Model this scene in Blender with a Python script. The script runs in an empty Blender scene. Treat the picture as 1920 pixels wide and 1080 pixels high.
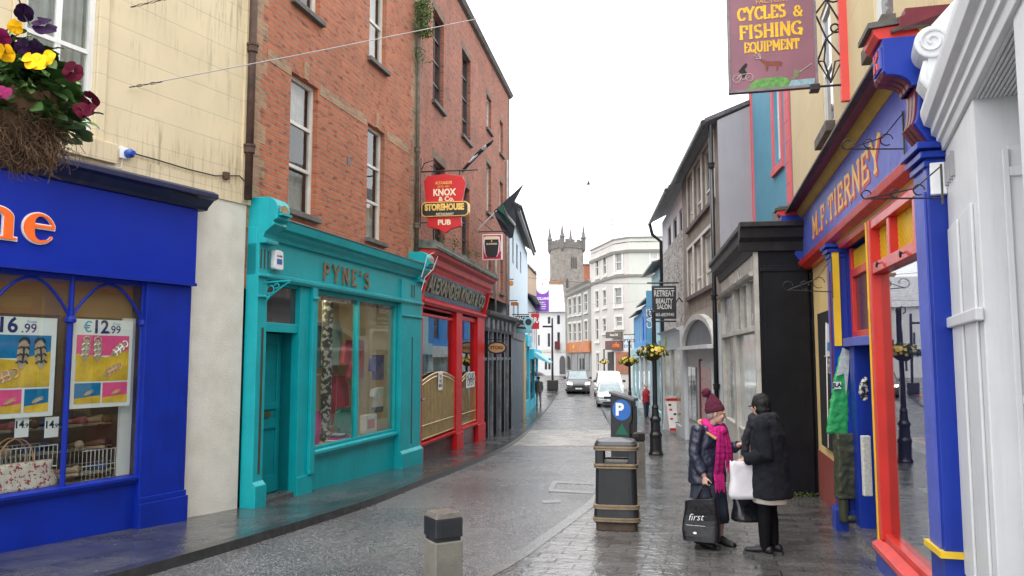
import bpy, bmesh, math, random
from mathutils import Vector, Matrix, noise
R = math.radians
random.seed(11)
scene = bpy.context.scene
COL = scene.collection

# ---------------------------------------------------------------- camera
EYE = 1.72
PITCH = R(5.08)
FP = 1450.0                       # focal length in photo pixels (1920 wide)
cd = bpy.data.cameras.new('camera')
cam = bpy.data.objects.new('camera', cd)
COL.objects.link(cam)
cam.location = (0, 0, EYE)
cam.rotation_euler = (R(90) + PITCH, 0, 0)
cd.sensor_width = 36.0
cd.lens = 36.0 * FP / 1920.0
cd.clip_start = 0.05
cd.clip_end = 3000
scene.camera = cam

# ---------------------------------------------------------------- sky, light, exposure
SUN_EL, SUN_ROT = R(62), R(200)
world = bpy.data.worlds.new("World")
scene.world = world
world.use_nodes = True
wn, wl = world.node_tree.nodes, world.node_tree.links
for n in list(wn): wn.remove(n)
sky = wn.new('ShaderNodeTexSky')
sky.sky_type = 'NISHITA'
sky.sun_disc = False
sky.sun_elevation = SUN_EL
sky.sun_rotation = SUN_ROT
sky.air_density = 1.0
sky.dust_density = 6.0
sky.ozone_density = 1.0
hs = wn.new('ShaderNodeHueSaturation')
hs.inputs['Saturation'].default_value = 0.10
mixc = wn.new('ShaderNodeMix'); mixc.data_type = 'RGBA'
mixc.inputs['Factor'].default_value = 0.75          # thick even cloud over the clear sky
mixc.inputs[7].default_value = (9.6, 9.75, 10.0, 1)
bg = wn.new('ShaderNodeBackground')
bg.inputs['Strength'].default_value = 0.15
wo = wn.new('ShaderNodeOutputWorld')
wl.new(sky.outputs['Color'], hs.inputs['Color'])
wl.new(hs.outputs['Color'], mixc.inputs[6])
wl.new(mixc.outputs[2], bg.inputs['Color'])
wl.new(bg.outputs[0], wo.inputs['Surface'])
sd = bpy.data.lights.new('sun', 'SUN')
sd.energy = 0.7
sd.angle = R(35)
sd.color = (1.0, 0.97, 0.93)
so = bpy.data.objects.new('sun', sd)
so.rotation_euler = (R(90) - SUN_EL, 0, R(180) - SUN_ROT)
COL.objects.link(so)
scene.view_settings.view_transform = 'Standard'
scene.view_settings.look = 'None'
scene.view_settings.exposure = 1.1
scene.view_settings.gamma = 1.0
scene.cycles.max_bounces = 8
scene.cycles.transparent_max_bounces = 16

# ---------------------------------------------------------------- measuring helpers
def ray(u, v):
    """direction from the eye through a point of the photograph, per unit of forward distance Y"""
    a = math.atan2(540 - v, FP) + PITCH
    x = (u - 960) / FP
    y = 1.0; up = (540 - v) / FP
    d = Vector((x, math.cos(PITCH) - up * math.sin(PITCH), math.sin(PITCH) + up * math.cos(PITCH)))
    return d / d.y
def P(u, v, Y):
    d = ray(u, v)
    return Vector((d.x * Y, Y, EYE + d.z * Y))
_H = [(-30, 1.0), (-5, 1.56), (0, 1.72), (10, 2.07), (20, 2.42), (35, 2.86), (45, 3.05), (52, 3.06), (62, 2.8), (70, 2.4), (78, 2.08), (90, 2.02), (3000, 2.02)]
def gz(y):
    """height of the pavement along the street (it dips, then rises)"""
    for i in range(len(_H) - 1):
        a, b = _H[i], _H[i + 1]
        if y <= b[0]:
            t = max(0, (y - a[0]) / (b[0] - a[0]))
            p0 = _H[max(0, i - 1)]; p3 = _H[min(len(_H) - 1, i + 2)]
            m0 = (b[1] - p0[1]) / (b[0] - p0[0]) * (b[0] - a[0]) if b[0] < 2000 else 0
            m1 = (p3[1] - a[1]) / (p3[0] - a[0]) * (b[0] - a[0]) if b[0] < 2000 and p3[0] < 2000 else 0
            h = (2*t**3-3*t**2+1)*a[1] + (t**3-2*t**2+t)*m0 + (-2*t**3+3*t**2)*b[1] + (t**3-t**2)*m1
            return EYE - h
    return EYE - 2.02
def gpt(u, v, dz=0.0):
    d = ray(u, v); Y = 10.0
    lo, hi = 1.0, 64.0
    for _ in range(50):
        Y = (lo + hi) / 2
        if EYE + d.z * Y > gz(Y) + dz: lo = Y
        else: hi = Y
    return Vector((d.x * Y, Y, gz(Y) + dz))

# ---------------------------------------------------------------- mesh helpers
class MB:
    def __init__(s): s.v = []; s.f = []; s.M = Matrix()
    def add(s, vs, fs):
        o = len(s.v); M = s.M
        s.v += [M @ Vector(p) for p in vs]
        s.f += [tuple(o + i for i in f) for f in fs]
        return s
    def box(s, x0, x1, y0, y1, z0, z1):
        vs = [(x, y, z) for x in (x0, x1) for y in (y0, y1) for z in (z0, z1)]
        return s.add(vs, [(0,1,3,2),(4,6,7,5),(0,4,5,1),(2,3,7,6),(0,2,6,4),(1,5,7,3)])
    def quad(s, a, b, c, d): return s.add([a, b, c, d], [(0,1,2,3)])
    def ext(s, pts, f0, f1):
        n = len(pts)
        vs = [f0(p) for p in pts] + [f1(p) for p in pts]
        fs = [tuple(range(n)), tuple(range(2*n-1, n-1, -1))] + [(i, (i+1) % n, (i+1) % n + n, i + n) for i in range(n)]
        return s.add(vs, fs)
    def prof(s, pts, x0, x1): return s.ext(pts, lambda p: (x0, p[0], p[1]), lambda p: (x1, p[0], p[1]))
    def poly(s, pts, y0, y1): return s.ext(pts, lambda p: (p[0], y0, p[1]), lambda p: (p[0], y1, p[1]))
    def plan(s, pts, z0, z1): return s.ext(pts, lambda p: (p[0], p[1], z0), lambda p: (p[0], p[1], z1))
    def rings(s, rs, cap=True, closed=False):
        n = len(rs[0]); vs = [p for r in rs for p in r]; fs = []
        m = len(rs)
        for i in range(m if closed else m - 1):
            for j in range(n):
                a = i*n+j; b = i*n+(j+1) % n; k = ((i+1) % m)*n
                fs.append((a, b, k+(j+1) % n, k+j))
        if cap and not closed:
            fs.append(tuple(range(n-1, -1, -1))); fs.append(tuple((m-1)*n+j for j in range(n)))
        return s.add(vs, fs)
    def tube(s, pts, r, n=6, closed=False):
        pts = [Vector(p) for p in pts]; m = len(pts); rs = []
        rr = r if isinstance(r, (list, tuple)) else [r]*m
        prev = None
        for i, p in enumerate(pts):
            if closed: t = pts[(i+1) % m] - pts[i-1]
            else: t = pts[min(i+1, m-1)] - pts[max(i-1, 0)]
            if t.length < 1e-9: t = Vector((0,0,1))
            t.normalize()
            if prev is None:
                a = Vector((0,0,1)) if abs(t.z) < .9 else Vector((1,0,0))
                nx = t.cross(a).normalized()
            else:
                nx = prev - t * prev.dot(t)
                nx = nx.normalized() if nx.length > 1e-6 else t.orthogonal().normalized()
            prev = nx; ny = t.cross(nx)
            rs.append([p + (nx*math.cos(q) + ny*math.sin(q))*rr[i] for q in [2*math.pi*j/n for j in range(n)]])
        return s.rings(rs, closed=closed)
    def lathe(s, prof, c=(0,0), n=14, sx=1, sy=1):
        rs = [[(c[0]+r*sx*math.cos(2*math.pi*j/n), c[1]+r*sy*math.sin(2*math.pi*j/n), z) for j in range(n)] for r, z in prof]
        return s.rings(rs)
    def ball(s, c, r, n=10, m=7):
        if not isinstance(r, (list, tuple)): r = (r, r, r)
        rs = []
        for i in range(m+1):
            t = math.pi * (i + .02) / (m + .04)
            rs.append([(c[0]+r[0]*math.sin(t)*math.cos(2*math.pi*j/n), c[1]+r[1]*math.sin(t)*math.sin(2*math.pi*j/n), c[2]-r[2]*math.cos(t)) for j in range(n)])
        return s.rings(rs)
    def build(s, name, m, parent=None, smooth=False, bevel=0.0, recalc=True):
        me = bpy.data.meshes.new(name)
        me.from_pydata([tuple(p) for p in s.v], [], s.f)
        if recalc:
            b = bmesh.new(); b.from_mesh(me)
            bmesh.ops.recalc_face_normals(b, faces=b.faces); b.to_mesh(me); b.free()
        o = bpy.data.objects.new(name, me)
        COL.objects.link(o)
        if m is not None: me.materials.append(m)
        if parent: o.parent = parent
        if smooth: me.polygons.foreach_set('use_smooth', [True]*len(me.polygons))
        if bevel:
            md = o.modifiers.new('bevel', 'BEVEL'); md.width = bevel; md.segments = 2; md.limit_method = 'ANGLE'; md.angle_limit = R(40)
        return o
def thing(name, label, cat, loc=(0,0,0), rz=0, group=None):
    o = bpy.data.objects.new(name, None)
    COL.objects.link(o); o.location = loc; o.rotation_euler = (0, 0, rz); o.empty_display_size = .1
    return tag(o, label, cat, group)
def tag(o, label, cat, group=None, kind=None):
    if label: o['label'] = label
    if cat: o['category'] = cat
    if group: o['group'] = group
    if kind: o['kind'] = kind
    return o
def struct(o): o['kind'] = 'structure'; return o
def kids(o): return [c for c in bpy.data.objects if c.parent == o]
def copy_tree(o, parent=None, loc=None, rz=None, label=None):
    c = o.copy(); COL.objects.link(c); c.parent = parent
    if loc is not None: c.location = loc
    if rz is not None: c.rotation_euler = (0, 0, rz)
    if label: c['label'] = label
    for k in kids(o): copy_tree(k, c)
    return c
def remeshed(mb, name, m, parent, voxel=.01, smooth=4, disp=0, dscale=8):
    o = mb.build(name, m, parent, smooth=True)
    md = o.modifiers.new('r', 'REMESH'); md.mode = 'VOXEL'; md.voxel_size = voxel; md.use_smooth_shade = True
    if smooth:
        sm = o.modifiers.new('s', 'SMOOTH'); sm.iterations = smooth; sm.factor = .5
    dg = bpy.context.evaluated_depsgraph_get()
    me = bpy.data.meshes.new_from_object(o.evaluated_get(dg))
    o.modifiers.clear(); old = o.data; o.data = me; bpy.data.meshes.remove(old); me.name = name
    if disp:
        me.calc_loop_triangles() if False else None
        ns = [v.normal.copy() for v in me.vertices]
        for v, nn in zip(me.vertices, ns):
            q = v.co * dscale
            v.co += nn * disp * (noise.noise(q) + .5*noise.noise(q*2.3))
    me.polygons.foreach_set('use_smooth', [True]*len(me.polygons))
    return o

# text lying in the local XZ plane, facing -Y
def text(s, size, name, m, parent, x=0, y=0, z=0, ext=.004, bold=.0, align='CENTER', sx=1.0, shear=0, rot=0, space=1.0):
    cu = bpy.data.curves.new(name, 'FONT'); cu.body = s; cu.size = size; cu.extrude = ext; cu.offset = bold
    cu.align_x = align; cu.align_y = 'CENTER'; cu.shear = shear; cu.space_character = space; cu.resolution_u = 3
    t = bpy.data.objects.new(name, cu); COL.objects.link(t)
    bpy.context.view_layer.update()
    me = bpy.data.meshes.new_from_object(t.evaluated_get(bpy.context.evaluated_depsgraph_get()))
    bpy.data.objects.remove(t); bpy.data.curves.remove(cu)
    T = Matrix.Translation((x, y, z)) @ Matrix.Rotation(R(90), 4, 'X') @ Matrix.Rotation(rot, 4, 'Z') @ Matrix.Diagonal((sx, 1, 1, 1))
    me.transform(T); me.name = name
    me.materials.clear(); me.materials.append(m)
    o = bpy.data.objects.new(name, me); COL.objects.link(o); o.parent = parent
    return o

# block capitals with slab serifs, strokes in a unit box
def _arc(cx, cy, rx, ry, a0, a1, n=10): return [(cx+rx*math.cos(R(a0+(a1-a0)*i/n)), cy+ry*math.sin(R(a0+(a1-a0)*i/n))) for i in range(n+1)]
GL = {
 'A': (.8, [[(0,0),(.4,1),(.8,0)],[(.17,.35),(.63,.35)]], [(0,0),(.8,0)]),
 'C': (.72, [_arc(.42,.5,.4,.46,45,315,12), [(.72,.65),(.72,.95)]], []),
 'E': (.62, [[(.08,0),(.08,1)],[(.0,.95),(.6,.95)],[(.08,.52),(.45,.52)],[(.0,.05),(.62,.05)],[(.58,.95),(.58,.75)],[(.6,.05),(.6,.27)]], []),
 'F': (.6, [[(.08,0),(.08,1)],[(.0,.95),(.6,.95)],[(.08,.5),(.45,.5)],[(.58,.95),(.58,.72)]], [(.08,0)]),
 'G': (.75, [_arc(.42,.5,.4,.46,45,345,12), [(.5,.45),(.8,.45)],[(.72,.0),(.72,.45)]], []),
 'H': (.75, [[(.08,0),(.08,1)],[(.67,0),(.67,1)],[(.08,.5),(.67,.5)]], [(.08,0),(.08,1),(.67,0),(.67,1)]),
 'I': (.25, [[(.12,0),(.12,1)]], [(.12,0),(.12,1)]),
 'L': (.6, [[(.08,0),(.08,1)],[(0,.05),(.6,.05)],[(.57,.05),(.57,.3)]], [(.08,1)]),
 'M': (.95, [[(.08,0),(.08,1),(.47,.3),(.87,1),(.87,0)]], [(.08,0),(.87,0)]),
 'N': (.78, [[(.08,0),(.08,1),(.7,0),(.7,1)]], [(.08,0),(.7,1)]),
 'P': (.65, [[(.08,0),(.08,1)],[(.08,.95),(.35,.95)]+_arc(.38,.72,.24,.23,90,-90,8)+[(.08,.49)]], [(.08,0)]),
 'Q': (.8, [_arc(.4,.5,.4,.46,0,360,16), [(.45,.25),(.8,-.1)]], []),
 'R': (.72, [[(.08,0),(.08,1)],[(.08,.95),(.35,.95)]+_arc(.38,.73,.24,.22,90,-90,8)+[(.08,.51)],[(.35,.5),(.68,0)]], [(.08,0),(.68,0)]),
 'S': (.62, [_arc(.31,.73,.27,.22,40,270,8)+_arc(.31,.27,.27,.24,90,-140,8)], []),
 'T': (.7, [[(.35,0),(.35,1)],[(0,.95),(.7,.95)],[(.02,.95),(.02,.74)],[(.68,.95),(.68,.74)]], [(.35,0)]),
 'U': (.75, [[(.08,1),(.08,.35)]+_arc(.37,.33,.29,.28,180,360,8)+[(.66,1)]], [(.08,1),(.66,1)]),
 'Y': (.75, [[(0,1),(.37,.5),(.75,1)],[(.37,.5),(.37,0)]], [(.37,0),(0,1),(.75,1)]),
 '&': (.85, [_arc(.35,.75,.2,.2,-30,230,8)+[(.72,0)], _arc(.33,.27,.3,.25,110,330,8)+[(.75,.5)]], []),
 '.': (.2, [[(.05,.07),(.17,.07)]], []),
 "'": (.2, [[(.1,1),(.06,.75)]], []),
 ' ': (.45, [], []),
}
def block(mb, s, x, z, h, t, y=0, depth=.01, wx=1.0, gap=.22, serif=True, centre=False):
    tot = sum(GL[c][0]*h*wx + gap*h*wx for c in s) - gap*h*wx
    if centre: x -= tot/2
    k = 0
    for c in s:
        w, pls, sf = GL[c]
        if not serif and c == 'E': pls = pls[:4]
        segs = [(pl[i], pl[i+1]) for pl in pls for i in range(len(pl)-1)]
        if serif: segs += [((a-.12, b + (.035 if b < .5 else -.035)), (a+.12, b + (.035 if b < .5 else -.035))) for a, b in sf]
        for a, b in segs:
            A = Vector((x+a[0]*h*wx, z+a[1]*h)); B = Vector((x+b[0]*h*wx, z+b[1]*h))
            d = B - A
            if d.length < 1e-6: continue
            d.normalize(); tt = t*(1.0 if (abs(d.y) > .5 or not serif) else .62)
            nn = Vector((-d.y, d.x))*tt/2; e = d*tt*.25
            k += 1; yy = y - depth - (k % 7)*.0004
            mb.poly([(A-e+nn)[:], (B+e+nn)[:], (B+e-nn)[:], (A-e-nn)[:]], yy, y)
        x += (w+gap)*h*wx
    return tot

# ---------------------------------------------------------------- materials
_mats = {}
def _new(name):
    m = bpy.data.materials.new(name); m.use_nodes = True
    nt = m.node_tree; b = nt.nodes['Principled BSDF']
    return m, nt, b
def _math(nt, op, a, b=None):
    n = nt.nodes.new('ShaderNodeMath'); n.operation = op
    for i, q in enumerate((a, b)):
        if q is None: continue
        if isinstance(q, (int, float)): n.inputs[i].default_value = q
        else: nt.links.new(q, n.inputs[i])
    return n.outputs[0]
def _mix(nt, f, a, b, mode='MIX'):
    n = nt.nodes.new('ShaderNodeMix'); n.data_type = 'RGBA'; n.blend_type = mode
    for i, q in ((0, f), (6, a), (7, b)):
        if isinstance(q, (int, float)): n.inputs[i].default_value = q
        elif isinstance(q, (tuple, list)): n.inputs[i].default_value = (q[0], q[1], q[2], 1)
        else: nt.links.new(q, n.inputs[i])
    return n.outputs[2]
def _noise(nt, vec, scale, detail=4, rough=.55):
    n = nt.nodes.new('ShaderNodeTexNoise'); n.inputs['Scale'].default_value = scale; n.inputs['Detail'].default_value = detail
    n.inputs['Roughness'].default_value = rough
    nt.links.new(vec, n.inputs['Vector']); return n.outputs['Fac']
def _ramp(nt, fac, p0, p1):
    n = nt.nodes.new('ShaderNodeMapRange'); n.inputs['From Min'].default_value = p0; n.inputs['From Max'].default_value = p1
    nt.links.new(fac, n.inputs['Value']); return n.outputs['Result']
def _map(nt, vec, sc, rot=(0,0,0)):
    n = nt.nodes.new('ShaderNodeMapping'); n.inputs['Scale'].default_value = sc; n.inputs['Rotation'].default_value = rot
    nt.links.new(vec, n.inputs['Vector']); return n.outputs['Vector']
def _tc(nt): return nt.nodes.new('ShaderNodeTexCoord').outputs['Object']
def _bump(nt, b, h, strength, dist=.01):
    n = nt.nodes.new('ShaderNodeBump'); n.inputs['Strength'].default_value = strength; n.inputs['Distance'].default_value = dist
    nt.links.new(h, n.inputs['Height']); nt.links.new(n.outputs['Normal'], b.inputs['Normal'])
def mat(name, col, rough=.55, var=.12, vs=3.0, dirt=0.0, dirtcol=(.09,.08,.06), streak=0.0, bump=.0, bs=60, metal=0.0, spec=.5, coat=0.0, patch=None):
    if name in _mats: return _mats[name]
    m, nt, b = _new(name); tc = _tc(nt)
    f = _noise(nt, tc, vs, 5)
    c = _mix(nt, _ramp(nt, f, .3, .7), [q*(1-var) for q in col], [min(1, q*(1+var)) for q in col])
    if dirt:
        f2 = _noise(nt, tc, 1.6, 8, .7)
        c = _mix(nt, _math(nt, 'MULTIPLY', _ramp(nt, f2, .45, .75), dirt), c, dirtcol)
    if streak:
        f3 = _noise(nt, _map(nt, tc, (9, 9, .7)), 1.0, 6, .65)
        f4 = _noise(nt, tc, .5, 2)
        q = _math(nt, 'MULTIPLY', _ramp(nt, f3, .48, .75), _ramp(nt, f4, .38, .62))
        c = _mix(nt, _math(nt, 'MULTIPLY', q, streak), c, dirtcol)
    if patch:          # (scale, threshold, colour): flaked or chipped spots
        f5 = _noise(nt, tc, patch[0], 3)
        c = _mix(nt, _ramp(nt, f5, patch[1], patch[1]+.02), c, patch[2])
    nt.links.new(c, b.inputs['Base Color'])
    r = _math(nt, 'ADD', _math(nt, 'MULTIPLY', _noise(nt, tc, vs*3, 3), .2), rough-.1)
    nt.links.new(r, b.inputs['Roughness'])
    b.inputs['Metallic'].default_value = metal
    b.inputs['Specular IOR Level'].default_value = spec
    b.inputs['Coat Weight'].default_value = coat
    if bump: _bump(nt, b, _noise(nt, tc, bs, 4), bump)
    _mats[name] = m; return m
def wallvec(nt):
    tc = _tc(nt); sp = nt.nodes.new('ShaderNodeSeparateXYZ'); nt.links.new(tc, sp.inputs[0])
    cb = nt.nodes.new('ShaderNodeCombineXYZ')
    nt.links.new(_math(nt, 'ADD', sp.outputs[0], sp.outputs[1]), cb.inputs[0]); nt.links.new(sp.outputs[2], cb.inputs[1])
    return tc, cb.outputs[0]
def brickmat(name, c1, c2, mortar, soot=.5, bw=.225, bh=.078, mort=.012, rough=.85, squash=1.0, dirtcol=(.05,.035,.03), bump=.6, var2=(.12,.03,.02), offs=.5):
    m, nt, b = _new(name); tc, v = wallvec(nt)
    t = nt.nodes.new('ShaderNodeTexBrick'); t.offset = offs
    t.inputs['Scale'].default_value = 1; t.inputs['Brick Width'].default_value = bw; t.inputs['Row Height'].default_value = bh
    t.inputs['Mortar Size'].default_value = mort; t.inputs['Mortar Smooth'].default_value = .3; t.inputs['Bias'].default_value = 0
    t.inputs['Color1'].default_value = (*c1, 1); t.inputs['Color2'].default_value = (*c2, 1); t.inputs['Mortar'].default_value = (*mortar, 1)
    # a little waviness so courses are not ruler-straight
    nn = nt.nodes.new('ShaderNodeTexNoise'); nn.inputs['Scale'].default_value = 2.5; nt.links.new(tc, nn.inputs['Vector'])
    vm = nt.nodes.new('ShaderNodeVectorMath'); vm.operation = 'SCALE'; nt.links.new(nn.outputs['Color'], vm.inputs[0]); vm.inputs['Scale'].default_value = .03
    va = nt.nodes.new('ShaderNodeVectorMath'); va.operation = 'ADD'; nt.links.new(v, va.inputs[0]); nt.links.new(vm.outputs[0], va.inputs[1])
    nt.links.new(va.outputs[0], t.inputs['Vector'])
    c = _mix(nt, _ramp(nt, _noise(nt, _map(nt, v, (4.4, 12.8, 1)), 1.0, 1), .55, .8), t.outputs['Color'], var2)
    c = _mix(nt, _math(nt, 'MULTIPLY', _ramp(nt, _noise(nt, tc, .9, 7, .65), .42, .75), soot), c, dirtcol)
    c = _mix(nt, _math(nt, 'MULTIPLY', _ramp(nt, _noise(nt, _map(nt, tc, (3,3,.5)), 1.5, 5), .55, .8), soot*.6), c, (.3,.27,.22))
    nt.links.new(c, b.inputs['Base Color']); b.inputs['Roughness'].default_value = rough
    h = _math(nt, 'ADD', _math(nt, 'MULTIPLY', t.outputs['Fac'], -1), _math(nt, 'MULTIPLY', _noise(nt, tc, 40, 3), .4))
    _bump(nt, b, h, bump, .012)
    _mats[name] = m; return m
def ashlar(name, col, bw, bh, line, dirt=.7, stain=(.17,.15,.08), streak=1.0):
    m, nt, b = _new(name); tc, v = wallvec(nt)
    t = nt.nodes.new('ShaderNodeTexBrick')
    t.inputs['Scale'].default_value = 1; t.inputs['Brick Width'].default_value = bw; t.inputs['Row Height'].default_value = bh
    t.inputs['Mortar Size'].default_value = .006; t.inputs['Mortar Smooth'].default_value = .4
    t.inputs['Color1'].default_value = (*col, 1); t.inputs['Color2'].default_value = (*[q*.96 for q in col], 1); t.inputs['Mortar'].default_value = (*line, 1)
    nt.links.new(v, t.inputs['Vector'])
    c = _mix(nt, _math(nt, 'MULTIPLY', _ramp(nt, _noise(nt, tc, 1.2, 6), .4, .75), .35*dirt), t.outputs['Color'], [q*.62 for q in col])
    f3 = _noise(nt, _map(nt, tc, (14, 14, .9)), 1.0, 8, .75)
    f4 = _noise(nt, _map(nt, tc, (.8, .8, .8)), 1.0, 3)
    q = _math(nt, 'MULTIPLY', _ramp(nt, f3, .5, .72), _ramp(nt, f4, .46, .62))
    c = _mix(nt, _math(nt, 'MULTIPLY', q, .8*streak), c, stain)
    nt.links.new(c, b.inputs['Base Color']); b.inputs['Roughness'].default_value = .75
    _bump(nt, b, _math(nt, 'ADD', _math(nt, 'MULTIPLY', t.outputs['Fac'], -1), _math(nt, 'MULTIPLY', _noise(nt, tc, 70, 4), .3)), .5, .006)
    _mats[name] = m; return m
def rubble(name, c1, c2, mortar, sc=3.5):
    m, nt, b = _new(name); tc = _tc(nt)
    vo = nt.nodes.new('ShaderNodeTexVoronoi'); vo.inputs['Scale'].default_value = sc; vo.feature = 'DISTANCE_TO_EDGE'
    vc = nt.nodes.new('ShaderNodeTexVoronoi'); vc.inputs['Scale'].default_value = sc
    mv = _map(nt, tc, (1, 1, 1.9)); nt.links.new(mv, vo.inputs['Vector']); nt.links.new(mv, vc.inputs['Vector'])
    sp = nt.nodes.new('ShaderNodeSeparateColor'); nt.links.new(vc.outputs['Color'], sp.inputs[0])
    c = _mix(nt, sp.outputs[0], c1, c2)
    c = _mix(nt, _ramp(nt, vo.outputs['Distance'], .09, .03), c, mortar)
    c = _mix(nt, _math(nt, 'MULTIPLY', _ramp(nt, _noise(nt, tc, 2.5, 6), .5, .8), .5), c, (.06,.06,.05))
    nt.links.new(c, b.inputs['Base Color']); b.inputs['Roughness'].default_value = .9
    _bump(nt, b, _math(nt, 'ADD', _ramp(nt, vo.outputs['Distance'], 0, .15), _noise(nt, tc, 25, 3)), .7, .02)
    _mats[name] = m; return m
def glassmat(name, tint=(.92,.95,.93), rough=.0, ior=1.6, gloss=1.0):
    if name in _mats: return _mats[name]
    m, nt, b = _new(name); nt.nodes.remove(b)
    out = [n for n in nt.nodes if n.type == 'OUTPUT_MATERIAL'][0]
    fr = nt.nodes.new('ShaderNodeLayerWeight'); fr.inputs['Blend'].default_value = .5
    tr = nt.nodes.new('ShaderNodeBsdfTransparent'); tr.inputs[0].default_value = (*tint, 1)
    gl = nt.nodes.new('ShaderNodeBsdfGlossy'); gl.inputs['Roughness'].default_value = rough
    mx = nt.nodes.new('ShaderNodeMixShader')
    tc = _tc(nt)
    bp = nt.nodes.new('ShaderNodeBump'); bp.inputs['Strength'].default_value = .04; bp.inputs['Distance'].default_value = .02
    nt.links.new(_noise(nt, tc, 1.2, 1), bp.inputs['Height']); nt.links.new(bp.outputs[0], gl.inputs['Normal'])
    sch = _math(nt, 'ADD', _math(nt, 'MULTIPLY', _math(nt, 'POWER', fr.outputs['Facing'], 3.6), .95), .05)
    nt.links.new(_math(nt, 'MINIMUM', _math(nt, 'MULTIPLY', sch, gloss), 1.0), mx.inputs[0]); nt.links.new(tr.outputs[0], mx.inputs[1]); nt.links.new(gl.outputs[0], mx.inputs[2])
    nt.links.new(mx.outputs[0], out.inputs['Surface'])
    _mats[name] = m; return m
def emis(name, col, st):
    if name in _mats: return _mats[name]
    m, nt, b = _new(name)
    b.inputs['Emission Color'].default_value = (*col, 1); b.inputs['Emission Strength'].default_value = st; b.inputs['Base Color'].default_value = (*col, 1)
    _mats[name] = m; return m
def setts(name, c1, c2, bw, bh, rot, r0, r1, mort=(.02,.02,.02), bump=.5, mort_w=.008):
    m, nt, b = _new(name); tc = _tc(nt)
    v = _map(nt, tc, (1,1,1), (0,0,rot))
    t = nt.nodes.new('ShaderNodeTexBrick')
    t.inputs['Scale'].default_value = 1; t.inputs['Brick Width'].default_value = bw; t.inputs['Row Height'].default_value = bh
    t.inputs['Mortar Size'].default_value = mort_w; t.inputs['Mortar Smooth'].default_value = .5
    t.inputs['Color1'].default_value = (*c1, 1); t.inputs['Color2'].default_value = (*c2, 1); t.inputs['Mortar'].default_value = (*mort, 1)
    nt.links.new(v, t.inputs['Vector'])
    c = _mix(nt, _ramp(nt, _noise(nt, tc, 1.1, 6, .7), .4, .7), t.outputs['Color'], [q*1.5 for q in c2])
    c = _mix(nt, _ramp(nt, _noise(nt, tc, 9, 3), .72, .78), c, (.3,.3,.28))
    nt.links.new(c, b.inputs['Base Color'])
    big = _noise(nt, tc, .9, 5, .65); fine = _noise(nt, tc, 14, 3)
    wet = _ramp(nt, _math(nt, 'ADD', big, _math(nt, 'MULTIPLY', fine, .35)), .52, .85)
    nt.links.new(_math(nt, 'ADD', _math(nt, 'MULTIPLY', wet, r1-r0), r0), b.inputs['Roughness'])
    h = _math(nt, 'ADD', _math(nt, 'MULTIPLY', t.outputs['Fac'], -.8), _math(nt, 'MULTIPLY', _noise(nt, tc, 5.5, 5, .6), 1.3))
    _bump(nt, b, h, bump, .012)
    _mats[name] = m; return m
def asphalt(name, col, r0, r1, chip=.5):
    m, nt, b = _new(name); tc = _tc(nt)
    vo = nt.nodes.new('ShaderNodeTexVoronoi'); vo.inputs['Scale'].default_value = 75; nt.links.new(tc, vo.inputs['Vector'])
    sp = nt.nodes.new('ShaderNodeSeparateColor'); nt.links.new(vo.outputs['Color'], sp.inputs[0])
    c = _mix(nt, _ramp(nt, sp.outputs[0], .55, .95), [q*.7 for q in col], [q*3.2*chip+q for q in col])
    c = _mix(nt, _math(nt, 'MULTIPLY', _ramp(nt, _noise(nt, tc, .5, 6, .7), .45, .7), .5), c, [q*.55 for q in col])
    nt.links.new(c, b.inputs['Base Color'])
    wet = _ramp(nt, _noise(nt, _map(nt, tc, (1,.6,1)), .7, 6, .65), .4, .65)
    nt.links.new(_math(nt, 'ADD', _math(nt, 'MULTIPLY', wet, r1-r0), r0), b.inputs['Roughness'])
    _bump(nt, b, _math(nt, 'ADD', vo.outputs['Distance'], _math(nt, 'MULTIPLY', _noise(nt, tc, 3, 3), 2.0)), .45, .008)
    _mats[name] = m; return m
# ================================================================ THE GROUND
def lerp_pts(pts, y):
    if y <= pts[0][1]:
        a, b = pts[0], pts[1]
    elif y >= pts[-1][1]:
        a, b = pts[-2], pts[-1]
    else:
        for i in range(len(pts)-1):
            if y <= pts[i+1][1]: a, b = pts[i], pts[i+1]; break
    t = (y - a[1]) / (b[1] - a[1])
    return a[0] + (b[0]-a[0])*t
KL = [gpt(u, v)[:2] for u, v in [(204,1080),(480,1002),(600,966),(700,935),(760,911),(850,877),(925,848),(965,826),(988,808),(1008,785),(1028,760),(1045,737)]]
KR = [gpt(u, v)[:2] for u, v in [(905,1080),(1010,1008),(1110,938),(1142,890),(1160,855),(1172,825),(1180,797),(1184,772)]]
KL = [(KL[0][0]-.95*2.2, KL[0][1]-2.2*1.3), (KL[0][0]-.55*.9, KL[0][1]-1.0)] + KL + [(KL[-1][0]+.3, 66.0)]
KR = [(KR[0][0]-1.9, KR[0][1]-3.6)] + KR + [(KR[-1][0]+.9, 66.0)]
def smooth_poly(pts, it=2):
    for _ in range(it):
        q = [pts[0]]
        for a, b in zip(pts[:-1], pts[1:]):
            q += [(a[0]*.75+b[0]*.25, a[1]*.75+b[1]*.25), (a[0]*.25+b[0]*.75, a[1]*.25+b[1]*.75)]
        pts = q + [pts[-1]]
    return pts
KL = smooth_poly(KL); KR = smooth_poly(KR)
def kl(y): return lerp_pts(KL, y)
def kr(y): return lerp_pts(KR, y)
def fl(y):
    if y < 11: return -3.83 + .5*(y-11)
    if y < 17.26: return -3.83 + .261*(y-11)
    if y < 29.6: return -2.195 + .17*(y-17.26)
    return -.1 + .074*(y-29.6)
def fr(y):
    if y < 12.3: return 1.794 + .243*y
    if y < 18: return 3.5 + .214*(y-11.5)
    return 4.89 + .093*(y-18)

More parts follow.
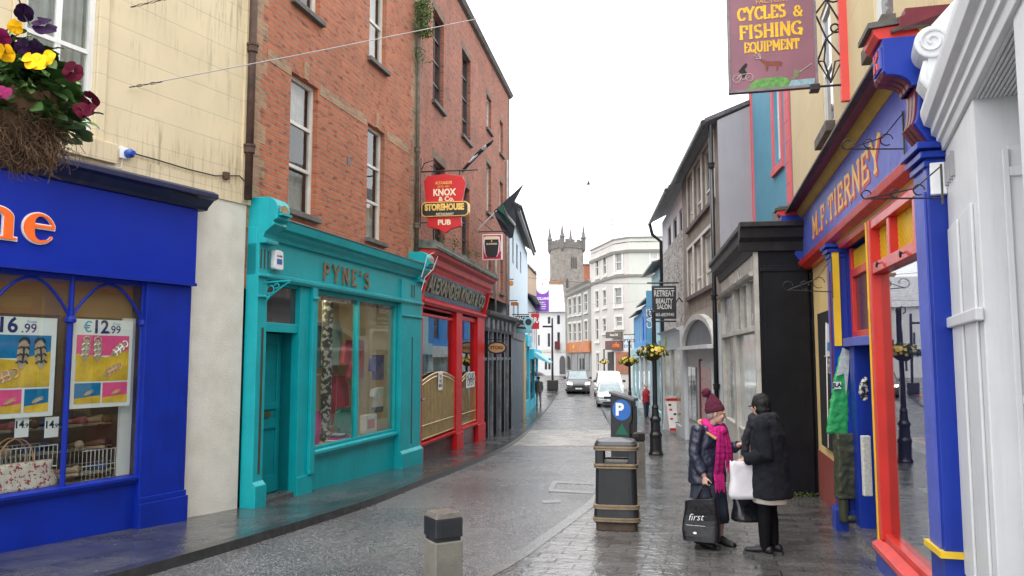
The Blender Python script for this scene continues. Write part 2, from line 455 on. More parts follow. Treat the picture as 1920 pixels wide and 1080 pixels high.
M_road = asphalt('wet_asphalt', (.085,.084,.086), .18, .44, .62)
M_road_far = asphalt('wet_ground', (.075,.075,.075), .15, .4, .8)
M_pavL = setts('wet_dark_slabs', (.028,.030,.032), (.055,.056,.058), .62, .3, R(-62), .03, .36, bump=.8)
M_pavR = setts('wet_setts', (.045,.044,.044), (.105,.10,.097), .42, .21, R(14), .02, .34, bump=1.0)
M_kerbL = mat('dark_granite_kerb', (.035,.036,.038), .22, .3, 8, bump=.3)
M_kerbR = mat('pale_granite_kerb', (.13,.13,.125), .25, .25, 8, dirt=.4, bump=.3)
M_cobble = setts('pale_cobble', (.22,.21,.19), (.32,.30,.27), .13, .11, R(10), .2, .45, mort=(.07,.07,.065), bump=.6, mort_w=.014)

ys = [-25 + i*1.0 for i in range(25)] + [i*1.0 for i in range(0, 100)] + [100, 140, 200, 400, 900, 1800]
xs = [-1500, -300, -60, -20, -10, 0, 10, 20, 60, 300, 1500]
g = MB()
for i in range(len(ys)-1):
    for j in range(len(xs)-1):
        a, b, c, d = xs[j], xs[j+1], ys[i], ys[i+1]
        g.quad((a,c,gz(c)-.13), (b,c,gz(c)-.13), (b,d,gz(d)-.13), (a,d,gz(d)-.13))
struct(g.build('ground', M_road_far))
st = [-6 + .5*i for i in range(145)]
g = MB(); gl_ = MB(); gr_ = MB(); kL = MB(); kR = MB()
for a, b in zip(st[:-1], st[1:]):
    z0, z1 = gz(a), gz(b)
    g.quad((kl(a)-.05,a,z0-.1), (kr(a)+.05,a,z0-.1), (kr(b)+.05,b,z1-.1), (kl(b)-.05,b,z1-.1))
    gl_.quad((fl(a)-2.2,a,z0), (kl(a)-.16,a,z0), (kl(b)-.16,b,z1), (fl(b)-2.2,b,z1))
    gr_.quad((kr(a)+.16,a,z0), (fr(a)+2.6,a,z0), (fr(b)+2.6,b,z1), (kr(b)+.16,b,z1))
    kL.quad((kl(a)-.16,a,z0+.004), (kl(a),a,z0+.004), (kl(b),b,z1+.004), (kl(b)-.16,b,z1+.004))
    kL.quad((kl(a),a,z0+.004), (kl(a)+.015,a,z0-.14), (kl(b)+.015,b,z1-.14), (kl(b),b,z1+.004))
    kR.quad((kr(a)+.16,a,z0+.004), (kr(a),a,z0+.004), (kr(b),b,z1+.004), (kr(b)+.16,b,z1+.004))
    kR.quad((kr(a),a,z0+.004), (kr(a)-.015,a,z0-.14), (kr(b)-.015,b,z1-.14), (kr(b),b,z1+.004))
struct(g.build('road', M_road)); struct(gl_.build('pavement', M_pavL)); struct(gr_.build('pavement', M_pavR))
struct(kL.build('kerb', M_kerbL)); struct(kR.build('kerb', M_kerbR))
# cobbled band across the road, worn white paint
def road_patch(name, pix, m, dz):
    q = MB(); w = [gpt(u, v, -.1+dz) for u, v in pix]
    q.add([p[:] for p in w], [tuple(range(len(w)))])
    return struct(q.build(name, m))
g = MB()
y0 = gpt(1000, 830)[1]; y1 = gpt(1000, 802)[1]
k = 10
for i in range(k):
    a = y0+(y1-y0)*i/k; b = y0+(y1-y0)*(i+1)/k
    g.quad((kl(a)+.02,a,gz(a)-.094), (kr(a)-.02,a,gz(a)-.094), (kr(b)-.02,b,gz(b)-.094), (kl(b)+.02,b,gz(b)-.094))
struct(g.build('cobbled_crossing', M_cobble))
M_worn = mat('worn_road_paint', (.17,.17,.165), .3, .35, 18, dirt=.8, dirtcol=(.06,.06,.06), patch=(30,.56,(.05,.05,.05)))
for px in ([(1037,901),(1113,905),(1113,909),(1035,905)], [(1037,901),(1045,905),(1036,918),(1028,917)], [(1030,917),(1113,921),(1113,926),(1028,921)],
           [(1016,938),(1052,937),(1052,942),(1018,943)]):
    road_patch('road_marking', px, M_worn, .006)
for i in range(9):
    u0 = 1110+i*2.2+ (i*i)*.12; v0 = 745+i*4.6
    road_patch('road_marking', [(u0,v0),(u0+4,v0),(u0+5,v0+2),(u0+1,v0+2)], M_worn, .006)

# ================================================================ HOUSES: common builders
class Fac:
    """a facade: P0 -> P1 runs left to right as seen from the street; the street lies on local -Y"""
    def __init__(s, name, label, cat, P0, P1, group=None):
        s.p0 = Vector((*P0, 0)); s.p1 = Vector((*P1, 0)); s.d = (s.p1 - s.p0); s.L = s.d.length; s.d.normalize()
        s.n = Vector((s.d.y, -s.d.x, 0))       # towards the street
        s.base = min(gz(P0[1]), gz(P1[1]))
        s.o = thing(name, label, cat, (P0[0], P0[1], s.base), math.atan2(s.d.y, s.d.x), group)
    def hit(s, u, v, off=0.0):
        d = ray(u, v); q = s.p0 + s.n*off
        t = s.n.dot(q - Vector((0,0,0))) / s.n.dot(Vector((d.x, d.y, 0)))
        w = Vector((d.x*t, d.y*t, EYE + d.z*t)); r = w - q
        return Vector((r.dot(s.d), w.z - s.base))
    def S(s, u, v=600, off=0.0): return s.hit(u, v, off).x
    def Z(s, u, v, off=0.0): return s.hit(u, v, off).y
    def world(s, x, y=0, z=0): return s.p0 + s.d*x - s.n*y + Vector((0,0,s.base+z))
    def g(s, x): return gz(s.world(x).y) - s.base      # pavement height at x
    def rect(s, u0, u1, vt, vb, um=None, off=0.0):
        um = um if um is not None else (u0+u1)/2
        return s.S(u0, (vt+vb)/2, off), s.S(u1, (vt+vb)/2, off), s.Z(um, vb, off), s.Z(um, vt, off)

def wall_grid(mb, s0, s1, z0, z1, ops, reveal=.18, y=0.0):
    X = sorted(set([s0, s1] + [min(max(q, s0), s1) for o in ops for q in o[:2]]))
    Z = sorted(set([z0, z1] + [min(max(q, z0), z1) for o in ops for q in o[2:]]))
    for a, b in zip(X[:-1], X[1:]):
        for c, d in zip(Z[:-1], Z[1:]):
            if b-a < 1e-5 or d-c < 1e-5: continue
            mx, mz = (a+b)/2, (c+d)/2
            if any(o[0] < mx < o[1] and o[2] < mz < o[3] for o in ops): continue
            mb.quad((a,y,c), (b,y,c), (b,y,d), (a,y,d))
    for a, b, c, d in ops:
        r = y+reveal
        mb.quad((a,y,c), (a,y,d), (a,r,d), (a,r,c)); mb.quad((b,y,c), (b,y,d), (b,r,d), (b,r,c))
        mb.quad((a,y,d), (b,y,d), (b,r,d), (a,r,d)); mb.quad((a,y,c), (b,y,c), (b,r,c), (a,r,c))
def shell(mb, s0, s1, z0, z1, depth):
    e = .004
    mb.quad((s0+e,0,z0), (s0+e,depth,z0), (s0+e,depth,z1), (s0+e,0,z1))
    mb.quad((s1-e,0,z0), (s1-e,depth,z0), (s1-e,depth,z1), (s1-e,0,z1))
    mb.quad((s0+e,depth,z0), (s1-e,depth,z0), (s1-e,depth,z1), (s0+e,depth,z1))
def gable_roof(F, s0, s1, z, depth, rise, m, over=.15, front=.25):
    mb = MB(); t = .08
    mb.prof([(-front, z), (-front, z+t), (depth/2, z+rise+t), (depth+front, z+t), (depth+front, z), (depth/2, z+rise)], s0-over, s1+over)
    # gables
    return mb.build('roof', m, F.o)
def sash(F, r, fm, pm, sill=None, y=.11, fw=.055, hb=(.5,), vb=(), mid=.05, sw=.05, sill_out=.09, sill_h=.09, vthin=.025, curtain=None):
    a, b, c, d = r
    mb = MB(); e = .002
    mb.box(a+e, a+fw, y-.03, y+.04, c+e, d-e); mb.box(b-fw, b-e, y-.03, y+.04, c+e, d-e)
    mb.box(a+fw, b-fw, y-.028, y+.038, c+e, c+fw); mb.box(a+fw, b-fw, y-.028, y+.038, d-fw, d-e)
    for h in hb: mb.box(a+fw, b-fw, y-.02, y+.03, c+(d-c)*h-mid/2, c+(d-c)*h+mid/2)
    for h in vb: mb.box(a+(b-a)*h-vthin/2, a+(b-a)*h+vthin/2, y-.015, y+.025, c+fw, d-fw)
    w = mb.build('window', fm, F.o)
    if curtain is None: MB().box(a+.03, b-.03, y+.005, y+.012, c+.03, d-.03).build('pane', pm, w)
    else:
        MB().quad((a+.03,y+.008,c+.03), (b-.03,y+.008,c+.03), (b-.03,y+.008,d-.03), (a+.03,y+.008,d-.03)).build('pane', GLASSU, w)
        dp = .5
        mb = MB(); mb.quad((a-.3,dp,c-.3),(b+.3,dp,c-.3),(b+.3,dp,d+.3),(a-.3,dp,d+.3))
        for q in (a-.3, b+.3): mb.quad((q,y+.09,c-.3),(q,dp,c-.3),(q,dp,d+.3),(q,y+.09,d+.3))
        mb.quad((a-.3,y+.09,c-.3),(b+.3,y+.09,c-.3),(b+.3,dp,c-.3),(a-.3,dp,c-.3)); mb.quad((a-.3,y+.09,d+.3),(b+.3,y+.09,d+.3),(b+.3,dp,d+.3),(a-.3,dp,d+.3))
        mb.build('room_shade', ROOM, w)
        for q0, q1, z0_, z1_ in curtain:      # net curtains hung in folds
            mb = MB(); n = 28; W_ = b-a
            for i in range(n):
                x0 = a+W_*(q0+(q1-q0)*i/n); x1 = a+W_*(q0+(q1-q0)*(i+1)/n); f0 = .018*math.sin(i*1.9)+.012*math.sin(i*.7+a); f1 = .018*math.sin((i+1)*1.9)+.012*math.sin((i+1)*.7+a)
                mb.quad((x0,y+.13+f0,c+(d-c)*z0_),(x1,y+.13+f1,c+(d-c)*z0_),(x1,y+.13+f1*.6,c+(d-c)*z1_),(x0,y+.13+f0*.6,c+(d-c)*z1_))
            mb.build('curtain', NET, w)
    if sill: MB().box(a-.08, b+.08, -sill_out, .1, c-sill_h, c-.001).build('sill', sill, w, bevel=.008)
    return w

# shared materials
WHITE = mat('white_gloss_paint', (.78,.78,.76), .35, .05, 4, dirt=.15, streak=.25)
CREAMF = mat('off_white_window_paint', (.66,.64,.58), .45, .08, 6, dirt=.3)
DARKF = mat('dark_window_paint', (.05,.055,.06), .4, .2, 6)
STONE = mat('dark_sill_stone', (.13,.12,.11), .8, .35, 5, dirt=.6, streak=.5, bump=.4)
PANE = mat('window_glass_grey', (.16,.17,.17), .06, .25, 2.0, spec=1.0)
PANED = mat('window_glass_dark', (.035,.04,.045), .05, .3, 2.0, spec=1.0)
PANEP = mat('window_glass_pale', (.42,.42,.40), .08, .15, 2.5, spec=1.0)
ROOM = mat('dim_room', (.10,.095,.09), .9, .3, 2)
GLASSU = glassmat('old_window_glass', (.8,.83,.82), 0, 1.45, 1.0)
NET = mat('net_curtain', (.5,.5,.47), .9, .15, 6)
GLASS = glassmat('shop_glass', (.93,.96,.94), 0, 1.45, 1.0)
SLATE = brickmat('slate', (.09,.09,.1), (.14,.14,.15), (.04,.04,.04), .4, .25, .2, .01, .5, bump=.4)
IRON = mat('black_cast_iron', (.012,.012,.014), .35, .3, 10, bump=.2, bs=90)
RUSTY = mat('rusty_iron', (.06,.03,.02), .7, .5, 8, dirt=.6, dirtcol=(.12,.05,.03), bump=.5)
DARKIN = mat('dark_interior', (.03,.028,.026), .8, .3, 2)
ORANGE = mat('orange_plastic', (.95,.16,.02), .35, .03, 3)
WHITEP = mat('white_plastic', (.82,.82,.82), .4, .02, 3)
BLACKP = mat('black_print', (.015,.015,.018), .5, .05, 3)
NAVYP = mat('navy_print', (.02,.03,.16), .5, .05, 3)
GOLD = mat('gold_leaf', (.75,.52,.16), .35, .15, 9, metal=.2)
CABLE = mat('black_cable', (.02,.02,.02), .5, .1, 3)
WIRE = mat('steel_wire', (.35,.35,.34), .5, .1, 3)

# ================================================================ CREAM HOUSE WITH THE BLUE SHOP
CREAM = ashlar('cream_render', (.68,.57,.375), 60, .34, (.52,.45,.32), 1.0, (.13,.12,.06), 1.15)
F = Fac('house', 'cream rendered house with the royal blue shoe shop on its ground floor', 'house', (-7.03, 4.6), (-3.83, 11.0))
FA = F
xr = F.L
BLUE = mat('royal_blue_paint', (.003,.022,.30), .45, .15, 2.5, streak=.35, dirtcol=(.005,.010,.05), dirt=.3, spec=.3, bump=.25, bs=9)
BLUEP = mat('royal_blue_panel', (.003,.024,.34), .35, .06, 1.5, spec=.3)
NAVY = mat('navy_lead', (.008,.012,.05), .45, .3, 4, streak=.4, dirtcol=(.08,.09,.1), bump=.2)
PEB = mat('white_roughcast', (.66,.63,.56), .9, .08, 3, dirt=.25, dirtcol=(.3,.24,.12), bump=1.0, bs=45)
zf0 = F.Z(362, 537, .12); zf1 = F.Z(362, 392, .12)       # fascia bottom / top
sx = F.S(362, 600, .12)
wr = (F.S(35, 200), F.S(176, 200), F.Z(176, 256), F.Z(176, 256)+2.0)
shop = (0.3, F.S(262, 700), F.Z(262, 900), zf0)
zsplit = F.Z(420, 372)
mb = MB(); wall_grid(mb, 0, xr, zsplit, 8.5, [wr], .2); shell(mb, 0, xr, -.4, 8.5, 7); mb.build('wall', CREAM, F.o)
mb = MB(); wall_grid(mb, 0, xr, -.4, zsplit, [(0.3, sx-.4, .35, zf0)], .2); mb.build('lower_wall', PEB, F.o)
mb = MB(); mb.box(F.S(443), xr-.004, -.03, 0, zsplit+.02, 8.5); mb.build('corner_strip', CREAM, F.o)
MB().box(0, F.S(470, 385), -.02, .0, zsplit-.02, zsplit+.22).build('string_course', CREAM, F.o)
gable_roof(F, 0, xr, 8.5, 7, 2.2, SLATE)
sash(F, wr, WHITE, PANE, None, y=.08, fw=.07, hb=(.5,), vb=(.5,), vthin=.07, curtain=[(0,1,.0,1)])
# moulded architrave and sill
mb = MB(); a, b, c, d = wr
mb.box(b, b+.13, -.03, .0, c-.03, d); mb.box(a-.13, a, -.03, 0, c-.03, d)
mb.box(a-.3, b+.28, -.08, 0, c-.28, c-.04)
mb.build('architrave', CREAM, F.o, bevel=.01)
# shopfront
SL = 0.02
MB().box(SL, sx, -.14, .0, zf0, zf1).build('fascia', BLUEP, F.o, bevel=.006)
fas = [o for o in kids(F.o) if o.name.startswith('fascia')][0]
MB().prof([(0, zf1), (-.18, zf1), (-.20, zf1+.04), (-.30, zf1+.12), (-.38, zf1+.14), (-.38, zf1+.2), (-.3, zf1+.24), (0, zf1+.3)], SL, sx+.12).build('cornice', NAVY, F.o, bevel=.006)
MB().box(SL, sx, -.17, -.142, zf0, zf0+.04).build('fascia_trim', BLUE, F.o)
# pilaster
pl = F.S(268, 700, .08); pz = .0
mb = MB(); mb.box(pl, sx-.02, -.1, .0, -.3, zf0-.002); mb.box(pl-.02, sx, -.15, -.1, -.3, F.Z(360, 925, .1)); mb.box(pl-.01, sx-.01, -.125, -.1, F.Z(360,925,.1), F.Z(360,915,.1))
mb.build('pilaster', BLUE, F.o, bevel=.008)
# stallriser and sill
zs = F.Z(262, 893, .1)
mb = MB(); mb.box(SL, pl, -.02, .05, -.3, zs-.08); mb.build('stallriser', BLUE, F.o)
MB().prof([(.05, zs-.08), (-.06, zs-.08), (-.09, zs-.03), (-.09, zs), (.05, zs+.02)], SL, pl+.01).build('sill', BLUE, F.o, bevel=.005)
# window with gothic tracery
mb = MB()
zt = zf0; zsp = F.Z(258, 604, .02); m1 = F.S(126, 700, .0); m2 = F.S(262, 700, 0); span = m2-m1; m0 = m1-span
for m in (m0, m1, m2):
    mb.tube([(m, -.01, zs), (m, -.01, zt)], .03, 8); mb.lathe([(.03,zsp-.05),(.06,zsp-.03),(.06,zsp),(.04,zsp+.03)], (m,-.01), 10)
mb.box(SL, m2, -.03, .03, zt-.05, zt-.001)
for m in (m0-span, m0, m1):
    top = zt-.06; c = m+span/2; r = span/2
    for sgn in (-1, 1):
        pts = []
        for i in range(9):
            q = i/8; xx = c + sgn*r*(1-q); zz = zsp + (top-zsp)*math.sin(q*math.pi/2)**.9
            pts.append((xx, -.01, zz))
        mb.tube(pts, .017, 6)
w = mb.build('shop_window', BLUE, F.o)
MB().box(SL, m2, .012, .018, zs, zt-.03).build('pane', GLASS, w)
# display space behind
TANB = mat('tan_board', (.42,.24,.12), .8, .08, 2)
mb = MB(); mb.quad((SL,1.3,0), (m2+.05,1.3,0), (m2+.05,1.3,zt+.1), (SL,1.3,zt+.1)); mb.quad((m2+.06,.02,0), (m2+.06,1.3,0), (m2+.06,1.3,zt), (m2+.06,.02,zt))
mb.quad((SL,.0,zt+.1),(m2+.06,.0,zt+.1),(m2+.06,1.3,zt+.1),(SL,1.3,zt+.1))
mb.build('display_back', mat('shop_interior', (.12,.09,.07), .8, .3, 2), F.o)
MB().box(SL, m2+.05, .25, .28, zsp+.05, zt).build('pelmet', TANB, F.o)
MB().box(SL, m2+.05, .03, 1.3, zs-.1, zs-.02).build('display_shelf', TANB, F.o)
MB().box(m2-.9, m2-.4, .6, .66, zt-.08, zt-.05).build('light_tube', emis('shop_tube', (1,.93,.8), 22), F.o)
MB().box(m2-.13, m2+.03, .15, .19, zs-.02, zsp+.05).build('side_panel', WHITEP, F.o)
# lettering: the end of a word in orange serif capitals-and-lowercase with white edge
def letters_ne():
    def glyph_e(x, z, h, g=0):
        o = []; n = 22
        # outer bowl as a thick C with a bar
        pts = []
        cx, cz, rx, rz = x+.46*h, z+.5*h, .46*h+g, .52*h+g
        out = [(cx+rx*math.cos(R(q)), cz+rz*math.sin(R(q))) for q in [ -35 - (325*i/n) for i in range(n+1)]]
        return out
    return None
def blob_letter(mb, outer, inner, y0, y1):
    """closed band between two outlines of equal length"""
    n = len(outer)
    for i in range(n-1):
        a, b, c, d = outer[i], outer[i+1], inner[i+1], inner[i]
        mb.poly([a, b, c, d], y0, y1)
lz0 = F.Z(100, 460, .15); lz1 = F.Z(100, 405, .15); h = lz1-lz0
le0 = F.S(42, 430, .15); le1 = F.S(101, 430, .15); wE = le1-le0
for gname, gm, gr, yy in (('letter_edging', WHITEP, .014, -.152), ('lettering', ORANGE, 0, -.166)):
    mb = MB()
    # e : thick left bowl thinning to the lip
    n = 26; outer = []; inner = []
    cx = (le0+le1)/2; cz = (lz0+lz1)/2
    for i in range(n+1):
        q = R(8 + 322*i/n)
        th = wE*(.10 + .20*max(0, -math.cos(q))**1.0 + .03*(i/n)) * (1 if i < n-2 else .5)
        ox, oz = wE/2+gr, h/2+gr
        outer.append((cx+ox*math.cos(q), cz+oz*math.sin(q)))
        inner.append((cx+(ox-th-gr*1)*math.cos(q)+.02*wE, cz+(oz-.5*th-.03*h-gr)*math.sin(q)))
    blob_letter(mb, outer, inner, yy-.012, yy+.01)
    mb.box(cx-wE*.36, cx+wE*.48+gr, yy-.013, yy+.0095, cz+h*.02-gr, cz+h*.12+gr)
    # n : right stem with slab foot, shoulder, left stem
    nr = F.S(22, 430, .15); ns = nr-wE*.27
    mb.box(ns-gr, nr+gr, yy-.012, yy+.01, lz0-gr, lz1-h*.25)
    mb.box(ns-wE*.1-gr, nr+wE*.12+gr, yy-.0125, yy+.009, lz0-gr, lz0+h*.07+gr)
    out2 = [(nr+gr - (1-math.cos(R(q)))*wE*.52, lz1-h*.30 + math.sin(R(q))*(h*.32+gr)) for q in range(0, 100, 9)]
    in2 = [(ns-gr - (1-math.cos(R(q)))*wE*.25, lz1-h*.30 + math.sin(R(q))*(h*.16)) for q in range(0, 100, 9)]
    blob_letter(mb, out2, in2, yy-.0123, yy+.0102)
    mb.box(ns-wE*.75, ns-wE*.48, yy-.0118, yy+.0098, lz0, lz1); mb.box(ns-wE*.87, ns-wE*.36, yy-.0131, yy+.0099, lz0-gr, lz0+h*.07+gr)
    mb.build(gname, gm, fas)
# posters hanging inside the glass
SEA = mat('poster_sea_blue', (.01,.19,.42), .4, .2, 6); SAND = mat('poster_yellow', (.72,.46,.05), .4, .3, 5); PINK = mat('poster_pink', (.80,.10,.28), .4, .12, 5)
SILV = mat('silver_leather', (.42,.40,.36), .35, .3, 30, metal=.3); TANL = mat('tan_leather', (.55,.30,.14), .5, .25, 15); SOLE = mat('pale_sole', (.50,.38,.25), .6, .15, 12); CYANP = mat('cyan_print', (.03,.35,.55), .5, .05, 3)
def sandal(parent, x, z, s, rot, y, m, top=True):
    mb = MB(); mb.M = Matrix.Translation((x, y, z)) @ Matrix.Rotation(rot, 4, 'Y')
    out = [(.13*s*math.sin(t)*(1+.25*math.cos(t)), .34*s*math.cos(t)) for t in [i*math.pi*2/16 for i in range(16)]]
    mb.poly(out, -.004, 0); mb.build('sole', SOLE, parent)
    mb = MB(); mb.M = Matrix.Translation((x, y-.006, z)) @ Matrix.Rotation(rot, 4, 'Y')
    for k in (-.18, -.02, .14):
        mb.tube([(-.13*s,0,k*s), (-.07*s,-.004,(k+.05)*s), (0,-.006,(k+.02)*s), (.07*s,-.004,(k+.06)*s), (.13*s,0,k*s)], .02*s, 5)
    mb.tube([(0,-.004,-.18*s),(.01*s,-.006,0),(0,-.004,.2*s)], .018*s, 5)
    mb.tube([(.11*s*math.cos(R(q)), -.004, .30*s+.10*s*math.sin(R(q))) for q in range(-20, 210, 23)], .018*s, 5)
    mb.build('straps', m, parent)
def poster(label, a, b, c, d, price, n_small, left):
    t = thing('poster', label, 'poster', F.world((a+b)/2, .03, c), F.o.rotation_euler[2], 'price posters in the blue shop window')
    w = b-a; H = d-c; x0 = -w/2; x1 = w/2
    MB().box(x0, x1, .0, .006, 0, H).build('sheet', WHITEP, t)
    m = .06*w; y = -.002
    zt_ = H*.82; zb_ = H*.30
    MB().box(x0+m, x1-m, y, 0, (zt_+zb_)/2+.03*H, zt_).build('picture_background', SEA if left else PINK, t)
    q = MB(); mid = (zt_+zb_)/2+.03*H
    q.poly([(x0+m, zb_), (x1-m, zb_), (x1-m, mid+.07*H), (x0+w*.55, mid-.02*H), (x0+m, mid+.02*H)], y-.002, y-.0005)
    q.build('picture_sand', SAND, t)
    sw = (w-2*m-.03*w*(n_small-1))/n_small
    for i in range(n_small):
        xx = x0+m+i*(sw+.03*w)
        MB().box(xx, xx+sw, y, 0, H*.05, H*.28).build('small_picture', (SEA, PINK, SEA)[i] if left else (SEA, PINK)[i], t)
        MB().poly([(xx,H*.05),(xx+sw,H*.05),(xx+sw,H*.14),(xx,H*.11)], y-.002, y-.0005).build('small_picture_sand', SAND, t)
        sandal(t, xx+sw*.5, H*.165, .16*H, R(65), y-.004, SILV if i != 1 else TANL)
    if left:
        sandal(t, w*.12, H*.62, .44*H, R(4), y-.004, BLACKP); sandal(t, w*.32, H*.62, .44*H, R(-6), y-.004, BLACKP)
        sandal(t, -w*.1, H*.40, .42*H, R(70), y-.004, TANL); sandal(t, -w*.3, H*.47, .3*H, R(80), y-.004, TANL)
    else:
        sandal(t, -w*.30, H*.65, .38*H, R(4), y-.004, SILV); sandal(t, -w*.10, H*.65, .38*H, R(-4), y-.004, SILV)
        sandal(t, w*.25, H*.66, .34*H, R(50), y-.004, WHITEP); sandal(t, w*.15, H*.42, .34*H, R(60), y-.004, TANL)
    text('€', H*.17, 'currency_sign', CYANP, t, -w*.27, -.001, H*.905, .001, .001)
    text(price, H*.21, 'price', NAVYP, t, -w*.06, -.001, H*.91, .001, .006)
    text('.99', H*.13, 'pence', NAVYP, t, w*.18, -.001, H*.885, .001, .001)
    text('From', H*.045, 'small_text', CYANP, t, w*.21, -.001, H*.955, .001, 0)
    return t
pa, pb = F.S(-72, 690, -.02), F.S(104, 690, -.02)
poster('price poster reading 16.99 with black sandals on blue and yellow', pa, pb, F.Z(104,779,-.02), F.Z(104,597,-.02), '16', 3, True)
pa, pb = F.S(135, 690, -.02), F.S(247, 690, -.02)
poster('price poster reading 12.99 with silver sandals on pink and yellow', pa, pb, F.Z(247,760,-.02), F.Z(247,602,-.02), '12', 2, False)
for i, (uu, lab) in enumerate(((42, 'white 14.99 price card below the 16.99 poster'), (98, 'white 14.99 price card between the window mullion and the posters'))):
    a, b = F.S(uu-13, 800, -.05), F.S(uu+13, 800, -.05)
    t = thing('price_card', lab, 'price card', F.world((a+b)/2, .06, F.Z(uu, 820, -.05)), F.o.rotation_euler[2], 'white price cards in the blue shop window')
    hh = F.Z(uu, 782, -.05)-F.Z(uu, 820, -.05); MB().box(-(b-a)/2, (b-a)/2, 0, .004, 0, hh).build('card', WHITEP, t)
    text('14', hh*.5, 'price', BLACKP, t, -.03, -.001, hh*.62, .001, .003); text('.99', hh*.3, 'pence', BLACKP, t, .06, -.001, hh*.55, .001, .001)
# wire baskets of shoes, floral bags
FLORAL = mat('floral_cloth', (.62,.55,.48), .8, .2, 10, dirt=.0, patch=(26,.56,(.35,.04,.07)))
nt = FLORAL.node_tree
def wire_basket(x0, x1, y0, y1, z0, z1, label):
    t = thing('wire_basket', label, 'basket', F.world((x0+x1)/2, (y0+y1)/2, z0), F.o.rotation_euler[2], 'wire baskets in the blue shop window')
    mb = MB(); hx = (x1-x0)/2; hy = (y1-y0)/2; H = z1-z0
    for zz in (.01, H*.5, H): mb.tube([(-hx,-hy,zz),(hx,-hy,zz),(hx,hy,zz),(-hx,hy,zz)], .006, 5, closed=True)
    n = int((x1-x0)/.05)
    for i in range(n+1):
        xx = -hx + (x1-x0)*i/n
        mb.tube([(xx,-hy,.01),(xx,-hy,H)], .004, 4); mb.tube([(xx,hy,.01),(xx,hy,H)], .004, 4)
    mb.build('wire_frame', mat('chrome_wire', (.6,.6,.6), .3, .05, 3, metal=.9), t)
    return t
bx0 = F.S(-5, 850, -.3)
wire_basket(bx0-.7, F.S(100, 850, -.25), .18, .5, zs-.02, F.Z(60, 838, -.2), 'chrome wire basket left of the thin blue mullion, behind the floral bag')
wire_basket(F.S(150, 850, -.25), F.S(225, 850, -.25), .2, .5, zs-.02, F.Z(170, 845, -.2), 'chrome wire basket right of the thin blue mullion')
random.seed(5)
SHOES = [mat('brown_leather', (.16,.07,.04), .5, .3, 9), mat('black_leather', (.03,.03,.035), .35, .3, 9), mat('beige_leather', (.45,.32,.22), .5, .2, 9), mat('blue_leather', (.03,.09,.25), .5, .2, 9), mat('rose_leather', (.45,.14,.15), .5, .2, 9)]
def shoe(name, label, loc, rz, m, s=1.0, grp=None):
    t = thing(name, label, 'shoe', loc, rz, grp)
    prof = [(-.13,.035,.05), (-.11,.04,.075), (-.05,.036,.06), (.02,.04,.045), (.08,.046,.035), (.125,.035,.025), (.14,.012,.02)]
    mb = MB(); mb.rings([[(x*s, w*s*math.cos(q), .012*s + (h*s)*(math.sin(q)*.5+.5)) for q in [2*math.pi*j/10 for j in range(10)]] for x, w, h in prof]); mb.build('upper', m, t, smooth=True)
    mb = MB(); mb.plan([(x*s, w*s*1.05) for x, w, h in prof] + [(x*s, -w*s*1.05) for x, w, h in prof[::-1]], 0, .014*s); mb.box(-.13*s,-.08*s,-.03*s,.03*s,0,.02*s); mb.build('sole', SOLE, t)
    return t
k = 0
for row in range(3):
    for i in range(9):
        uu = 6 + i*27 + row*9
        if uu > 238 or abs(uu-126) < 8: continue
        q = F.world(F.S(uu, 850, -.45), .40+row*.14, zs + .06 + row*.27)
        names = ['brown', 'black', 'beige', 'blue', 'rose']; c = (i*3+row*2) % 5
        shoe('shoe', 'small leather shoe on the rack behind the wire baskets in the blue shop window', q, F.o.rotation_euler[2]+R(40+30*((i*7+row) % 5)), SHOES[c], 1.35, 'shoes on the rack in the blue shop window')
for row in range(3):
    y = .40+row*.14; mb = MB(); t = None
    o = MB().box(0, m2-.4, 0, .16, -.015, 0).build('rack_shelf', mat('grey_metal', (.3,.3,.3), .4, .1, 3), F.o); o.location = (.3, y-.08, zs+.06+row*.27)
def soft_bag(name, label, cat, loc, rz, w, d, h, m, hm, grp=None):
    t = thing(name, label, cat, loc, rz, grp)
    rs = []
    for i in range(7):
        q = i/6; wx = w/2*(1-.10*q+.04*math.sin(q*7)); dy = d/2*(1-.45*q)
        rs.append([(wx*math.copysign(abs(math.cos(a))**.45, math.cos(a)), dy*math.copysign(abs(math.sin(a))**.6, math.sin(a)), h*q) for a in [2*math.pi*j/16 for j in range(16)]])
    MB().rings(rs).build('bag_body', m, t, smooth=True)
    mb = MB()
    for yy in (-d*.25, d*.25): mb.tube([(w*.2*math.cos(R(a)), yy, h+ w*.28*math.sin(R(a))) for a in range(0, 181, 20)], .008, 5)
    mb.build('handle', hm, t)
    return t
q = F.world(F.S(25, 900, -.12), .15, zs+.0); soft_bag('handbag', 'floral white and red handbag lying in the left bay of the blue shop window', 'handbag', q, F.o.rotation_euler[2], .95, .22, .30, FLORAL, TANL)

